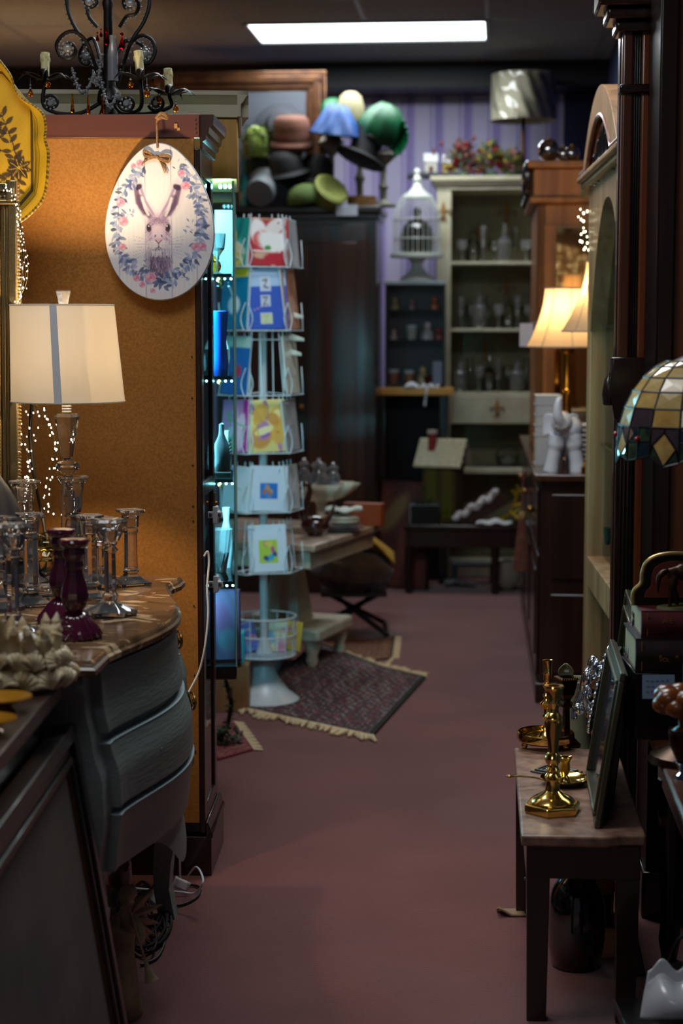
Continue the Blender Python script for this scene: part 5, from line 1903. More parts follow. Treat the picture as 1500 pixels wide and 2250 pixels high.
# dark stool heaped with fringed throws under the slab
st_ = thing('folding_stand', 'dark folding stand under the throws beside the pedestal table', 'stand', (.06, 8.62, 0), 0)
b = B().tube([(-.16, -.12, .012), (.13, .10, .20)], .013, 7).tube([(-.13, .10, .20), (.16, -.12, .012)], .013, 7)
ob('crossed_leg', b, W_BLACK, st_)
b = B().tube([(-.16, .22, .012), (.13, -.02, .20)], .013, 7).tube([(-.13, -.02, .20), (.16, .22, .012)], .013, 7)
ob('crossed_leg', b, W_BLACK, st_)
b = B().tube([(-.16, -.12, .012), (-.16, .22, .012)], .012, 7).tube([(.16, -.12, .012), (.16, .22, .012)], .012, 7).box((0, .05, .20), (.32, .26, .02))
ob('rail', b, W_BLACK, st_)
THM = mat('dark_throw', (44, 26, 16), .95, col2=(74, 44, 20), scale=9, bump=1, bscale=40, sheen=.3)
b = B().ball((0, 0, 0), .17, 32, 18, (1.15, .85, .62), wob=lambda a, t: 1 + .06 * sin(5 * a + 3 * t) + .05 * sin(9 * t + 2 * a) + .03 * sin(14 * a))
o = ob('dark_throw', b, THM, loc=(.06, 8.62, .312), smooth=80)
tag(o, 'bundled dark brown throw heaped on the folding stand', 'blanket')
b = B().grid(lambda u, v: (-.16 + .36 * u, -.10 + .22 * v + .02 * sin(u * 8), .575 + .035 * sin(pi * u) - .16 * max(0, u - .65) - .02 * sin(v * 6 + u * 7)), 24, 14)
o = ob('yellow_scarf', b, mat('mustard_cloth', (186, 146, 40), .9, col2=(150, 110, 28), scale=10), loc=(.06, 8.62, -.150), solid=.006)
tag(o, 'mustard yellow scarf laid over the dark throw', 'scarf')

# ------------------------------------------------------------------ rugs
def rug_draw(field, seed, cols, border):
    def f(cv):
        cv.c *= (1 + cv.noise(20, .12, seed, (40, 40)))[..., None]
        m = np.clip(cv.noise(30, 1.0, seed + 1, (95, 95)), -1, 1)
        cv.blend(np.clip(m * 2 - .2, 0, 1) * .75, cols[0])
        m = np.clip(cv.noise(30, 1.0, seed + 2, (120, 120)), -1, 1)
        cv.blend(np.clip(m * 2 - .4, 0, 1) * .8, cols[1])
        m = np.abs(np.sin(cv.X * 40) * np.sin(cv.Y * 32) + .5 * np.sin(cv.X * 90) * np.sin(cv.Y * 70))
        cv.blend(np.clip(m * 3 - 2.0, 0, 1) * .6, cols[2])
        e = np.minimum(np.minimum(cv.X, 1 - cv.X) * 1.6, np.minimum(cv.Y, 1 - cv.Y) * 9)
        cv.blend((np.minimum(cv.X, 1 - cv.X) < .035).astype(float) * .95, border)
        cv.blend(((np.minimum(cv.Y, 1 - cv.Y) < .02)).astype(float) * .9, border)
        e = np.minimum(np.minimum(cv.X, 1 - cv.X), np.minimum(cv.Y, 1 - cv.Y))
        cv.blend(((e > .12) & (e < .135)).astype(float) * .6, cols[2])
    return f


RUGM = painted('rug_pile', .95, bump=.6)
FRM = mat('rug_fringe', (206, 184, 146), .9)


def rug(label, corners, draw, base, nx, ny, fringe_sides=(0, 1), fl=.06, lift=None, seed=0, z=.008):
    """corners: near-left, near-right, far-right, far-left on the carpet"""
    A, Bc, Cc, D = [Vector(c) for c in corners]
    ctr = (A + Bc + Cc + D) / 4
    ctr.z = 0
    X, Y = np.meshgrid(np.linspace(0, 1, nx), np.linspace(0, 1, ny))
    cv = Canvas(X, Y, base)
    draw(cv)
    P = np.zeros((ny, nx, 3))
    for k in range(3):
        P[..., k] = (A[k] * (1 - X) + Bc[k] * X) * (1 - Y) + (D[k] * (1 - X) + Cc[k] * X) * Y
    P[..., 2] += z
    if lift is not None:
        P[..., 2] += lift(X, Y)
    P -= np.array(ctr)
    root = thing('rug', label, 'rug', ctr)
    grid_mesh('pile', P[:, ::-1].copy(), cv.c[:, ::-1].copy(), RUGM, root, .008)
    rr = random.Random(seed)
    for side in fringe_sides:
        b_ = B()
        row = P[0] if side == 0 else P[-1]
        out = ((A - D) if side == 0 else (D - A)).normalized()
        m_ = 46
        for k in range(m_ + 1):
            i = int(k / m_ * (nx - 1))
            p0 = Vector(row[i])
            l_ = fl * rr.uniform(.8, 1.5)
            sw = Vector((rr.uniform(-.4, .4), rr.uniform(-.4, .4), 0))
            p1 = p0 + (out + sw * .6) * l_ * .5
            p2 = p0 + (out + sw * 1.4).normalized() * l_
            p1.z = max(.004, p0.z * .6) + rr.uniform(0, .008)
            p2.z = .004 + rr.uniform(0, .004)
            b_.tube([p0, p1, p2], [.0085, .010, .005], 5)
        ob('fringe', b_, FRM, root, kind='stuff')
    return root


A_, B_, C_, D_ = onz(530, 1560), onz(818, 1622), onz(935, 1492), onz(694, 1436)
rug('patterned wool rug with black edge and cream fringe on open carpet', (A_, B_, C_, D_), rug_draw((90, 40, 50), 3, [(52, 50, 54), (126, 120, 116), (120, 56, 66)], (16, 18, 20)), (70, 44, 48), 220, 160,
    lift=lambda X, Y: .05 * np.clip(1 - X * 1.6, 0, 1) * Y + .02 * np.exp(-((X - .3) / .15) ** 2) * (1 - Y) * 0)
rug('brown patterned rug, partly under the fringed wool rug', (onz(690, 1470), onz(862, 1448), onz(868, 1402), onz(715, 1415)), rug_draw((90, 50, 36), 7, [(60, 34, 28), (132, 92, 60), (150, 110, 80)], (60, 40, 34)), (104, 60, 42), 70, 50, fringe_sides=(), z=.004)
b = B()
e0, e1 = onz(862, 1448), onz(868, 1402)
for k in range(30):
    p = e0.lerp(e1, k / 29)
    b.tube([p + Vector((0, 0, .006)), p + Vector((.03, -.01 + .01 * (k % 2), .004))], .005, 4)
for k in range(24):
    p = onz(830, 1478).lerp(e0, k / 23)
    b.tube([p + Vector((0, 0, .006)), p + Vector((.0, -.05, .004))], .006, 4)
o = ob('rug_fringe', b, FRM)
o['kind'] = 'stuff'
o.name = 'fringe'
rugs = [q for q in COL.objects if q.name.startswith('rug') and q.type == 'EMPTY']
o.parent = rugs[-1]
o.location = -rugs[-1].location
rug('small red patterned rug corner by the foot of the dark cabinet', (onz(478, 1672), onz(556, 1650), onz(516, 1592), onz(440, 1600)), rug_draw((120, 30, 36), 11, [(60, 20, 30), (150, 120, 110), (90, 40, 60)], (110, 24, 34)), (124, 34, 40), 60, 50, fringe_sides=(), z=.004)
red = [q for q in COL.objects if q.name.startswith('rug') and q.type == 'EMPTY'][-1]
b = B()
for k in range(26):
    p = onz(514, 1590).lerp(onz(556, 1650), k / 25)
    b.tube([p + Vector((0, 0, .006)), p + Vector((.035, .01 * (k % 3 - 1), .004))], .0045, 4)
o = ob('fringe', b, FRM, red, kind='stuff')
o.location = -red.location
# ------------------------------------------------------------------ low marble-topped table at the right
RA = radians(-4.4)
ctz = .42
c0 = onz(1145, 1836, ctz)
ct = thing('low_table', 'low mahogany table with rosy marble top holding the brassware', 'table', (c0.x, c0.y, 0), RA)
STN = mat('rosy_marble', (178, 138, 116), .32, col2=(128, 94, 80), scale=26, detail=9, lo=.35, hi=.65, dist=.6)
CTW, CTD = .265, .80
b = B()
pts = [(0, 0), (.17, .0), (.19, .006), (.21, .018), (.225, .02), (CTW, .02), (CTW, CTD), (0, CTD)]
b.prism(pts, .024, z0=ctz - .024)
ob('marble_top', b, STN, ct, bev=.005, bseg=3)
b = B().bx(.012, CTW - .01, .022, .04, ctz - .10, ctz - .024).bx(.012, .03, .04, CTD - .02, ctz - .10, ctz - .024).bx(CTW - .03, CTW - .01, .04, CTD - .02, ctz - .10, ctz - .024).bx(.012, CTW - .01, CTD - .04, CTD - .02, ctz - .10, ctz - .024)
ob('apron', b, W_DARK, ct, bev=.002)
for (x, y) in ((.012, .022), (CTW - .062, .022), (.004, CTD - .065), (CTW - .055, CTD - .065)):
    b = B().add([(x, y, ctz - .024), (x + .052, y, ctz - .024), (x + .052, y + .045, ctz - .024), (x, y + .045, ctz - .024),
                 (x + .004, y + .003, 0), (x + .046, y + .003, 0), (x + .046, y + .042, 0), (x + .004, y + .042, 0)],
                [(0, 1, 2, 3), (7, 6, 5, 4), (0, 4, 5, 1), (1, 5, 6, 2), (2, 6, 7, 3), (3, 7, 4, 0)])
    ob('leg', b, W_DARK, ct, bev=.002)
b = B().lathe([(0, 0), (.004, 0), (.004, .003), (0, .004)], 8, M=T(.011, .018, ctz - .10) @ Rx(pi / 2))
ob('screw', b, STEEL, ct)
q = onz(1135, 2010)
b = B().grid(lambda u, v: (-.05 + .07 * u, -.02 + .05 * v, .004 + .022 * max(0, .5 - u) * (1 - v) * 2), 6, 4)
o = ob('felt_pad', b, mat('tan_felt', (150, 126, 96), .9), loc=Vector((q.x, q.y, .0)), solid=.006)
tag(o, 'folded tan pad under the far leg of the low table', 'pad')


def on_ct(px, py):
    return onz(px, py, ctz)


# big brass candlestick on six sided base
p = on_ct(1213, 1782)
hh = at(1216, 1506, p.y).z - ctz
r = thing('brass_candlestick', 'polished brass candlestick on six sided base, foremost on the marble table', 'candlestick', p, radians(8), 'brass candlesticks')
k = hh / .31
b = B().lathe([(0, 0), (.064, 0), (.066, .004), (.066, .016), (.062, .020), (0, .020)], 6, ph=.1)
ob('hexagonal_base', b, BRASS, r, smooth=0, bev=.0015)
b = B().lathe([(0, .019), (.050, .020), (.051, .027), (.044, .034), (.034, .040), (.024, .046), (.0165, .052), (.014, .075), (.0165, .082), (.019, .086), (.016, .091), (.0115, .096), (.0145, .100), (.016, .104), (.012, .110),
               (.012, .114), (.017, .122), (.019, .130), (.0155, .140), (.0115, .146), (.0125, .170), (.0175, .195), (.0205, .222), (.0185, .226), (.021, .231), (.019, .236), (.0125, .244), (.011, .254), (.014, .262),
               (.0175, .268), (.0165, .273), (.0155, .278), (.0175, .292), (.0195, .300), (.023, .306), (.0215, hh / k), (.0125, hh / k - .001), (.0115, hh / k - .03), (0, hh / k - .03)], 32)
b.v = [(x * 1.0, y * 1.0, z * k) for x, y, z in b.v]
ob('turned_stem', b, BRASS, r, smooth=30)
# brass chamberstick
p = on_ct(1240, 1722)
r = thing('chamberstick', 'brass chamberstick with round dish and flat handle behind the six sided candlestick', 'candlestick', p, 0)
b = B().lathe([(0, 0), (.034, 0), (.050, .006), (.058, .014), (.0575, .0165), (.048, .010), (.03, .0045), (0, .004)], 36)
ob('dish', b, BRASS, r)
b = B().lathe([(0, .004), (.016, .004), (.013, .014), (.008, .020), (.0105, .026), (.0125, .034), (.012, .054), (.0165, .062), (.018, .065), (.0165, .067), (.010, .065), (.0095, .04), (0, .04)], 24)
ob('socket', b, BRASS, r)
b = B()
hp = spline([(-.045, -.002, .008), (-.075, -.010, .018), (-.105, -.016, .022), (-.13, -.020, .024), (-.142, -.022, .024)], 6)
b.tube(hp, [.005] * 6 + [.005] * 6 + [.0065] * 6 + [.009, .010, .010, .009, .007, .005, .003], 10, flat=.35)
ob('handle', b, BRASS_D, r)
# footed brass tray with a candlestick fixed in it
p = on_ct(1198, 1640) + Vector((0, 0, 0))
r = thing('brass_tray', 'round brass tray with raised rim on ball feet at the far table end', 'tray', p, 0)
b = B().lathe([(0, .014), (.066, .014), (.072, .018), (.0745, .028), (.0735, .037), (.0705, .040), (.0695, .036), (.069, .024), (.062, .019), (0, .019)], 44)
ob('dish', b, BRASS, r)
for k_ in range(3):
    a = k_ * 2.094 + 3.5
    ob('ball_foot', B().ball((.060 * cos(a), .060 * sin(a), .008), .0085, 12, 8), BRASS, r)
h2 = at(1203, 1452, p.y).z - ctz - .019
r = thing('brass_candlestick', 'slender brass candlestick with stacked knops standing in the round tray', 'candlestick', p + Vector((.004, .01, .0192)), 0, 'brass candlesticks')
k = h2 / .24
b = B().lathe([(0, 0), (.030, 0), (.031, .004), (.022, .010), (.018, .018), (.013, .024), (.015, .030), (.008, .040), (.007, .055), (.012, .062), (.013, .068), (.008, .076), (.009, .090), (.017, .100), (.020, .108), (.012, .116),
               (.008, .122), (.013, .132), (.008, .140), (.008, .152), (.0125, .160), (.013, .166), (.008, .172), (.011, .180), (.011, .195), (.0135, .200), (.0115, .206), (.0125, .232), (.0145, .240), (.010, .239), (.010, .21), (0, .21)], 24)
b.v = [(x * .95, y * .95, z * k) for x, y, z in b.v]
ob('turned_stem', b, BRASS, r, smooth=30)
# dark square bronze candlestick with glass leaf
p = Vector((at(1243, 1600, 4.5).x, 4.5, ctz))
h3 = at(1232, 1487, p.y).z - ctz
r = thing('bronze_candlestick', 'dark bronze candlestick with beaded square cup behind the brass ones', 'candlestick', p, .3)
b = B().lathe([(0, 0), (.04, 0), (.042, .01), (.025, .025), (.012, .04), (.010, h3 * .55), (.024, h3 * .58), (.026, h3 * .62), (.012, h3 * .66), (.012, h3 - .06), (.022, h3 - .045), (.030, h3 - .012), (.032, h3), (.02, h3), (.017, h3 - .03), (0, h3 - .03)], 4, ph=pi / 4)
ob('body', b, BRONZE, r, smooth=0, bev=.0015)
bb = B()
for e in range(4):
    for q in range(7):
        t = -1 + 2 * q / 7
        x, y = [(t, -1), (1, t), (-t, 1), (-1, -t)][e]
        bb.ball((x * .023, y * .023, h3 - .004), .0028, 6, 4)
ob('beaded_rim', bb, BRASS_D, r)
p2 = at(1243, 1478, p.y + .02)
b = B().grid(lambda u, v: ((u - .5) * .042 * sin(pi * min(.98, .15 + v * .8)), .004 * sin(u * pi), -.018 + .042 * v), 10, 8)
o = ob('glass_leaf', b, mat('smoky_glass', (150, 140, 110), .15, spec=.8), loc=p2, rot=(radians(10), 0, -.2), solid=.003)
tag(o, 'small smoky glass leaf with white sticker above the bronze candlestick', 'ornament')
o2 = ob('sticker', B().lathe([(0, 0), (.006, 0), (.006, .0006), (0, .0006)], 14, M=T(.002, -.004, .006) @ Rx(pi / 2), sx=1.1, sy=.6), mat('white_sticker', (236, 236, 236), .5), o)
# cream vase beyond
p = onz(1262, 1600, ctz)
r = thing('cream_vase', 'tall pale green cream floor vase behind the bronze candlestick', 'vase', (at(1268, 1600, 4.75).x, 4.75, 0))
r.scale = (1.9, 1.9, 4.2)
ob('body', B().lathe([(0, 0), (.02, 0), (.030, .03), (.028, .07), (.018, .10), (.024, .125), (.028, .13), (.024, .13), (.014, .10), (0, .09)], 24), mat('celadon_glaze', (176, 176, 146), .35, coat=.3), r)
# small silver frame lying on the table
p = on_ct(1222, 1697)
r = thing('picture_frame', 'small silver photo frame lying flat on the marble table', 'picture frame', p, radians(-38))
b = B()
for (k0, k1, z) in ((0, .008, .004), (.008, .014, .008), (.014, .020, .006)):
    b.bx(-.052 + k0, .052 - k0, -.038 + k0, -.038 + k1, 0, z).bx(-.052 + k0, .052 - k0, .038 - k1, .038 - k0, 0, z)
    b.bx(-.052 + k0, -.052 + k1, -.038 + k1, .038 - k1, 0, z).bx(.052 - k1, .052 - k0, -.038 + k1, .038 - k1, 0, z)
ob('frame', b, mat('tarnished_silver', (120, 122, 124), .3, .9), r, bev=.0015)
ob('picture', B().bx(-.034, .034, -.02, .02, .001, .0035), mat('grey_photo', (120, 128, 140), .25, col2=(150, 150, 140), scale=30), r)
# leaning frames and the ornate silver plate
def lean(name, label, cat, foot, rot):
    return thing(name, label, cat, foot, 0, None, rot)


fA = on_ct(1305, 1822)
# Long thin frames stand along the table edge, faces to the aisle, leaning to the right
r = lean('picture_frame', 'tall thin olive edged frame leaning over the brassware, nearest of the leaning frames', 'picture frame', fA + Vector((.012, 0, 0)), (0, radians(8.5), radians(-5.4)))
fh = .345
GF = mat('olive_gilt_frame', (92, 88, 70), .4, .5)
b = B()
fl = .42
for (a0, a1, d_) in ((0, .02, .012), (.02, .03, .018)):
    b.bx(-d_, 0, a0, fl - a0, fh - a1, fh - a0).bx(-d_, 0, a0, fl - a0, a0, a1).bx(-d_, 0, a0, a1, a1, fh - a1).bx(-d_, 0, fl - a1, fl - a0, a1, fh - a1)
ob('frame', b, GF, r, bev=.002)
ob('glass', B().bx(-.006, -.002, .03, fl - .03, .03, fh - .03), mat('dark_glass', (40, 44, 58), .08, spec=.8), r)
ob('backing', B().bx(-.001, .004, .004, fl - .004, .004, fh - .004), BLACKC, r)
fB = on_ct(1335, 1660)
r = lean('picture_frame', 'dark green and gilt frame leaning behind the olive edged frame', 'picture frame', Vector((fA.x + .075, fA.y + .22, ctz)), (0, radians(7), radians(-6)))
b = B()
fl, fh2 = .36, .44
for (a0, a1, d_) in ((0, .014, .016), (.014, .034, .010), (.034, .042, .018)):
    b.bx(-d_, 0, a0, fl - a0, fh2 - a1, fh2 - a0).bx(-d_, 0, a0, fl - a0, a0, a1).bx(-d_, 0, a0, a1, a1, fh2 - a1).bx(-d_, 0, fl - a1, fl - a0, a1, fh2 - a1)
ob('frame', b, mat('green_gilt', (62, 62, 36), .35, .4, coat=.4), r, bev=.003)
ob('panel', B().bx(-.005, .002, .04, fl - .04, .04, fh2 - .04), mat('olive_panel', (70, 72, 40), .25, coat=.5), r)
# ornate silver relief plate leaning on a dark board
pS = Vector((fA.x - .003, on_ct(1300, 1640).y - .09, ctz))
r = lean('silver_plate', 'oval silver relief plate with beaded rim leaning on a black stand', 'plate', Vector((.602, 4.215, ctz)), (0, radians(12), radians(-16)))
b = B()
MP = T(-.030, .06, .195)
b.add([], [])
def plate(u, v):
    a = 2 * pi * u
    rr = v
    relief = .010 * sin(3 * a + 4 * v) * sin(v * 7) * (1 - v) + .016 * (1 - v ** 2) + .008 * abs(sin(5 * a)) * (v < .75)
    return (-relief, .062 * rr * cos(a), .098 * rr * sin(a))
b.grid(plate, 60, 14, M=MP)
ob('relief', b, CHROME, r, solid=.002, smooth=60)
bb = B()
for k_ in range(30):
    a = 2 * pi * k_ / 30
    bb.ball((0, .066 * cos(a), .104 * sin(a)), .0085, 10, 6, (.8, 1, 1), M=MP)
ob('beaded_rim', bb, CHROME, r)
bb = B()
bb.ball((-.03, .0, .06), .02, 12, 8, (.7, .9, 1), M=MP).ball((-.034, -.015, .025), .018, 12, 8, (.6, 1, 1.2), M=MP).ball((-.03, .01, -.03), .024, 12, 8, (.6, .9, 1.4), M=MP).ball((-.036, -.02, -.055), .016, 12, 8, M=MP)
bb.tube(spline([(-.03, 0, .06), (-.04, -.02, .03), (-.04, -.01, -.01), (-.045, -.02, -.05), (-.04, -.03, -.08)], 6), .008, 8, M=MP)
ob('figure_relief', bb, CHROME, r, smooth=60)
ob('black_board', B().bx(-.010, .0, -.02, .14, .0, .31), BLACKC, r, bev=.004)

# under the table: demijohn, gilt basket, leaning boards
p = onz(1268, 2130) + Vector((0, .03, 0))
r = thing('black_demijohn', 'large black glass demijohn on the carpet under the low table', 'bottle', p)
ks = p.y / FPX
b = B().lathe([(0, .0), (.050, .0), (.058, .004), (.066, .05), (.069, .10), (.067, .15), (.058, .185), (.044, .207), (.030, .222), (.021, .236), (.018, .252), (.018, .30), (.021, .303), (.021, .312), (.013, .312), (0, .31)], 40)
ob('body', b, mat('black_glass', (6, 6, 9), .05, spec=.9, coat=1.0), r, smooth=60)
p = onz(1335, 2040) + Vector((0, .25, 0))
r = thing('gilt_basket', 'small gilt metal basket under the low table beside the demijohn neck', 'basket', Vector((p.x - .02, 4.35, 0)))
bz = at(1335, 1950, 4.35).z
b = B().lathe([(0, bz), (.045, bz), (.055, bz + .02), (.052, bz + .06), (.056, bz + .062), (.06, bz + .02), (.05, bz - .004), (0, bz - .004)], 6)
ob('bowl', b, mat('dull_gilt', (170, 140, 60), .35, .7), r, smooth=0)
b = B().lathe([(.035, 0), (.035, bz - .004), (0, bz - .004)], 12)
ob('stand', b, W_BLACK, r)
r = thing('leaning_board', 'grey moulded board leaning under the low table behind the demijohn', 'board', onz(1380, 2200) + Vector((.06, .25, 0)), 0, rot=(0, radians(-12), radians(-4)))
ob('plank', B().bx(-.012, .012, -.1, .35, .0, .30).bx(-.018, -.012, -.08, .33, .26, .29), wood('grey_board', (74, 66, 62), (50, 44, 42), .6, 'y'), r, bev=.003)

# ------------------------------------------------------------------ dark table with books, lamp and trinkets
DTZ = .60
d0 = onz(1500, 1792, DTZ)
dt = thing('side_table', 'dark polished table carrying the old books and amber glass', 'table', (d0.x - .02, 2.95, 0), RA)
MOLD = W_DARK
TOPW = wood('brown_table_top', (112, 64, 40), (80, 44, 28), .35, 'y', .3)
ob('table_top', B().bx(0, .72, 0, 1.28, DTZ - .02, DTZ), TOPW, dt, bev=.006)
b = B().bx(.008, .70, .01, 1.27, DTZ - .03, DTZ - .02).bx(.02, .68, .03, 1.25, DTZ - .06, DTZ - .03)
ob('moulded_edge', b, MOLD, dt, bev=.004)
ob('apron', B().bx(.05, .66, .06, 1.2, DTZ - .17, DTZ - .06), W_DARK, dt, bev=.003)
for (x, y) in ((.08, 1.15), (.62, .1), (.62, 1.15), (.08, .1)):
    ob('leg', B().lathe([(.018, 0), (.026, .05), (.022, .1), (.034, .3), (.036, DTZ - .16)], 14, c=(x, y, 0)), W_DARK, dt)


def on_dt(px, py):
    return onz(px, py, DTZ)


def book(label, loc, L_, W_, H_, col, rz, letters):
    r = thing('old_book', label, 'book', loc, rz, 'old bound volumes on the dark table')
    m = mat('book_cloth', col, .5, col2=tuple(int(c * .7) for c in col), scale=30, coat=.2)
    b_ = B()
    # rounded spine along the near side
    b_.bx(0, L_, .008, W_, 0, .004).bx(0, L_, .008, W_, H_ - .004, H_)
    pr = [(.010, 0)] + [(.010 - .012 * sin(pi * q / 8), H_ * q / 8) for q in range(1, 8)] + [(.010, H_), (.014, H_ - .004), (.014, .004)]
    n_ = len(pr)
    vs_ = [(0, y, z) for y, z in pr] + [(L_, y, z) for y, z in pr]
    b_.add(vs_, [tuple(range(n_)), tuple(range(2 * n_ - 1, n_ - 1, -1))] + [(q, (q + 1) % n_, n_ + (q + 1) % n_, n_ + q)[::-1] for q in range(n_)])
    ob('cover', b_, m, r, smooth=40)
    ob('pages', B().bx(.004, L_ - .004, .014, W_ - .004, .004, H_ - .004), mat('page_edges', (186, 170, 136), .8), r)
    gb_ = B()
    for (x, w_) in letters:
        gb_.bx(x, x + w_, -.0027, .0, H_ * .5 - w_ * .35, H_ * .5 + w_ * .35)
    G = mat('gilt_lettering', (186, 140, 74), .4, .6)
    gb_ = B()
    for (x, w_) in letters:
        for q in range(3):
            gb_.bx(x + q * .002, x + .0012 + q * .002, -.0028, -.001, H_ * .5 - w_ * .3, H_ * .5 + w_ * .3)
    for x in (.012, L_ - .014):
        gb_.bx(x, x + .0015, -.0006, .002, .006, H_ - .006)
    ob('gilt_bands', gb_, G, r, smooth=0)
    return r, G


def glyphs(txt, loc, size, m, parent, rot):
    cu = bpy.data.curves.new('lettering', 'FONT')
    cu.body = txt
    cu.size = size
    cu.extrude = .0004
    cu.materials.append(m)
    q_ = bpy.data.objects.new('lettering', cu)
    o_ = bpy.data.objects.new('lettering', bpy.data.meshes.new_from_object(q_))
    bpy.data.objects.remove(q_)
    COL.objects.link(o_)
    o_.parent = parent
    o_.location = loc
    o_.rotation_euler = rot
    return o_


BY = 3.80
bb_ = at(1396, 1480, BY)
wood_blk = ob('book_rest', B().bx(0, .36, 0, .2, 0, at(1400, 1480, BY).z - DTZ), W_BLACK, loc=(bb_.x, BY + .01, DTZ), bev=.003)
tag(wood_blk, 'dark wooden block raising the old books on the table', 'stand')
z1 = at(1400, 1480, BY).z
z2 = at(1400, 1405, BY).z
z3 = at(1400, 1345, BY).z
bk1, G1 = book('black bound old volume with gilt ornament, under the maroon volume', Vector((bb_.x, BY, z1 + .0005)), .34, .22, z2 - z1, (44, 24, 24), radians(-2), [(.05, .01), (.085, .008)])
bk2, G2 = book('maroon bound old volume with gilt initials, on top of the black volume', Vector((bb_.x + .012, BY + .005, z2 + .001)), .33, .21, z3 - z2, (104, 30, 34), radians(-2), [])
glyphs('A·E', (.045, -.0022, (z3 - z2) * .58), .016, G2, bk2, (radians(90), 0, 0))
for q in range(3):
    o_ = glyphs('VOL', (.05, -.0022, (z2 - z1) * .35), .012, G1, bk1, (radians(90), 0, 0)) if q == 0 else None
p = at(1412, 1537, BY - .02)
o = ob('price_card', B().bx(0, .07, -.001, .001, 0, .052), mat('pale_blue_card', (150, 176, 206), .6), loc=Vector((p.x, BY - .012, DTZ + .02 + (p.z - DTZ - .02))), rot=(radians(-6), 0, 0))
tag(o, 'pale blue handwritten price card standing before the book rest', 'price tag')


def scrib(parent, m, lines, w, x0, z0, dz, y, seed=0):
    rr = random.Random(seed)
    b_ = B()
    for q in range(lines):
        x = x0
        while x < x0 + w * rr.uniform(.6, 1):
            l_ = rr.uniform(.004, .009)
            b_.tube([(x, y, z0 - q * dz), (x + l_ * .5, y, z0 - q * dz + rr.uniform(.001, .004)), (x + l_, y, z0 - q * dz)], .0004, 3)
            x += l_ + .003
    return ob('handwriting', b_, m, parent)


INK = mat('blue_ink', (50, 56, 90), .6)
scrib(o, INK, 3, .05, .008, .038, .012, -.0014, 3)
# arched gilt frame with black velvet and a bronze horse on the books
r = thing('arched_frame', 'arched gilt rimmed black panel standing on the old books behind the bronze horse', 'ornament', Vector((bb_.x + .012, BY + .09, z3 + .001)), 0)
aw, ah = .085, at(1440, 1216, BY + .1).z - z3
pts = [(-.005, .0, .0), (-.005, 0, .03), (.012, 0, .05), (.014, 0, ah * .62), (.022, 0, ah * .82), (.045, 0, ah * .95), (.085, 0, ah), (.13, 0, ah * .95), (.155, 0, ah * .80), (.162, 0, ah * .6), (.162, 0, .05), (.178, 0, .03), (.178, 0, 0)]
sp_ = spline(pts, 6)
ob('gilt_rim', B().tube(sp_, .005, 8), mat('pale_gilt', (196, 164, 104), .35, .6), r)
b = B()
poly = [(p_.x, p_.z) for p_ in sp_]
b.prism(poly, .012, M=Rx(pi / 2) @ T(0, 0, -.012))
ob('black_panel', b, W_BLACK, r, smooth=0)
inner = [(.032 + (x - .085) * 0 + 0, z) for x, z in poly]
pin = [(.085 + (x - .085) * .72, z * .86) for x, z in poly if z > .02]
ob('rust_panel', B().prism(pin, .004, M=Rx(pi / 2) @ T(0, 0, .001)), mat('rust_velvet', (120, 48, 34), .7), r, smooth=0)
r = thing('bronze_horse', 'small dark bronze horse figure on green base on the old books', 'figurine', Vector((bb_.x + .12, BY + .05, z3 + .001)), .2)
HM = mat('brown_bronze', (74, 44, 26), .35, .6)
b = B().tube(spline([(-.045, 0, .075), (-.02, 0, .08), (.015, 0, .078), (.035, 0, .085), (.048, 0, .115), (.055, 0, .135), (.066, 0, .13), (.078, 0, .118)], 5), [.014] * 5 + [.018] * 5 + [.018] * 5 + [.016] * 5 + [.012] * 5 + [.010] * 5 + [.008] * 5 + [.005], 12)
for (x, y, k_) in ((-.035, -.01, -.01), (-.03, .01, .008), (.028, -.01, .012), (.032, .01, -.004)):
    b.tube(spline([(x, y, .075), (x + k_ * .5 - .004, y, .045), (x + k_, y, .022), (x + k_ * 1.1, y, .004)], 5), [.010] * 5 + [.0065] * 5 + [.0045] * 6, 8)
b.tube(spline([(-.05, 0, .085), (-.068, 0, .07), (-.07, 0, .035)], 5), [.004, .006, .007, .007, .007, .006, .006, .005, .004, .003, .002], 7)
b.leaf((.055, .004, .14), .014, .006, (0, .2, 1)).leaf((.055, -.004, .14), .014, .006, (0, -.2, 1))
ob('horse', b, HM, r, smooth=60)
ob('base', B().lathe([(0, 0), (.07, 0), (.066, .006), (0, .007)], 20, sy=.5, wob=lambda a, z: 1 + .05 * sin(5 * a)), mat('verdigris_base', (104, 92, 50), .6, col2=(70, 90, 60), scale=30), r)
# amber flower glass, silver foot, at the table's aisle half
p = on_dt(1492, 1716) + Vector((.01, .02, .095))
r = thing('amber_flower', 'amber glass flower head standing in a dark cup near the table edge', 'ornament', p, 0)
r.scale = (1.25, 1.25, 1.25)
b = B()
for k_ in range(12):
    a = k_ * .5236
    b.ball((.030 * cos(a), .030 * sin(a), .045 + .012 * (k_ % 2)), .021, 12, 8, (1, 1, .8))
b.lathe([(0, 0), (.024, 0), (.008, .01), (.010, .03), (.03, .04), (0, .04)], 18)
ob('petals', b, mat('amber_blown_glass', (128, 64, 6), .28, coat=.2, spec=.8), r, smooth=70)
p = on_dt(1492, 1716)
r = thing('footed_cup', 'small dark cup with silver foot holding the amber glass flower', 'cup', p + Vector((.01, .02, 0)), 0)
ob('foot', B().lathe([(0, 0), (.018, 0), (.016, .008), (.006, .014), (.012, .028), (.018, .034), (0, .04)], 16, wob=lambda a, z: 1 + .1 * cos(6 * a)), CHROME, r)
ob('bowl', B().lathe([(0, .036), (.014, .038), (.028, .07), (.030, .10), (.027, .10), (.012, .05), (0, .046)], 20), BRONZE, r)

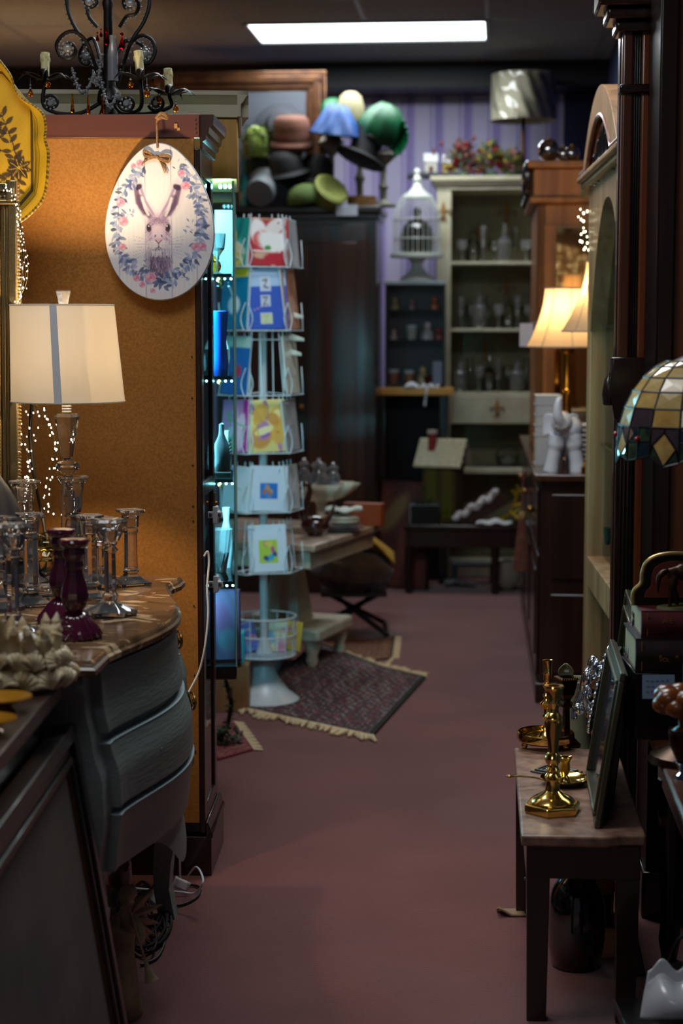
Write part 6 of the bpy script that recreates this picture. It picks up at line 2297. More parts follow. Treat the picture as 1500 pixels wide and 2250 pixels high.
# ------------------------------------------------------------------ stained glass lampshade on its stand
TYY = 3.62
pc = at(1528, 925, TYY)
tl = thing('stained_glass_lamp', 'unlit stained glass lamp with honey diamonds and green leaf border', 'lamp', Vector((pc.x, TYY, DTZ)), 0)
ts = TYY / FPX
tz0 = at(1500, 985, TYY).z - DTZ
tz1 = at(1500, 790, TYY).z - DTZ
TR = 172 * ts


def dome(u, v):
    """v 0 rim .. 1 crown"""
    r_q = TR * (cos(v * 1.30) ** .85) if v > 0 else TR
    drop = (.020 + .012 * cos(12 * u * 2 * pi)) * max(0, 1 - v * 7)
    return Vector((r_q * cos(2 * pi * u), r_q * sin(2 * pi * u), tz0 + (tz1 - tz0) * sin(v * 1.30) / sin(1.30) - drop))


LEAD = mat('lead_came', (48, 44, 48), .35, .7)
HONEY = (mat('honey_glass', (226, 190, 116), .12, col2=(206, 160, 84), scale=30, coat=.6), mat('pale_honey_glass', (232, 206, 150), .12, col2=(214, 180, 112), scale=30, coat=.6))
PURG = mat('mauve_glass', (74, 60, 68), .12, coat=.6)
GRN = mat('leaf_green_glass', (56, 78, 50), .12, col2=(30, 50, 44), scale=60, coat=.6)
REDJ = mat('red_jewel', (190, 20, 30), .08, coat=.8)
BLUJ = mat('dark_teal_glass', (28, 46, 58), .1, coat=.8)
NSEG = 16
lead = B()


def cell(uv, m, name, infl=.0):
    P_ = [dome(*q) for q in uv]
    c_ = sum(P_, Vector()) / len(P_)
    nrm = Vector((c_.x, c_.y, (c_.z - tz0) * 1.2)).normalized()
    b_ = B()
    P2 = [c_ + (q - c_) * .93 for q in P_]
    m_ = len(P2)
    b_.add([q + nrm * .0006 for q in P2] + [c_ + nrm * (.0022 + infl)] + [q - nrm * .002 for q in P2], [(i, (i + 1) % m_, m_) for i in range(m_)] + [tuple(range(2 * m_, m_, -1))] + [(i, m_ + 1 + i, m_ + 1 + (i + 1) % m_, (i + 1) % m_) for i in range(m_)])
    for i in range(m_):
        lead.tube([P_[i], P_[(i + 1) % m_]], .0022, 5)
    return ob(name, b_, m, tl, smooth=0)


vb = [.0, .16, .34, .50, .64, .78, .90]
rows_ = len(vb) - 1
for s in range(NSEG):
    u0, u1 = s / NSEG, (s + 1) / NSEG
    um = (u0 + u1) / 2
    if um < .38 or um > .99:          # only the half towards the room is seen; the rest is one plain row set
        pass
    # border: honey diamond every other segment, green foliage between
    if s % 2 == 0:
        cell([(um, -.0), (u1 - .006, .075), (um, .165), (u0 + .006, .075)], HONEY[0], 'glass_diamond')
        cell([(u0, .0), (um, .0), (u0 + .006, .075)], GRN, 'glass_leaf')
        cell([(um, .0), (u1, .0), (u1 - .006, .075)], GRN, 'glass_leaf')
        cell([(u0, .0), (u0 + .006, .075), (um, .165), (um, .20), (u0, .20)], PURG, 'glass_piece')
        cell([(u1, .0), (u1, .20), (um, .20), (um, .165), (u1 - .006, .075)], PURG, 'glass_piece')
    else:
        cell([(u0, .0), (um, .03), (um, .11), (u0, .10)], GRN, 'glass_leaf')
        cell([(um, .03), (u1, .0), (u1, .10), (um, .11)], BLUJ, 'glass_piece')
        cell([(u0, .10), (um, .11), (um, .20), (u0, .20)], BLUJ, 'glass_piece')
        cell([(um, .11), (u1, .10), (u1, .20), (um, .20)], GRN, 'glass_leaf')
        c_ = dome(um, .12)
        ob('red_jewel', B().ball(c_ + Vector((c_.x, c_.y, 0)).normalized() * .003, .0055, 8, 6), REDJ, tl)
    for j, (v0, v1) in enumerate(((.20, .36), (.36, .52), (.52, .68), (.68, .84), (.84, .95))):
        cell([(u0, v0), (u1, v0), (u1, v1), (u0, v1)], PURG if (s % 4 == 1 and j == 0) else HONEY[(s + j) % 2], 'glass_tile')
ob('lead_lines', lead, LEAD, tl, kind='stuff')
ob('crown_cap', B().lathe([(0, tz1 + .012), (.02, tz1 + .012), (.05, tz1 - .004), (.05, tz1 - .008), (0, tz1 - .008)], 20), BRONZE, tl)
ob('stem', B().lathe([(0, 0), (.085, 0), (.08, .015), (.03, .04), (.016, .08), (.014, tz0), (.010, tz1)], 20), BRONZE, tl)

# white shell dish low at the frame corner, on a dark stool
p = onz(1478, 2225, .14)
stl = ob('dark_stool', B().bx(-.10, .14, -.09, .12, .10, .125).bx(-.08, -.05, -.07, -.04, 0, .10).bx(.09, .12, -.07, -.04, 0, .10).bx(-.08, -.05, .07, .10, 0, .10).bx(.09, .12, .07, .10, 0, .10), W_BLACK, loc=(p.x, p.y, 0), bev=.003)
tag(stl, 'low black stool under the white shell at the frame corner', 'stool')
b = B().grid(lambda u, v: ((u - .5) * .15 * (1 - .25 * v), .05 * (1 - (2 * u - 1) ** 2) * -1 * sin(pi * min(1, v + .25)), .105 * v - .012 * cos(u * 12) * v), 24, 16)
o = ob('white_shell', b, mat('white_pearl', (206, 208, 214), .25, coat=.5), loc=Vector((p.x + .01, p.y, .127)), rot=(radians(-18), 0, 0), solid=.004)
tag(o, 'white glossy shell dish standing on the low black stool', 'shell')
b = B().tube(spline([Vector((p.x - .02, p.y + .05, .127)), Vector((p.x - .005, p.y + .05, .21)), Vector((p.x + .02, p.y + .06, .27)), Vector((p.x + .05, p.y + .06, .28))], 8), .004, 6)
o = ob('black_hook', b, IRON)
tag(o, 'thin black wire hook rising behind the white shell', 'hook')

# ------------------------------------------------------------------ big mahogany armoire side and the dark corner cabinet
arm = thing('mahogany_wardrobe', 'massive mahogany wardrobe side panel behind the stained glass lamp', 'wardrobe', (at(1440, 700, 4.40).x, 4.40, 0), RA)
WM = wood('mahogany_side', (122, 66, 38), (88, 46, 26), .35, 'z', .25)
b = B().bx(.02, .5, .012, .27, .08, 2.55)
ob('side_panel', b, WM, arm, bev=.003)
b = B().bx(0, .045, 0, .28, .0, 2.58).bx(.0, .012, .0, .28, .0, 2.6)
ob('corner_stile', b, W_DARK, arm, bev=.006)
ob('plinth', B().bx(-.01, .5, -.01, .28, 0, .12), W_DARK, arm, bev=.006)
dk = thing('corner_cabinet', 'black and brown glazed cabinet with fluted corner posts and carved corbel', 'cabinet', (at(1420, 700, 4.80).x, 4.80, 0), RA)
# fluted canted post: x from -.075 .. 0
b = B().bx(-.075, -.045, 0, .05, .5, 2.62)
ob('outer_strip', b, W_MAHOG, dk, bev=.006)
b = B().bx(-.024, .0, .0, .05, .5, 2.62)
ob('inner_strip', b, W_MAHOG, dk, bev=.006)
b = B().bx(-.046, -.022, .008, .05, .5, 2.62)
for x in (-.040, -.034, -.028):
    b.tube([(x, .008, .9), (x, .008, 2.55)], .0028, 8)
ob('fluted_core', b, W_BLACK, dk, bev=.001)
zc_ = at(1400, 785, 4.80).z
b = B().add([(-.09, -.02, zc_), (.008, -.02, zc_), (.008, .05, zc_), (-.09, .05, zc_), (-.096, -.026, zc_ - .09), (.010, -.026, zc_ - .09), (.010, .05, zc_ - .09), (-.096, .05, zc_ - .09),
             (-.082, -.016, zc_ - .17), (.004, -.016, zc_ - .17), (.004, .05, zc_ - .17), (-.082, .05, zc_ - .17)],
            [(3, 2, 1, 0), (0, 1, 5, 4), (1, 2, 6, 5), (2, 3, 7, 6), (3, 0, 4, 7), (4, 5, 9, 8), (5, 6, 10, 9), (6, 7, 11, 10), (7, 4, 8, 11), (8, 9, 10, 11)])
b.lathe([(0, 0), (.016, .0), (.02, .03), (.014, .07), (.0, .09)], 10, c=(-.096, .01, zc_ - .13))
ob('corbel', b, W_DARK, dk, bev=.004)
b = B().bx(-.075, -.030, 0, .05, .0, zc_ - .1).bx(-.028, -.008, .01, .05, 0, zc_ - .1)
for x in (-.062, -.052, -.042):
    b.tube([(x, .0, .06), (x, .0, zc_ - .17)], .004, 8)
ob('lower_post', b, W_BLACK, dk, bev=.003)
zt_ = at(1400, 195, 4.80).z
b = B().bx(-.082, .006, -.012, .05, zt_ - .012, zt_ + .012)
ob('astragal', b, W_DARK, dk, bev=.005)
zt2 = at(1400, 70, 4.80).z
b = B()
for (z0, z1, k_) in ((zt2, zt2 + .03, .02), (zt2 + .03, zt2 + .06, .045), (zt2 + .06, zt2 + .12, .07)):
    b.bx(-.075 - k_, .2, -k_, .12, z0, z1)
ob('cornice', b, W_DARK, dk, bev=.008)
b = B().bx(.0, .3, .044, .05, .9, 2.6)
ob('front_glass', b, PANE, dk, smooth=0)
b = B().bx(-.078, -.07, .05, .115, .0, 2.62)
ob('side_panel', b, W_DARK, dk, smooth=0)
ob('inner_back', B().bx(.0, .3, .10, .115, 0, 2.6), mat('grey_lining', (160, 164, 178), .6), dk, smooth=0)
ob('lower_front', B().bx(0, .3, .03, .06, 0, .9), W_BLACK, dk, bev=.002)
p = at(1375, 1175, 4.945)
b = B().add([(-.006, 0, -.036), (.003, 0, -.028), (.006, 0, .0), (.010, 0, .004), (.004, 0, .030), (-.002, 0, .024), (-.004, 0, .036)], [(0, 1, 2, 3, 4, 5, 6)])
o = ob('green_tag', b, mat('neon_green_paper', (30, 200, 90), .6), loc=p + Vector((0, -.004, 0)), solid=.001)
tag(o, 'torn bright green paper tag stuck on the black corner post', 'tag')

# ------------------------------------------------------------------ arched oak cabinet
OY0, OY1 = 5.0, 6.2
xf = .874
RO2 = radians(-2.6)
oc = thing('oak_cabinet', 'arched light oak cabinet with glazed gothic door and black carved tracery', 'cabinet', (xf, 6.2, 0), RO2)
OW = OY1 - OY0                       # its face runs along local -y, looking to local -x
zL = at(1290, 402, 6.2).z            # ledge under the arch
b = B()
b.bx(0, .36, -.012, 0, .0, zL).bx(0, .36, -OW, -OW + .012, 0, zL).bx(.34, .36, -OW, 0, 0, zL).bx(.01, .36, -OW, 0, zL - .02, zL).bx(.01, .36, -OW, 0, .68, .70).bx(.0, .36, -OW, 0, 0, .1)
ob('carcass', b, W_OAK, oc, bev=.002)
zsh = .71
zdt = at(1345, 440, 5.75).z
b = B().bx(-.02, .04, -.11, 0, 0, zL).bx(-.02, .04, -OW, -OW + .10, 0, zL).bx(-.02, .04, -OW + .10, -.11, zsh - .10, zsh).bx(-.02, .04, -OW + .1, -.11, 0, .08)
ob('face_frame', b, W_OAKL, oc, bev=.003)
# gothic-arched door head
b = B()
y0, y1 = -.11, -OW + .10
ym = (y0 + y1) / 2
N_ = 24
arc = []
for k_ in range(N_ + 1):
    t = k_ / N_
    y = y0 + (y1 - y0) * t
    arc.append((y, zdt - .42 * abs(2 * t - 1) ** 2.2 + 0))
vs, fs = [], []
for (y, z) in arc:
    vs += [(-.02, y, z), (-.02, y, zL), (.034, y, z), (.034, y, zL)]
for k_ in range(N_):
    a = 4 * k_
    fs += [(a, a + 1, a + 5, a + 4), (a + 2, a + 6, a + 7, a + 3), (a, a + 4, a + 6, a + 2)]
b.add(vs, fs)
ob('door_head', b, W_OAKL, oc, smooth=30)
ob('door_glass', B().bx(.034, .038, -OW + .1, -.11, zsh, zL - .05), PANE, oc, smooth=0)
ob('lower_glass', B().bx(.032, .036, -OW + .1, -.11, .08, zsh - .1), pane('blue_lower_glass', (.55, .62, .75), 1.5, .05), oc, smooth=0)
for z in (1.1, 1.5, 1.9):
    ob('shelf', B().bx(.02, .33, -OW + .02, -.02, z - .004, z + .004), PANE_C, oc, smooth=0)
b = B()
for (x0, z0_) in ((-.06, zL - .0), (-.045, zL - .02)):
    b.bx(x0, .36, -OW, .05 if x0 < -.05 else .03, z0_, z0_ + .02)
ob('ledge', b, W_OAKL, oc, bev=.006)
# arched bonnet: band between two arcs along y
zA = at(1335, 172, 5.45).z
b = B()
def arcz(t, top, drop):
    return top - drop * abs(2 * t - 1) ** 2.0
N_ = 36
ye, ys = .05, -OW
vs, fs = [], []
for k_ in range(N_ + 1):
    t = k_ / N_
    y = ye + (ys - ye) * t
    zo = arcz(t, zA, .30)
    zi = max(zL + .02, arcz(t, zA - .085, .36))
    for x in (-.048, .30):
        vs += [(x, y, zi), (x, y, zo)]
for k_ in range(N_):
    a = 4 * k_
    fs += [(a, a + 1, a + 5, a + 4), (a + 1, a + 3, a + 7, a + 5), (a, a + 4, a + 6, a + 2), (a + 2, a + 6, a + 7, a + 3)]
fs += [(0, 2, 3, 1), (4 * N_, 4 * N_ + 1, 4 * N_ + 3, 4 * N_ + 2)]
b.add(vs, fs)
ob('bonnet', b, W_OAKL, oc, smooth=35, bev=.003)
for d_ in (.0, .03, .06):
    pts_ = []
    for k_ in range(N_ + 1):
        t = k_ / N_
        pts_.append((-.045 + d_ * .6, ye + (ys - ye) * t * 1.0, max(zL + .03, arcz(t, zA - .09 - d_ * .8, .36))))
    ob('arch_moulding', B().tube(pts_, .009, 8), W_MAHOG, oc)
ob('bonnet_back', B().bx(.06, .08, ys + .05, ye - .05, zL + .01, zA - .08), W_BLACK, oc, smooth=0)
CARV = mat('black_carving', (16, 14, 15), .25, coat=.4)
b = B()
for k_ in range(9):
    t = (k_ + .5) / 9
    y = ye - .10 + (ys - ye + .2) * t
    h_ = max(.06, (arcz(t, zA - .11, .36) - zL - .03))
    for (rr, zz) in ((.045, .05), (.045, min(h_ - .05, .13)), (.04, h_ - .05)):
        ring_ = [(-.02, y + rr * cos(a) * .9, zL + .03 + zz + rr * 1.25 * sin(a)) for a in [q * pi / 8 for q in range(16)]]
        b.tube(ring_, .012, 6, closed=True)
    b.tube(spline([(-.03, y - .05, zL + .03), (-.03, y - .02, zL + h_ * .5), (-.03, y, zL + h_), (-.03, y + .02, zL + h_ * .5), (-.03, y + .05, zL + .03)], 6), .011, 6)
b.bx(-.03, .0, ys + .08, ye - .06, zL + .018, zL + .04)
ob('carved_tracery', b, CARV, oc)
point('assumed_cabinet_lamp', (xf + .16, 5.80, zL - .10), 4, (.72, .86, 1.0), .03)  # assumed lamp without a fixture, added to brighten the cabinet's inside
MO = T(xf, 6.2, 0) @ Rz(RO2)
for (x, y, z, h_, rr, lab) in ((.10, -.25, 1.104, .16, .035, 'clear goblet on the oak cabinet\'s second shelf'), (.10, -.45, 1.104, .22, .03, 'tall crystal flute glass inside the oak cabinet'), (.10, -.30, 1.504, .20, .04, 'clear vase on the oak cabinet\'s upper shelf'),
                               (.08, -.26, .704, .12, .06, 'teal cut glass bowl at the oak cabinet bottom'), (.10, -.52, .704, .34, .05, 'clear decanter at the oak cabinet bottom')):
    g = thing('glass_vessel', lab, 'glass', MO @ Vector((x, y, z)), 0, 'glassware inside the oak cabinet')
    ob('body', B().lathe([(0, 0), (rr, 0), (rr * .3, h_ * .1), (rr * .3, h_ * .35), (rr * .9, h_ * .55), (rr, h_), (rr * .93, h_), (rr * .8, h_ * .58), (0, h_ * .4)], 16), glass('teal_glass', (.5, .85, .9)) if 'teal' in lab else CRYSTAL, g, smooth=20)
BULB2 = glow('garland_glow', (1.0, .92, .55), 7.0)
st = []
for k_ in range(4):
    st.append([at(1289 + r_.uniform(-4, 2), 445, 6.23), at(1284 + r_.uniform(-8, 4), 475, 6.23), at(1282 + r_.uniform(-8, 6), 500, 6.23), at(1284 + r_.uniform(-4, 5), 530, 6.23), at(1290, 560, 6.22)])
for k_ in range(4):  # extra strands assumed on the unseen far side, to glint in the mirror
    x_ = .90 + .05 * k_
    st.append([Vector((x_, 6.222, 2.0 - .03 * k_)), Vector((x_ + .02, 6.225, 1.85)), Vector((x_ - .01, 6.222, 1.7)), Vector((x_ + .015, 6.222, 1.58))])
fairy('fairy_lights', 'golden fairy lights hanging at the far edge of the arched oak cabinet', st, .03, seed=9, bulb=.0030, mb=BULB2, jit=.012)
# ------------------------------------------------------------------ dark dresser along the right, with things on it
DZ = .92
dr_ = thing('dark_dresser', 'long dark dresser with lit lamps and white elephant on top', 'dresser', (.79, 7.0, 0), RA)
DL = 2.5
ob('carcass', B().bx(.0, .45, .0, DL, .06, DZ - .03), W_DARK, dr_, bev=.003)
ob('top', B().bx(-.03, .47, -.03, DL, DZ - .03, DZ), wood('dresser_top', (92, 54, 34), (62, 36, 22), .25, 'y', .5), dr_, bev=.006)
ob('plinth', B().bx(-.015, .46, -.015, DL, 0, .08), W_DARK, dr_, bev=.004)
for k in range(3):
    b = B().bx(-.014, 0, .05 + k * .82, .80 + k * .82, .62, .85)
    d = ob('drawer', b, W_DARK, dr_, bev=.005)
    ob('knob', B().ball((-.03, .42 + k * .82, .735), .016, 10, 8), BRASS_D, d)
    b = B().bx(-.012, 0, .05 + k * .82, .80 + k * .82, .10, .59)
    d = ob('door', b, W_DARK, dr_, bev=.005)
    ob('panel', B().bx(-.018, -.010, .14 + k * .82, .71 + k * .82, .17, .52), W_DARK, d, bev=.006)
b = B().bx(.04, .42, -.012, 0, .12, .44).bx(.04, .42, -.012, 0, .50, .84)
ob('end_panel', b, W_DARK, dr_, bev=.005)
DM = T(.79, 7.0, 0) @ Rz(RA)


def on_dr(px, py):
    return onz(px, py, DZ)


# tassel hanging from a dresser knob
tp = at(1157, 1062, 8.0)
r = thing('tassel', 'long dusty pink tassel with cord hanging at the dresser side', 'tassel', tp + Vector((-.02, 0, 0)))
b = B().tube(spline([(0.02, 0, .06), (.004, 0, .02), (0, 0, -.06), (.002, 0, -.12)], 6), .004, 6).tube(spline([(.012, 0, -.02), (.03, 0, -.05), (.036, .0, -.10), (.03, 0, -.12)], 6), .004, 6)
ob('cord', b, mat('pink_cord', (120, 62, 62), .8), r)
ob('bead', B().ball((0, 0, -.15), .018, 12, 8, (1, 1, 1.3)), mat('cream_thread', (160, 130, 84), .7), r)
b = B()
for k in range(46):
    a = k * 2.4
    q = sqrt(k / 46)
    b.tube([(.012 * q * cos(a), .012 * q * sin(a), -.165), (.026 * q * cos(a), .026 * q * sin(a), -.26), (.040 * q * cos(a), .036 * q * sin(a), -.40)], .004, 5)
ob('skirt', b, mat('dusty_pink_thread', (130, 82, 64), .85, col2=(104, 58, 50), scale=40), r, kind='stuff')

# pine and oak hutch standing on the dresser
hy = 8.05
hx = at(1178, 700, hy).x
hut = thing('oak_hutch', 'golden oak hutch with mirror door and black carved frieze on the dresser', 'cabinet', (hx, hy, DZ), RA)
hz = at(1200, 360, hy).z - DZ
b = B().bx(0, .42, .0, .03, 0, hz).bx(0, .04, .0, .9, 0, hz).bx(0, .42, .87, .9, 0, hz).bx(0, .42, 0, .9, 0, .03).bx(0, .42, 0, .9, hz - .03, hz)
ob('carcass', b, W_OAK, hut, bev=.003)
b = B().bx(.03, .085, -.015, .0, .02, hz - .27)
ob('near_stile', b, W_OAK, hut, bev=.004)
zq = at(1200, 446, hy).z - DZ
b = B().bx(-.035, .43, -.035, .92, zq, zq + .025).bx(-.05, .44, -.05, .94, hz - .02, hz + .01).bx(-.02, .43, -.02, .92, zq + .025, hz - .02)
ob('frieze', b, W_OAK, hut, bev=.005)
b = B()
for k in range(6):
    for zz in (zq + .07, zq + .14):
        b.tube([(-.045, .02 + .14 * k + .05 * cos(a), zz + .04 * sin(a)) for a in [q * pi / 6 for q in range(12)]], .012, 6, closed=True)
b.ball((-.05, -.02, zq + .10), .05, 10, 8, (.5, .8, 1.6))
ob('carved_frieze', b, CARV, hut)
# mirror panel on its near end showing the lamps
m0 = at(1222, 500, hy).x - hx
mz0, mz1 = at(1222, 760, hy).z - DZ, at(1222, 502, hy).z - DZ
ob('mirror_panel', B().bx(m0, .41, -.008, -.002, .06, mz1), mat('antique_mirror', (206, 190, 160), .06, 1.0), hut, smooth=0)
b = B().bx(m0 - .01, m0, -.014, -.002, .06, mz1 + .01).bx(m0 - .01, .41, -.014, -.002, mz1, mz1 + .01)
ob('mirror_bead', b, W_OAKL, hut, bev=.002)
p = at(1152, 736, 8.04)
o = ob('price_tag', B().bx(-.03, .03, -.001, .001, -.052, .052), mat('white_tag_card', (222, 226, 238), .6), loc=p + Vector((.005, -.03, 0)), bev=.0)
tag(o, 'white price card hanging at the corner of the oak hutch', 'price tag')
ob('string', B().tube([(0, 0, .05), (.05, -.01, .06), (.09, .0, .07)], .0012, 4), WHITEP, o)
scrib(o, INK, 6, .04, -.022, .036, .014, -.0015, 8)

SHADE_W = shade_cloth('warm_silk_shade', (250, 222, 180), .5)


def bell_lamp(label, base, zbot, ztop, rb, rt, pw, base_m, red_base=False, sqr=True):
    r = thing('table_lamp', label, 'lamp', base, 0, 'lit lamps on the dresser')
    n = 6 if sqr else 40
    b = B()
    rows__ = 14
    vs = []
    for k in range(rows__ + 1):
        v = k / rows__
        rr = rt + (rb - rt) * (1 - v) ** 1.75
        z = zbot + (ztop - zbot) * v
        nn = 48
        for i in range(nn):
            a = 2 * pi * i / nn
            # eight soft panels
            sc = 1 - .035 * abs(sin(4 * a)) * (1 - .3 * v)
            vs.append((rr * sc * cos(a), rr * sc * sin(a), z))
    nn = 48
    fs = [(j * nn + i, j * nn + (i + 1) % nn, (j + 1) * nn + (i + 1) % nn, (j + 1) * nn + i) for j in range(rows__) for i in range(nn)]
    b.add(vs, fs)
    s_ = ob('lamp_shade', b, SHADE_W, r, smooth=60)
    for (rr, z) in ((rb, zbot), (rt, ztop)):
        tb = B()
        tb.tube([(rr * (1 - .035 * abs(sin(4 * a))) * cos(a), rr * (1 - .035 * abs(sin(4 * a))) * sin(a), z) for a in [q * 2 * pi / 48 for q in range(48)]], .004, 6, closed=True)
        ob('shade_trim', tb, mat('shade_trim', (196, 170, 150), .7), s_)
    sb = B()
    for i in range(8):
        a = i * pi / 4
        sb.tube([((rt + (rb - rt) * (1 - v) ** 1.75) * 1.002 * cos(a), (rt + (rb - rt) * (1 - v) ** 1.75) * 1.002 * sin(a), zbot + (ztop - zbot) * v) for v in [q / 10 for q in range(11)]], .0022, 5)
    ob('shade_seam', sb, mat('shade_seam_tape', (206, 176, 140), .8), s_)
    zs = zbot
    b = B()
    if red_base:
        ob('wood_block', B().lathe([(0, 0), (.11, 0), (.11, .02), (.085, .03), (.085, .13), (.10, .14), (0, .14)], 4, ph=pi / 4), wood('red_lacquer_base', (80, 24, 16), (54, 14, 10), .25, 'z', .6), r, smooth=0, bev=.004)
        b.lathe([(0, .14), (.09, .14), (.088, .152), (.05, .18), (.028, .205), (.020, .22), (.016, .30), (.022, .31), (.016, .32), (.016, zs - .03), (.028, zs - .02), (.03, zs), (.01, zs + .01), (.008, ztop - .03), (0, ztop - .03)], 24)
    else:
        b.lathe([(0, 0), (.08, 0), (.08, .02), (.03, .05), (.02, .10), (.035, .16), (.02, .22), (.014, zs), (.008, ztop - .03), (0, ztop - .03)], 24)
    ob('brass_stem', b, base_m, r)
    ob('bulb', B().ball((0, 0, (zbot + ztop) / 2), .03, 12, 8), glow('lamp_bulb', (1.0, .74, .42), 6), r)
    point('bell_lamp_light', Vector(base) + Vector((0, 0, (zbot + ztop) / 2 + .03)), pw, (1.0, .66, .30), .035)
    return r


GOLDB = mat('gold_lamp_brass', (214, 150, 50), .2, 1.0)
LY2 = 7.55
pb = at(1243, 1010, LY2)
bell_lamp('lit lamp with cream bell shade and brass stem on a red block', (pb.x, LY2, DZ), at(0, 762, LY2).z - DZ, at(0, 634, LY2).z - DZ, 90 * mpp(LY2), 50 * mpp(LY2), 10, GOLDB, True)
LY3 = 7.12
bell_lamp('lit lamp with bell shade half hidden by the arched oak cabinet', (at(1306, 900, LY3).x, LY3, DZ), at(0, 728, LY3).z - DZ, at(0, 575, LY3).z - DZ, 74 * mpp(LY3), 22 * mpp(LY3), 7, GOLDB)

# white elephant, trunk raised
EYY = 7.12
pe = onz(1240, 1026, DZ)
el = thing('elephant_figure', 'white china elephant with raised trunk on the dresser edge', 'figurine', (at(1240, 1030, EYY).x, EYY, DZ), radians(0))
ek = EYY / FPX / 1.0
b = B()
E = lambda x, z, y=0: (x * ek, y * ek, z * ek)
# body seen three quarter: facing the camera-left
b.ball(E(6, 92, 12), 36 * ek, 24, 16, (.95, 1.25, .95))
b.ball(E(-10, 108, -22), 25 * ek, 20, 14, (.95, .9, 1.05))
b.tube(spline([E(-12, 104, -36), E(-22, 122, -48), E(-24, 142, -50), E(-21, 158, -48), E(-15, 162, -46)], 6), [15 * ek * (1 - .72 * (i / 24) ** .8) for i in range(25)], 12)
for (x, y, k) in ((-26, -14, -7), (22, -14, 5), (-12, 40, -4), (26, 40, 4)):
    b.tube(spline([E(x * .7, 80, y), E(x * .9, 50, y), E(x + k * .5, 22, y), E(x + k, 0, y)], 5), [19 * ek] * 5 + [15 * ek] * 5 + [15 * ek, 15.5 * ek, 16 * ek, 16.5 * ek, 17 * ek, 17 * ek], 14)
b.tube(spline([E(10, 100, 52), E(14, 80, 60), E(12, 60, 60)], 5), 3 * ek, 6)
ob('body', b, WHITEC, el, smooth=70)
for s in (-1, 1):
    eb = B().grid(lambda u, v: E(-10 + s * (14 + 24 * u), 122 - 46 * v + 6 * sin(u * 3), -14 + 14 * u + 4 * sin(v * 3)), 8, 8)
    ob('ear', eb, WHITEC, el, solid=.006, sub=1)
    ob('tusk', B().tube(spline([E(-12 + s * 9, 100, -40), E(-14 + s * 11, 96, -52), E(-16 + s * 11, 104, -60)], 4), [3 * ek - .2 * ek * i for i in range(9)], 8), mat('ivory_tusk', (232, 226, 206), .3), el)
    ob('eye', B().ball(E(-14 + s * 15, 118, -38), 2 * ek, 8, 6), BLACKC, el)
# white stepped letter rack / folded stair-like set of books
wy = 7.42
px0 = at(1176, 985, wy)
for k in range(5):
    zz0, zz1 = at(0, 983 - k * 23 + 0, wy).z, at(0, 983 - (k + 1) * 23, wy).z
    if k == 0:
        zz0 = DZ
    wdt = (38 - 0 * k) * mpp(wy)
    rr = thing('white_book', ('white cloth book at the bottom of the pale stack behind the elephant', 'white cloth book second from the bottom of the pale stack', 'white cloth book in the middle of the pale stack', 'white cloth book second from the top of the pale stack', 'white cloth book crowning the pale stack by the lamp')[k],
               'book', (px0.x, wy, zz0), radians(-3), 'white books behind the elephant')
    ob('cover', B().bx(0, wdt * 1.5, 0, .18, 0, .003).bx(0, wdt * 1.5, 0, .18, zz1 - zz0 - .0045, zz1 - zz0 - .0015).bx(0, wdt * 1.5, -.001, .003, 0, zz1 - zz0 - .0015), mat('white_cloth', (172, 178, 184), .6), rr, bev=.001)
    ob('pages', B().bx(.004, wdt * 1.5 - .004, .003, .176, .003, zz1 - zz0 - .0045), mat('cream_pages', (220, 208, 176), .8), rr)
for k in range(9):
    p = at(1283, 985, 7.30)
    c_ = thing('china_plate', ('white plate lowest of the pile beside the elephant', 'second white plate up in the pile beside the elephant', 'third white plate up in the pile beside the elephant', 'fourth white plate up in the pile beside the elephant', 'fifth white plate up, middle of the pile by the elephant',
                               'sixth white plate up in the pile beside the elephant', 'seventh white plate up in the pile beside the elephant', 'eighth white plate up, under the topmost of the pile', 'topmost white plate of the pile beside the elephant')[k], 'plate',
               (p.x + .06, 7.40, DZ + .02 * k), 0, 'plates piled beside the elephant')
    ob('plate', B().lathe([(0, 0), (.06, 0), (.07, .004), (.098, .013), (.097, .016), (.066, .008), (0, .005)], 36), WHITEC, c_)
o = ob('blue_bottle', B().lathe([(0, 0), (.03, 0), (.034, .01), (.032, .09), (.015, .12), (.012, .15), (0, .15)], 20), mat('blue_glass', (30, 80, 120), .1, coat=.8), loc=(at(1262, 1020, 7.22).x, 7.26, DZ))
tag(o, 'small dark blue glass bottle behind the elephant\'s legs', 'bottle')
# baubles on the hutch top
BAU = mat('silver_bauble', (200, 196, 200), .06, 1.0)
for k, (px, py, rr, lab) in enumerate(((1205, 332, .052, 'largest silver bauble at the aisle end of the hutch top'), (1238, 326, .036, 'silver bauble at the rear of the hutch top'), (1256, 332, .036, 'silver bauble beside the arched bonnet'), (1236, 348, .022, 'tiny pinkish bauble in the hutch top cluster'), (1262, 350, .020, 'tiny pinkish bauble against the arched bonnet'))):
    p = at(px, py, hy + .05 + .03 * (k % 2))
    p.z = DZ + hz + .011
    r = thing('bauble', lab, 'bauble', p, 0, 'silver baubles on the oak hutch')
    ob('ball', B().ball((0, 0, rr), rr, 20, 14), BAU if rr > .03 else mat('pink_bauble', (200, 150, 140), .12, 1.0), r)
    ob('cap', B().lathe([(0, rr * 2 - .004), (rr * .22, rr * 2 - .004), (rr * .2, rr * 2 + .006), (0, rr * 2 + .006)], 10), BRASS_D, r)

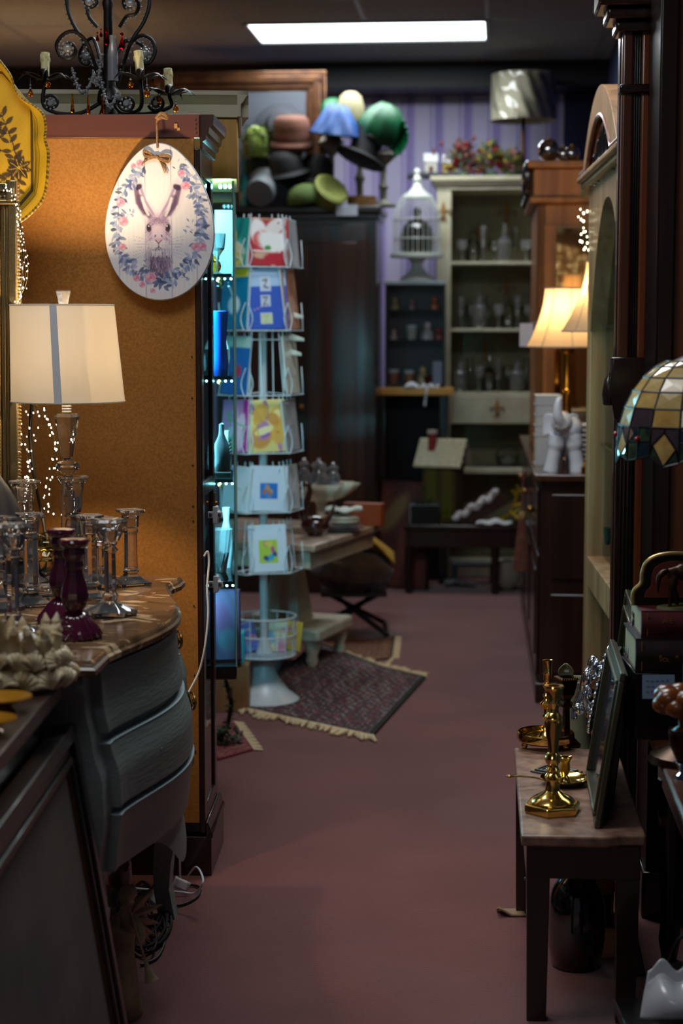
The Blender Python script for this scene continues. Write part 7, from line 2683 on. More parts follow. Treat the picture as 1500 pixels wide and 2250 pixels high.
# ------------------------------------------------------------------ armoire with the hats
AY = 9.9
ax0, ax1 = at(470, 700, AY).x, at(826, 700, AY).x
az = at(700, 452, AY).z
am = thing('dark_armoire', 'tall dark armoire with hats heaped on top', 'wardrobe', (ax1, AY, 0), radians(-5))
AWD = W_DARK
aw_ = ax1 - ax0
b = B().bx(-aw_, 0, .0, .5, .06, az - .04)
ob('carcass', b, AWD, am, bev=.004)
ob('cornice', B().bx(-aw_ - .03, .03, -.03, .53, az - .04, az).bx(-aw_ - .015, .015, -.015, .515, az - .075, az - .04), AWD, am, bev=.008)
for k in range(2):
    x1 = -.05 - k * (aw_ - .1) / 2
    x0 = x1 - (aw_ - .1) / 2 + .005
    d = ob('door', B().bx(x0, x1, -.018, 0, .18, az - .10), wood('armoire_veneer', (76, 40, 24), (40, 20, 13), .25, 'z', .5, 7), am, bev=.004)
    ob('panel', B().bx(x0 + .06, x1 - .06, -.024, -.017, .3, az - .2), wood('armoire_panel', (82, 44, 24), (44, 22, 13), .25, 'z', .5, 5), d, bev=.006)
    ob('knob', B().ball((x0 + .03 if k == 0 else x1 - .03, -.03, 1.05), .014, 10, 8), BRASS_D, d)
ob('plinth', B().bx(-aw_ - .02, .02, -.02, .5, 0, .16), AWD, am, bev=.005)
o = ob('armoire_tag', B().bx(-.058, .058, -.001, .001, -.03, .03), mat('grey_white_card', (206, 212, 224), .6), loc=at(762, 462, AY - .07), rot=(radians(-6), 0, radians(-5)))
tag(o, 'white handwritten card on the armoire cornice', 'price tag')
scrib(o, INK, 3, .10, -.05, .016, .016, -.0015, 4)
# big gilt picture standing behind the hats
PY_ = 10.22
pw_ = thing('gilt_picture', 'large brown gilt picture frame behind the hats', 'picture', (at(560, 400, PY_).x, PY_, az), radians(-5), rot=None)
fh_ = min(at(600, 157, PY_).z, CEIL - .02) - az
fw_ = (718 - 330) * mpp(PY_)
xr = at(718, 300, PY_).x - at(560, 400, PY_).x
GILT2 = mat('brown_gilt_frame', (96, 60, 32), .4, .5, col2=(66, 38, 20), scale=14)
b = B()
for (k0, k1, d_) in ((0, .03, .02), (.03, .07, .045), (.07, .10, .03), (.10, .115, .02)):
    b.bx(xr - fw_ + k0, xr - k0, -d_, 0, fh_ - k1, fh_ - k0).bx(xr - fw_ + k0, xr - k0, -d_, 0, k0, k1).bx(xr - k1, xr - k0, -d_, 0, k1, fh_ - k1).bx(xr - fw_ + k0, xr - fw_ + k1, -d_, 0, k1, fh_ - k1)
ob('frame', b, GILT2, pw_, bev=.006)
pic = flat_print('picture', fw_ - .22, fh_ - .22, 60, 50, lambda cv: (cv.blend(np.clip(.5 + cv.noise(10, .4, 6, (5, 5)), 0, 1) * .5, (76, 82, 92)), cv.rect(0, .7, 1, 1, (66, 62, 60), .5)), PRINTG, pw_, -.012, .004, base=(96, 100, 108))
pic.location = (xr - fw_ / 2, 0, .11)

HY = 10.0


def hat_at(px, py, Y=HY):
    return at(px, py, Y)


def hat(name, label, px, py, Y, prof, m, rot=(0, 0, 0), wob=None, band=None, bandprof=None, n=36, sx=1, sy=1):
    r = thing(name, label, 'hat', at(px, py, Y), 0, 'hats on the armoire', rot)
    ob('crown', B().lathe(prof, n, wob=wob, sx=sx, sy=sy), m, r, smooth=50)
    if band:
        ob('band', B().lathe(bandprof, n, sx=sx, sy=sy), band, r)
    return r


hs = mpp(HY)
STRAW_G = mat('green_straw', (88, 112, 44), .8, col2=(64, 86, 30), scale=60, stretch=(1, 1, 5), bump=.5, bscale=120)
STRAW_Y = mat('lime_straw', (138, 144, 66), .75, col2=(110, 118, 48), scale=60, stretch=(1, 1, 5), bump=.5, bscale=120)
FELT_BR = mat('brown_felt', (100, 56, 36), .85, col2=(84, 46, 28), scale=12)
BLUEH = mat('azure_silk', (6, 66, 128), .6, col2=(4, 52, 108), scale=14)
GREENH = mat('emerald_silk', (2, 84, 46), .5, col2=(2, 64, 34), scale=12)
BLKH = mat('black_hat_felt', (8, 8, 11), .75)
NAVYH = mat('charcoal_hat', (24, 28, 38), .7)
CREAMH = mat('cream_straw', (140, 132, 98), .7, col2=(124, 116, 84), scale=30)
GREYH = mat('silver_grey_satin', (104, 110, 114), .4)
# stands under the raised hats
def head_stand(label, px, Y, ztop, m, white=False):
    base = Vector((at(px, 450, Y).x, Y, az))
    r = thing('hat_stand', label, 'stand', base, 0, 'hat stands on the armoire')
    h = ztop - az
    ob('foot', B().lathe([(0, 0), (.07, 0), (.072, .01), (.04, .02), (.022, .04), (0, .04)], 24), m, r)
    ob('post', B().lathe([(.018, .03), (.02, h * .3), (.03, h * .36), (.016, h * .42), (.016, h * .72), (.05, h * .82), (.07, h * .92), (.05, h), (0, h)], 24), m, r)
    return r


BUST = mat('old_white_bust', (132, 130, 116), .6)
head_stand('white turned hat stand under the black top hat at the armoire end', 842, 10.0, at(0, 330, 10.0).z, BUST)
head_stand('slim pale hat stand between the brown and blue hats', 728, 10.12, at(0, 300, 10.12).z, BUST)
head_stand('black hat stand under the brown felt hat', 640, 10.02, at(0, 320, 10.02).z, BLKH)
head_stand('pale hat stand under the cream and green hats', 790, 10.15, at(0, 272, 10.15).z, BUST)
# brown felt pillbox with rolled brim
R = 44 * hs
hat('brown_hat', 'terracotta brown felt hat with rolled brim raised on a stand', 640, 330, 10.02,
    [(R * 1.0, 0), (R * 1.08, .01), (R * 1.1, .03), (R * .98, .045), (R * .92, .05), (R * .95, .085), (R * .90, .10), (R * .92, .12), (R * .86, .165), (R * .7, .185), (0, .188)], FELT_BR, (radians(12), 0, 0), sy=1.1)
# blue ruffled hat
R = 52 * hs
r = hat('blue_hat', 'bright azure ruffled silk hat, bluest of the heap', 736, 298, 9.96, [(R * .95, 0), (R * 1.05, .01), (R * .98, .03), (R * .8, .07), (R * .62, .12), (R * .4, .16), (0, .17)], BLUEH, (radians(8), radians(6), 0),
        wob=lambda a, z: 1 + .07 * sin(7 * a + z * 30) + .05 * sin(11 * a - z * 50))
# green tulle hat
R = 48 * hs
r = hat('green_hat', 'emerald green silk hat with pleated tulle frill', 826, 300, 10.02, [(R * .9, 0), (R * 1.0, .03), (R * 1.0, .07), (R * .85, .13), (R * .55, .18), (0, .20)], GREENH, (radians(25), radians(28), 0),
        wob=lambda a, z: 1 + .05 * sin(9 * a + z * 20))
b = B().grid(lambda u, v: (R * (1.0 + .42 * v) * cos(-1.2 + 2.2 * u), -R * .5 * v + R * .5 * sin(-1.2 + 2.2 * u) * .4, R * (1.0 + .42 * v) * sin(-1.2 + 2.2 * u) * .8 + .05 + .010 * sin(u * 60)), 60, 6)
ob('tulle_frill', b, mat('green_tulle', (6, 116, 66), .5), r, solid=.002)
ob('dark_button', B().ball((-.02, -R * .95, .02), .022, 10, 8, (1.4, .5, 1)), BLKH, r)
hat('cream_hat', 'rounded cream straw hat between two emerald pieces', 770, 268, 10.12, [(.07, 0), (.078, .02), (.075, .09), (.06, .14), (.03, .165), (0, .17)], CREAMH, (radians(5), 0, 0))
hat('green_hat', 'emerald green hat peeping out behind the azure one', 735, 265, 10.18, [(.08, 0), (.085, .03), (.07, .08), (.04, .12), (0, .13)], GREENH, (0, radians(-15), 0), wob=lambda a, z: 1 + .05 * sin(8 * a))
# black top hat, tilted
r = hat('top_hat', 'black top hat tilted on the white stand', 790, 352, 9.97, [(.135, 0), (.145, .004), (.14, .016), (.10, .012), (.086, .02), (.082, .06), (.088, .14), (.096, .165), (.09, .172), (0, .172)], BLKH, (radians(-10), radians(24), 0))
# large charcoal round brim behind the brown hat
hat('wide_hat', 'wide charcoal brimmed hat standing on edge behind the brown hat', 618, 288, 10.14, [(0, 0), (.02, .0), (.155, .012), (.16, .018), (.10, .03), (.09, .08), (.07, .11), (0, .115)], NAVYH, (radians(72), 0, 0))
# black hats heaped in the middle
hat('black_hat', 'black felt hat heaped beneath the brown hat stand', 632, 385, 9.98, [(.12, 0), (.13, .012), (.10, .03), (.09, .10), (.06, .14), (0, .15)], BLKH, (radians(15), radians(-10), 0))
hat('black_hat', 'black felt hat lying under the top hat', 690, 400, 10.06, [(.13, 0), (.14, .012), (.10, .03), (.09, .11), (.06, .15), (0, .16)], BLKH, (radians(10), radians(12), 0))
hat('black_hat', 'low black hat resting on the armoire top near its middle', 655, 440, 10.10, [(.14, 0), (.15, .012), (.11, .03), (.10, .10), (.06, .13), (0, .14)], BLKH)
# silver grey hat
hat('satin_hat', 'silver grey satin hat on its side beside the teal bottle', 578, 415, 9.93, [(.02, -.10), (.075, -.085), (.085, -.03), (.08, .02), (.10, .05), (.105, .06), (.08, .055), (0, .05)], GREYH, (radians(-65), radians(28), 0))
hat('navy_hat', 'dark navy hat on edge overlapping the silver grey satin one', 602, 428, 9.96, [(.03, -.06), (.085, -.05), (.095, 0), (.11, .03), (.115, .04), (.09, .035), (0, .03)], NAVYH, (radians(-75), radians(30), 0))
# green straw cloches
hat('straw_hat', 'mid green straw hat lying low on the armoire', 672, 447, 9.90, [(.10, 0), (.105, .015), (.10, .05), (.08, .085), (.04, .105), (0, .11)], STRAW_G, (radians(5), radians(-8), 0), wob=lambda a, z: 1 + .012 * sin(z * 500))
hat('straw_hat', 'lime straw hat with upturned satin brim lying on its side', 725, 420, 9.88, [(.06, -.085), (.088, -.06), (.10, 0), (.105, .02), (.085, .028), (.06, .015), (.03, .0), (0, -.005)], STRAW_Y, (radians(38), radians(38), 0), wob=lambda a, z: 1 + .012 * sin(z * 500))
# flower covered hat
r = hat('flower_hat', 'hat covered in white and green blossoms at the armoire\'s far end', 562, 345, 9.98, [(.06, 0), (.07, .03), (.068, .10), (.05, .15), (0, .17)], mat('moss_green', (120, 140, 60), .9), (0, 0, 0))
PETW = mat('white_petal', (150, 156, 130), .7)
PETG = mat('lime_petal', (98, 118, 30), .7)
for q in range(2):
    b = B()
    for k in range(60):
        a, z = r_.uniform(0, 6.28), r_.uniform(0, .17)
        rr = .072 * sqrt(max(.05, 1 - (z / .19) ** 3))
        for s in range(2):
            b.leaf((rr * cos(a), rr * sin(a), z), .03, .018, (cos(a) + r_.uniform(-.6, .6), sin(a) + r_.uniform(-.6, .6), r_.uniform(-.5, .8)))
    ob('blossoms', b, (PETW, PETG)[q], r, kind='stuff')
fs_ = hat('flower_hat', 'dark leaf trimmed hat under the blossom hat', 565, 400, 10.08, [(.08, 0), (.10, .02), (.08, .06), (.06, .12), (0, .14)], mat('dark_leaf_hat', (50, 60, 44), .9), (0, 0, 0), wob=lambda a, z: 1 + .06 * sin(9 * a))
o = thing('teal_bottle', 'slim teal bottle standing at the armoire edge by the showcase', 'bottle', Vector((at(535, 440, 9.92).x, 9.98, az)))
ob('body', B().lathe([(0, 0), (.032, 0), (.034, .01), (.03, .12), (.014, .17), (.012, .25), (.018, .255), (.018, .265), (0, .265)], 20), mat('teal_ceramic', (20, 110, 110), .3, coat=.5), o)
o = thing('wicker_tray', 'golden wicker tray under the black top hat at the armoire end', 'tray', Vector((at(795, 445, 9.95).x, 9.98, az)))
b = B()
for k in range(4):
    b.tube([(.075 * cos(a), .06 * sin(a), .008 + .014 * k) for a in [q * pi / 14 for q in range(28)]], .008, 6, closed=True)
b.lathe([(0, 0), (.07, 0), (.07, .008), (0, .008)], 28, sy=.8)
ob('woven_rim', b, mat('wicker', (170, 124, 60), .7, col2=(130, 90, 40), scale=60), o)

# ------------------------------------------------------------------ pine shelf with small showcase and birdcage
SY = 10.3
shz = at(900, 852, SY).z
shf = thing('shelf_stand', 'pine shelf board carried by a dark stand at the shop\'s end', 'shelf', (at(910, 850, SY).x, SY, 0), radians(-3))
w2 = 86 * mpp(SY)
ob('pine_board', B().bx(-w2, w2, -.05, .20, shz - 16 * mpp(SY), shz), W_PINE, shf, bev=.004)
b = B()
for x in (-w2 + .04, w2 - .06):
    b.bx(x - .02, x + .02, -.02, .02, 0, shz - .04).bx(x - .02, x + .02, .15, .19, 0, shz - .04)
ob('leg', b, W_BLACK, shf)
ob('back_board', B().bx(-w2 + .03, w2 - .03, .17, .19, .0, shz - .04), BLACKC, shf)
sc = thing('small_showcase', 'small mirrored showcase of figurines on the pine shelf', 'display case', (at(911, 850, SY).x, SY, shz), radians(-3))
sw, sh_ = 66 * mpp(SY), at(911, 617, SY).z - shz
DTEAL = mat('dark_teal_frame', (15, 20, 25), .5)
b = B().bx(-sw, -sw + .012, 0, .18, 0, sh_).bx(sw - .012, sw, 0, .18, 0, sh_).bx(-sw, sw, 0, .18, 0, .02).bx(-sw, sw, .16, .18, 0, sh_)
ob('case', b, DTEAL, sc)
ob('top_trim', B().bx(-sw - .005, sw + .005, -.006, .185, sh_ - .022, sh_), mat('grey_trim', (150, 160, 166), .4), sc, bev=.003)
zsA, zsB = at(0, 682, SY).z - shz, at(0, 748, SY).z - shz
for z in (zsA, zsB):
    ob('shelf', B().bx(-sw + .012, sw - .012, .01, .16, z - .003, z + .003), PANE_C, sc, smooth=0)
ob('front_glass', B().bx(-sw + .012, sw - .012, .002, .005, .02, sh_ - .022), PANE, sc, smooth=0)
figs = [(868, zsA, (170, 160, 100), .07, 'straw coloured round figure'), (905, zsA, (150, 110, 120), .06, 'mauve figure'), (955, zsA, (196, 92, 36), .075, 'orange feathered figure'),
        (866, zsB, (206, 190, 186), .06, 'pale domed box'), (905, zsB, (206, 206, 196), .085, 'white square pot'), (940, zsB, (210, 196, 200), .105, 'white doll with pale hat'), (965, zsB, (160, 40, 60), .07, 'small crimson figure'),
        (866, .02, (170, 96, 60), .085, 'tumbler with rust pattern'), (900, .02, (176, 104, 50), .08, 'orange patterned tumbler'), (930, .02, (206, 170, 110), .10, 'tall figure in white and gold'), (962, .02, (196, 196, 226), .13, 'white lilac card')]
for k, (px, z, c, h, lab) in enumerate(figs):
    g = thing('figurine', lab + ' in the small showcase', 'figurine', (at(px, 800, SY).x, SY + .07, shz + z + (.0035 if z > .05 else .0005)), 0, 'trinkets in the small showcase')
    w = h * .38
    m = mat('glazed_trinket', c, .4, col2=tuple(min(255, int(q * .7 + 40)) for q in c), scale=40, coat=.3)
    if 'tumbler' in lab or 'pot' in lab:
        ob('body', B().lathe([(0, 0), (w * .8, 0), (w, h), (w * .9, h), (w * .7, .01), (0, .01)], 18), m, g)
        ob('rim', B().lathe([(w * .9, h), (w * 1.02, h), (w * 1.0, h - .02), (w * .9, h - .02)], 18), WHITEC, g)
    elif 'card' in lab:
        ob('sheet', B().bx(-.026, .026, -.002, .002, 0, h), m, g)
        scrib(g, INK, 5, .04, -.02, h - .02, .018, -.003, 5)
    else:
        ob('body', B().lathe([(0, 0), (w, 0), (w * 1.05, h * .15), (w * .7, h * .5), (w * .4, h * .66), (0, h * .68)], 16, wob=lambda a, z: 1 + .1 * sin(5 * a)), m, g)
        ob('head', B().ball((0, 0, h * .8), h * .2, 12, 8), mat('trinket_head', tuple(min(255, q + 30) for q in c), .5), g)
WN = mat('white_napkin', (216, 216, 220), .8)
r = thing('ribbon_napkin', 'white crumpled cloth with trailing ribbon on the pine shelf', 'napkin', (at(925, 850, SY).x, SY - .03, shz + .001))
b = B().grid(lambda u, v: ((u - .5) * .2, (v - .5) * .04, .004 + .03 * abs(sin(u * 7)) * sin(pi * v)), 20, 6)
ob('cloth', b, WN, r, solid=.003)
b = B().grid(lambda u, v: (.03 + .012 * (u - .5) - .012 * v, -.026 - .004 * sin(v * 6), .004 - .11 * v), 3, 10)
ob('ribbon', b, WN, r, solid=.002)
r = thing('maroon_cup', 'small dark maroon cup on the pine shelf before the showcase', 'cup', (at(938, 845, SY).x, SY - .028, shz + .03))
r.location.z = shz + .0
ob('body', B().lathe([(0, 0), (.016, 0), (.022, .06), (.026, .07), (.022, .07), (.014, .008), (0, .008)], 18), mat('maroon_glaze', (70, 16, 22), .25, coat=.5), r)
# birdcage on the showcase
cg = thing('birdcage', 'white wire dome birdcage on a fluted pedestal dish above the showcase', 'birdcage', (at(917, 615, SY).x, SY + .10, shz + sh_), 0)
CGW = mat('cage_white', (206, 212, 200), .45)
CZ = lambda py: at(917, py, SY + .1).z - (shz + sh_)
ob('pedestal', B().lathe([(0, 0), (.10, 0), (.10, .015), (.06, .045), (.035, .08), (.03, .10), (.06, .135), (.12, .150), (.155, CZ(566)), (.155, CZ(560)), (0, CZ(560))], 36), CGW, cg)
b = B()
Rg = .135
zb_, zm, zt3 = CZ(560), CZ(482), CZ(428)
for k in range(28):
    a = 2 * pi * k / 28
    pts_ = [(Rg * cos(a), Rg * sin(a), zb_), (Rg * cos(a), Rg * sin(a), zm)]
    for q in range(1, 7):
        t = q / 6
        rr = Rg * (1 - .42 * t ** 1.6)
        pts_.append((rr * cos(a), rr * sin(a), zm + (zt3 - zm) * t))
    b.tube(pts_, .0022, 5)
for z in (zb_ + .004, zm, zb_ + (zm - zb_) * .45):
    b.tube([(Rg * cos(q * pi / 20), Rg * sin(q * pi / 20), z) for q in range(40)], .0028, 5, closed=True)
ob('wire_dome', b, CGW, cg)
ob('cap', B().lathe([(0, zt3 - .02), (.090, zt3 - .02), (.088, zt3 - .008), (.055, zt3 + .012), (.030, zt3 + .04), (.02, zt3 + .07), (.028, zt3 + .085), (.018, zt3 + .10), (.014, zt3 + .12), (.02, zt3 + .13), (.01, zt3 + .15), (0, zt3 + .152)], 24), CGW, cg)
r = thing('head_bust', 'glossy black rounded head bust inside the birdcage', 'ornament', (at(917, 560, SY).x, SY + .10, shz + sh_ + CZ(560) + .001), 0)
ob('head', B().lathe([(0, 0), (.085, 0), (.098, .03), (.10, .10), (.088, .15), (.06, .19), (.03, .205), (0, .21)], 28), mat('black_gloss', (10, 10, 13), .12, coat=.8), r)
ob('knob', B().lathe([(.02, .20), (.016, .225), (.026, .245), (.012, .27), (0, .272)], 16), mat('black_gloss_knob', (12, 12, 14), .2, coat=.6), r)
# dark figures on the floor below the shelf
r = thing('leaning_canvas', 'dull red painted panel leaning beside the armoire', 'painting', Vector((at(884, 1250, 10.08).x, 10.08, .004)), 0, rot=(radians(-6), 0, radians(-20)))
flat_print('panel', .30, .62, 30, 50, lambda cv: (cv.blend(np.clip(.5 + cv.noise(14, .5, 8, (10, 8)), 0, 1), (74, 36, 30)), cv.ell(.3, .3, .3, .1, -30, (120, 96, 60), .4), cv.ell(.6, .6, .2, .2, 0, (110, 60, 44), .5)), PRINT, r, 0, .02, base=(104, 48, 38))
b = B().tube([(-.15, -.012, 0), (-.15, -.012, .62), (.15, -.012, .62), (.15, -.012, 0)], .010, 6)
ob('edge', b, BRONZE, r)

# ------------------------------------------------------------------ cream hutch with crystal
HUY = 10.62
hl, hr = at(990, 700, HUY).x, at(1250, 700, HUY).x
ht = at(1060, 400, HUY).z
ch_ = thing('cream_hutch', 'tall cream hutch with gold lilies holding crystal glasses', 'cabinet', (hl, HUY, 0), radians(-5))
hw = hr - hl
zd0, zd1 = at(0, 930, HUY).z, at(0, 862, HUY).z
zf = at(0, 1028, HUY).z
CRB = mat('cream_back_board', (150, 144, 112), .6, col2=(132, 126, 96), scale=8)
b = B().bx(-.085, .0, -.03, .02, 0, ht - .05).bx(-.085, -.06, .02, .42, 0, ht - .05).bx(hw - .05, hw, -.03, .42, 0, ht - .05)
ob('side_post', b, CREAM, ch_, bev=.004)
ob('back_board', B().bx(-.06, hw, .40, .42, .0, ht - .05), CRB, ch_, smooth=0)
zs1, zs2 = at(0, 575, HUY).z, at(0, 722, HUY).z
for z in (zs1, zs2, zd1):
    ob('shelf', B().bx(-.06, hw, -.02, .40, z - .018, z), CREAM, ch_, bev=.003)
ob('drawer_front', B().bx(.0, hw, -.03, .0, zd0, zd1 - .018), CREAM, ch_, bev=.004)
ob('lower_shelf', B().bx(-.06, hw, -.05, .40, zf - .03, zf), CREAM, ch_, bev=.004)
ob('base', B().bx(-.06, hw, .0, .40, 0, .1), CREAM, ch_, bev=.004)
b = B()
for (k, z0, z1) in ((.0, ht - .05, ht - .02), (.02, ht - .02, ht), (.035, ht, ht + .03)):
    b.bx(-.09 - k, hw + .05 + k, -.035 - k, .43, z0, z1)
ob('cornice', b, CREAM, ch_, bev=.006)
bb = B()
for k in range(40):
    bb.ball((-.08 + k * .018, -.06, ht + .006), .005, 6, 4)
ob('gilt_beading', bb, mat('gilt_bead', (190, 140, 60), .4, .6), ch_, kind='stuff')
LILY = mat('faded_gold_paint', (150, 104, 46), .6)


def lily(x, y, z, s, parent):
    b_ = B()
    b_.lathe([(0, -.5 * s), (.06 * s, -.35 * s), (.05 * s, -.05 * s), (.13 * s, .25 * s), (.07 * s, .5 * s), (0, .72 * s)], 10, c=(x, y, z), sy=.25)
    for q in (-1, 1):
        b_.tube(spline([(x, y, z - .15 * s), (x + q * .16 * s, y, z + .15 * s), (x + q * .34 * s, y, z + .2 * s), (x + q * .40 * s, y, z + .0 * s), (x + q * .30 * s, y, z - .02 * s)], 5), [.03 * s] * 5 + [.06 * s] * 5 + [.075 * s] * 5 + [.05 * s] * 5 + [.03 * s], 6, flat=.4)
        b_.tube(spline([(x, y, z - .18 * s), (x + q * .12 * s, y, z - .32 * s), (x + q * .2 * s, y, z - .42 * s)], 4), .03 * s, 6, flat=.4)
    b_.box((x, y, z - .15 * s), (.3 * s, .012, .06 * s))
    return ob('gold_lily', b_, LILY, parent)


hb_ = Vector((hl, HUY, 0))
for (px, py, y, s) in ((1108, 475, .395, .13), (1045, 520, .395, .13), (1060, 775, .395, .13), (1108, 640, .395, .13), (1100, 900, -.033, .10), (982, 470, -.034, .11)):
    p = at(px, py, HUY + y)
    lily(p.x - hl - .02, y, p.z, s, ch_)
# stemware
def goblet(h, rr, sty):
    if sty == 0:
        return [(0, 0), (rr * .85, 0), (rr * .2, .006), (.004, .012), (.004, h * .45), (rr * .7, h * .58), (rr, h * .8), (rr * .9, h), (rr * .85, h), (rr * .92, h * .8), (rr * .6, h * .6), (0, h * .52)]
    if sty == 1:
        return [(0, 0), (rr * .7, 0), (rr * .15, .006), (.004, h * .35), (rr * .5, h * .45), (rr * .6, h), (rr * .54, h), (rr * .42, h * .48), (0, h * .42)]
    return [(0, 0), (rr * .8, 0), (rr, h * .1), (rr, h * .5), (rr * .3, h * .68), (rr * .34, h * .8), (rr * .2, h * .84), (rr * .3, h * .95), (0, h)]


gl_m = pane('thin_crystal', (.95, .97, .95), 1.6, .06)
words_ = ('goblet', 'flute', 'decanter')
gk = 0
protos = {}
for (z, Ys, row, nx_) in ((zs1, (.10, .22), 'hutch\'s highest shelf', 8), (zs2, (.10, .22), 'hutch\'s middle shelf', 9), (zd1, (.08, .2), 'shelf above the hutch drawer', 9)):
    for q in range(nx_):
        sty = (q * 5 + gk) % 3
        h = (.13, .19, .22)[sty] + .012 * ((q * 7) % 3)
        rr = (.036, .03, .042)[sty]
        x = .03 + (hw * .72) * (q + .5) / nx_
        y = Ys[q % 2]
        p = Vector((hl, HUY, 0)) + (Rz(radians(-5)) @ Vector((x, y, z + .0005)))
        r = thing('stemware', '%s %s' % (('first', 'second', 'third', 'fourth', 'fifth', 'sixth', 'seventh', 'eighth', 'ninth')[q] + ' crystal ' + words_[sty] + ' from the showcase side on the', row), 'glass', p, 0, 'crystal on the cream hutch')
        ob('glass_body', B().lathe(goblet(h, rr, sty), 14), CRYSTAL if q % 2 == 0 else gl_m, r, smooth=30)
    gk += 1
# wreath of silver on lower shelf
r = thing('silver_basket', 'dull silver filigree basket on the hutch\'s low open shelf', 'basket', Vector((at(1115, 1015, HUY + .1).x, HUY + .12, zf)))
b = B().lathe([(0, 0), (.05, 0), (.07, .03), (.075, .06), (.07, .06), (.05, .01), (0, .01)], 20, wob=lambda a, z: 1 + .08 * sin(10 * a))
b.tube([(.07 * cos(a), 0, .05 + .075 * sin(a)) for a in [q * pi / 14 for q in range(15)]], .006, 6)
ob('body', b, mat('dull_silver', (120, 122, 118), .35, .8), r)
# Christmas village, flowers and lamp on the hutch top
TZ_ = ht + .03
vy = HUY + .12
o = ob('village_tray', B().bx(-.15, .15, -.10, .12, 0, .025), mat('dark_grey_tray', (60, 62, 66), .5), loc=(at(950, 385, vy).x, vy - .04, TZ_ + .001), bev=.004)
tag(o, 'dark grey tray under the small winter village', 'tray')
tz_ = TZ_ + .0265
for k, (px, h, roofc, wallc, lab) in enumerate(((945, .13, (110, 70, 60), (190, 186, 170), 'tiny winter cottage with rounded door, at the tray\'s aisle end'), (985, .12, (140, 80, 70), (200, 180, 90), 'tiny yellow winter cottage in the middle of the tray'))):
    g = thing('toy_cottage', lab, 'model house', (at(px, 385, vy).x, vy - .05, tz_), .2 * k, 'winter village on the hutch')
    ob('wall', B().bx(-.035, .035, -.03, .03, 0, h * .55), mat('cottage_wall', wallc, .8), g)
    ob('roof', B().add([(-.042, -.036, h * .5), (.042, -.036, h * .5), (.042, .036, h * .5), (-.042, .036, h * .5), (-.042, 0, h * .9), (.042, 0, h * .9)], [(0, 1, 5, 4), (2, 3, 4, 5), (0, 4, 3), (1, 2, 5), (3, 2, 1, 0)]), mat('snowy_roof', (206, 208, 210), .8), g, smooth=0)
    ob('chimney', B().bx(.01, .024, -.008, .008, h * .7, h * 1.15), mat('cottage_chimney', roofc, .8), g)
    ob('door', B().bx(-.012, .012, -.033, -.028, 0, h * .3), mat('cottage_door', (90, 40, 40), .7), g)
FR_, FW_, FG_, FY_ = mat('red_flower', (150, 24, 36), .7), mat('blush_flower', (176, 120, 116), .7), mat('sage_leaf', (84, 104, 70), .8, col2=(120, 136, 112), scale=40), mat('yellow_flower', (190, 176, 90), .7)
for k, (px, w, h, mm, lab) in enumerate(((1012, .15, .17, (FG_, FR_, FW_), 'red berry and blush flower arrangement in the middle of the hutch top'), (1075, .15, .16, (FG_, FR_, FY_), 'red poinsettia arrangement with pale yellow blooms on the hutch top'),
                                         (1122, .08, .12, (FG_, FW_, FY_), 'pale sage spray beside the drum shade lamp'))):
    g = thing('flower_arrangement', lab, 'flowers', (at(px, 385, vy).x, vy - .06, TZ_), 0, 'flower arrangements on the cream hutch')
    ob('pot', B().lathe([(0, 0), (.045, 0), (.05, .03), (.045, .035), (0, .03)], 16), FG_, g)
    for q in range(3):
        b = B()
        for s in range(90 if q == 0 else 40):
            a, e = r_.uniform(0, 6.28), r_.uniform(.0, 1.4)
            d = Vector((cos(a) * cos(e) * w * .6, sin(a) * cos(e) * .07, sin(e) * h))
            base_ = Vector((0, 0, .03)) + d * r_.uniform(.5, 1.0)
            for t_ in range(1 if q == 0 else 4):
                b.leaf(base_, .06 if q == 0 else .042, .026 if q == 0 else .034, d.normalized() + Vector((r_.uniform(-.8, .8), r_.uniform(-.8, .8), r_.uniform(-.5, .8))))
        ob(('foliage', 'blossoms', 'berries')[q], b, mm[q], g, kind='stuff')
    if k == 0:
        b = B()
        for (x, hh_) in ((-.12, .20), (-.02, .22), (.07, .23), (.03, .19)):
            b.tube([(x * .4, 0, .03), (x, -.01, hh_)], .002, 4).ball((x, -.01, hh_), .014, 8, 6)
        ob('tall_bud', b, mat('dusty_bud', (120, 70, 66), .8), g)
ly = HUY + .10
dl = thing('drum_lamp', 'unlit lamp with cellophane wrapped cream drum shade on the hutch', 'lamp', (at(1148, 380, ly).x, ly, TZ_), 0)
LZ = lambda py: at(1148, py, ly).z - TZ_
rD = 71 * mpp(ly)
b = B()
n = 48
vs = [(r_q * cos(2 * pi * i / n), r_q * sin(2 * pi * i / n), z) for (r_q, z) in ((rD * .97, LZ(164)), (rD, LZ(266)), (rD - .003, LZ(266)), (rD * .97 - .003, LZ(164))) for i in range(n)]
b.add(vs, [(j * n + i, ((j + 1) % 4) * n + i, ((j + 1) % 4) * n + (i + 1) % n, j * n + (i + 1) % n) for j in range(4) for i in range(n)])
ob('lamp_shade', b, mat('cream_drum', (206, 198, 170), .7), dl)
b = B().grid(lambda u, v: ((rD + .006 + .004 * sin(u * 40 + v * 9) + .003 * sin(v * 17 + u * 13)) * cos(-2.9 + 2.7 * u), (rD + .006 + .004 * sin(u * 40 + v * 9) + .003 * sin(v * 17 + u * 13)) * sin(-2.9 + 2.7 * u), LZ(266) + (LZ(164) - LZ(266)) * v), 60, 14)
ob('cellophane', b, pane('crinkled_cellophane', (1, 1, 1), 1.5, .03), dl, smooth=80)
ob('stem', B().lathe([(0, 0), (.06, 0), (.05, .02), (.018, .04), (.024, .07), (.014, .10), (.012, LZ(266)), (.006, LZ(200)), (0, LZ(200))], 18), BRONZE, dl)

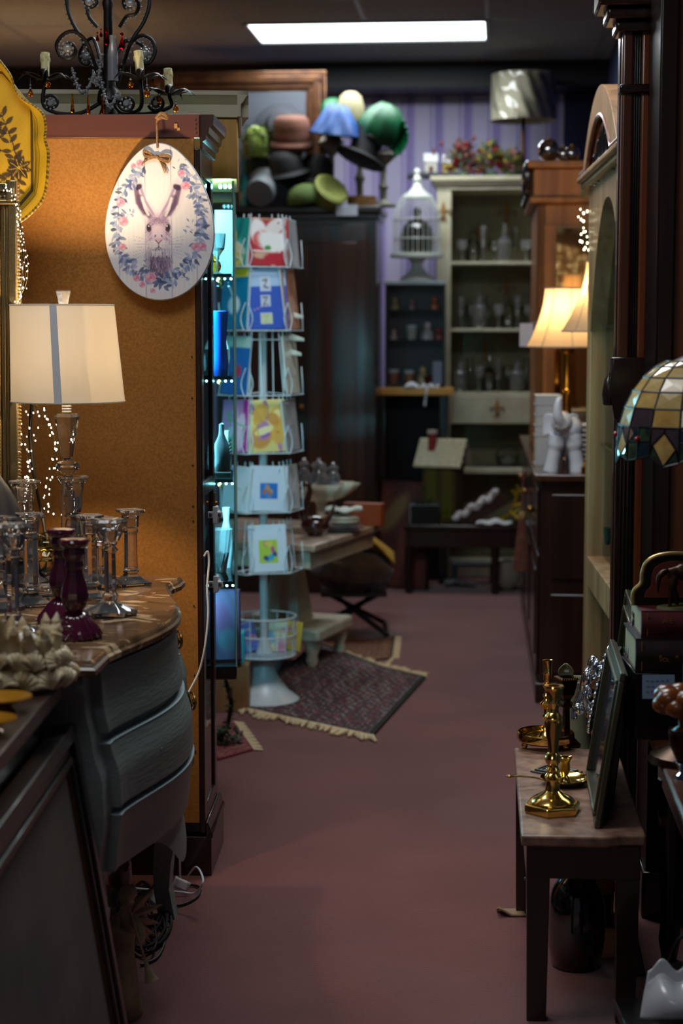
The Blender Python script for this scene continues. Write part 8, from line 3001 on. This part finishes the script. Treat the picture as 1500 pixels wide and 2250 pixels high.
fl_ = thing('assumed_floor_lamp', 'assumed floor lamp added unseen behind the tall cabinets to warm the ceiling', 'lamp', (-1.7, 9.6, 0))  # assumed fixture, added out of sight around the warm point light
ob('stand', B().lathe([(0, 0), (.13, 0), (.13, .02), (.02, .05), (.012, .1), (.012, 2.1), (0, 2.1)], 20), BRASS_D, fl_)
ob('lamp_shade', B().grid(lambda u, v: ((.20 - .08 * v) * cos(2 * pi * u), (.20 - .08 * v) * sin(2 * pi * u), 2.08 + .34 * v), 32, 2), SHADE_W, fl_)

# ------------------------------------------------------------------ low bench with the model house and bits
BYY = 9.98
bx0, bx1 = at(888, 1140, BYY).x, at(1165, 1140, BYY).x
bz_ = at(1000, 1150, BYY).z
bn = thing('dark_bench', 'low dark bench before the cream hutch carrying the model house', 'bench', (bx0, BYY, 0), radians(-5))
bw = bx1 - bx0
ob('seat', B().bx(0, bw, -.08, .22, bz_ - .03, bz_), W_DARK, bn, bev=.006)
ob('apron', B().bx(.02, bw - .02, -.06, -.03, bz_ - .13, bz_ - .03), W_DARK, bn, bev=.004)
for (x, y) in ((.03, -.05), (bw - .03, -.05), (.03, .18), (bw - .03, .18), (bw * .72, -.05)):
    ob('leg', B().lathe([(.016, 0), (.026, .03), (.018, .06), (.026, bz_ - .13)], 12, c=(x, y, 0)), W_DARK, bn)
hp_ = Vector((at(975, 1110, BYY).x, BYY + .08, bz_))
mh_ = thing('model_house', 'toy house with cream shingled roof, yellow walls and red chimney', 'model house', hp_, radians(-24))
hk = 1.0
WALLY = mat('ochre_wall', (92, 72, 30), .8, col2=(76, 58, 24), scale=20)
wl_ = at(0, 1022, BYY).z - bz_
rg_ = at(0, 968, BYY).z - bz_
ob('wall', B().bx(-.10, .10, -.07, .07, 0, wl_ + .005), WALLY, mh_, bev=.002)
ob('gable', B().add([(-.10, -.07, wl_), (-.10, .07, wl_), (-.10, 0, rg_ - .02), (.10, -.07, wl_), (.10, .07, wl_), (.10, 0, rg_ - .02)], [(0, 2, 1), (3, 4, 5), (0, 3, 5, 2), (1, 2, 5, 4)]), WALLY, mh_, smooth=0)
ROOFM = mat('cream_shingle', (206, 198, 168), .8, col2=(180, 170, 140), scale=60)
roof = ob('roof', B().add([(-.14, -.105, wl_ - .012), (.14, -.105, wl_ - .012), (.14, 0, rg_), (-.14, 0, rg_), (-.14, .105, wl_ - .012), (.14, .105, wl_ - .012)], [(0, 1, 2, 3), (3, 2, 5, 4)]), ROOFM, mh_, smooth=0, solid=.012)
b = B()
for j in range(7):
    for i in range(14):
        t = j / 7
        y = -.105 + .105 * t
        z = wl_ - .012 + (rg_ - wl_ + .012) * t
        x = -.14 + .02 * i + (.01 if j % 2 else 0)
        b.box((x + .01, y + .006, z + .012), (.018, .018, .006), None)
ob('shingle', b, ROOFM, mh_, smooth=0, kind='stuff')
c_ = ob('chimney', B().bx(-.075, -.035, -.05, -.01, wl_ + .03, rg_ + .04), mat('red_brick_paint', (146, 44, 36), .8), mh_, bev=.002)
ob('chimney_cap', B().bx(-.078, -.032, -.053, -.007, rg_ + .035, rg_ + .055), mat('white_snow_cap', (196, 180, 170), .8), c_)
for x in (-.045, .05):
    w_ = ob('window', B().bx(x - .028, x + .028, -.074, -.069, .03, wl_ - .02), mat('lime_window', (96, 96, 16), .5), mh_, smooth=0)
    ob('window_bar', B().bx(x - .002, x + .002, -.076, -.073, .03, wl_ - .02).bx(x - .028, x + .028, -.076, -.073, .06, .064), BRASS_D, w_)
b = B()
for k in range(110):
    b.leaf((-.13 + r_.uniform(-.03, .06), -.10 + r_.uniform(-.02, .02), r_.uniform(.0, .12)), .045, .014, (r_.uniform(-1, 1), r_.uniform(-1, .3), r_.uniform(0, 1)))
o = ob('fir_sprig', b, mat('dark_fir', (26, 38, 26), .8), loc=hp_ + Vector((0, 0, 0)), kind='stuff')
tag(o, 'dark green fir sprigs at the foot of the toy house', 'greenery', kind='stuff')
o = ob('black_planter', B().bx(-.09, .07, -.06, .06, 0, .11), BLACKC, loc=(at(935, 1140, BYY).x, BYY - .02, bz_), bev=.004)
tag(o, 'black square planter on the bench before the toy house', 'planter')
# open tilted box, white fur trim, gold deer
r = thing('tilted_box', 'tilted dark wooden box lined with white wool on the bench', 'box', (at(1060, 1130, BYY).x, BYY + .02, bz_ + .0), 0)
M_ = T(0, 0, .055) @ Ry(radians(-32))
b = B().box((0, -.06, .03), (.30, .012, .10), M_).box((0, .06, .03), (.30, .012, .10), M_).box((0, 0, -.015), (.30, .12, .012), M_).box((-.145, 0, .03), (.012, .12, .10), M_)
ob('box_body', b, wood('reddish_box', (78, 42, 26), (52, 26, 18), .5, 'x'), r, bev=.003)
b = B()
for k in range(11):
    b.ball((-.14 + .026 * k, -.075 + .008 * (k % 2), .065 + .010 * sin(k * 2.1)), .022, 8, 6, (1.2, .8, .9), M=M_)
ob('wool_trim', b, mat('white_wool', (210, 206, 206), .95, bump=1, bscale=80), r, smooth=80)
r = thing('gold_reindeer', 'glittering gold twig reindeer on the bench end', 'figurine', (at(1095, 1140, BYY).x, BYY - .03, bz_), 0)
GOLDT = mat('gold_glitter', (190, 160, 36), .4, .5, col2=(150, 120, 20), scale=90)
b = B()
for pts_ in ([(-.05, 0, .012), (.0, -.01, .03), (.05, 0, .05), (.08, 0, .10), (.10, 0, .17), (.105, 0, .22)], [(.05, 0, .05), (.10, .01, .07), (.16, 0, .11), (.19, 0, .17)], [(.08, 0, .10), (.13, -.02, .12), (.16, -.02, .16)],
             [(.04, 0, .05), (.02, -.02, .02), (.03, -.03, 0)], [(.10, 0, .16), (.07, 0, .19)], [(.10, 0, .17), (.13, 0, .20)], [(-.05, 0, .012), (-.09, 0, .006)], [(.16, 0, .11), (.20, .01, .12)], [(.06, 0, .07), (.10, -.03, .04), (.13, -.03, .0)]):
    b.tube(spline(pts_, 5), .009, 6)
ob('twigs', b, GOLDT, r)
o = ob('white_cloth', B().grid(lambda u, v: ((u - .5) * .20, (v - .5) * .10, .006 + .02 * sin(pi * u) * sin(pi * v) + .006 * sin(u * 14)), 16, 8), mat('white_fleece', (206, 208, 210), .95), loc=(at(1082, 1155, BYY).x, BYY - .075, bz_ + .004), solid=.006)
tag(o, 'folded white fleece at the bench front edge', 'cloth')
# things under the bench
o = ob('grey_shoes', B().tube(spline([(-.09, 0, .03), (-.03, 0, .035), (.03, 0, .022), (.09, 0, .016)], 5), [.028] * 6 + [.026] * 5 + [.02] * 5, 10, flat=.7), mat('grey_leather', (96, 96, 100), .4), loc=(at(1010, 1240, 10.2).x, 10.15, 0))
tag(o, 'single grey slipper on the carpet under the bench', 'shoe')
r = thing('low_stool', 'small grey stool frame under the dark bench', 'stool', (at(1040, 1245, 10.3).x, 10.28, 0))
ob('seat', B().bx(-.13, .13, -.07, .07, .11, .13), mat('grey_paint', (86, 86, 90), .5), r, bev=.004)
for x in (-.11, .11):
    for y in (-.05, .05):
        ob('leg', B().bx(x - .012, x + .012, y - .012, y + .012, 0, .11), mat('grey_leg', (80, 80, 84), .5), r)
o = ob('white_bag', B().ball((0, 0, .09), .075, 16, 12, (1, .7, 1.2), wob=lambda a, t: 1 + .08 * sin(6 * a + 4 * t)), mat('off_white_paper', (150, 146, 128), .8), loc=(at(1112, 1225, 10.1).x, 10.02, 0), smooth=60)
tag(o, 'off white paper bag on the carpet beside the dresser', 'bag')
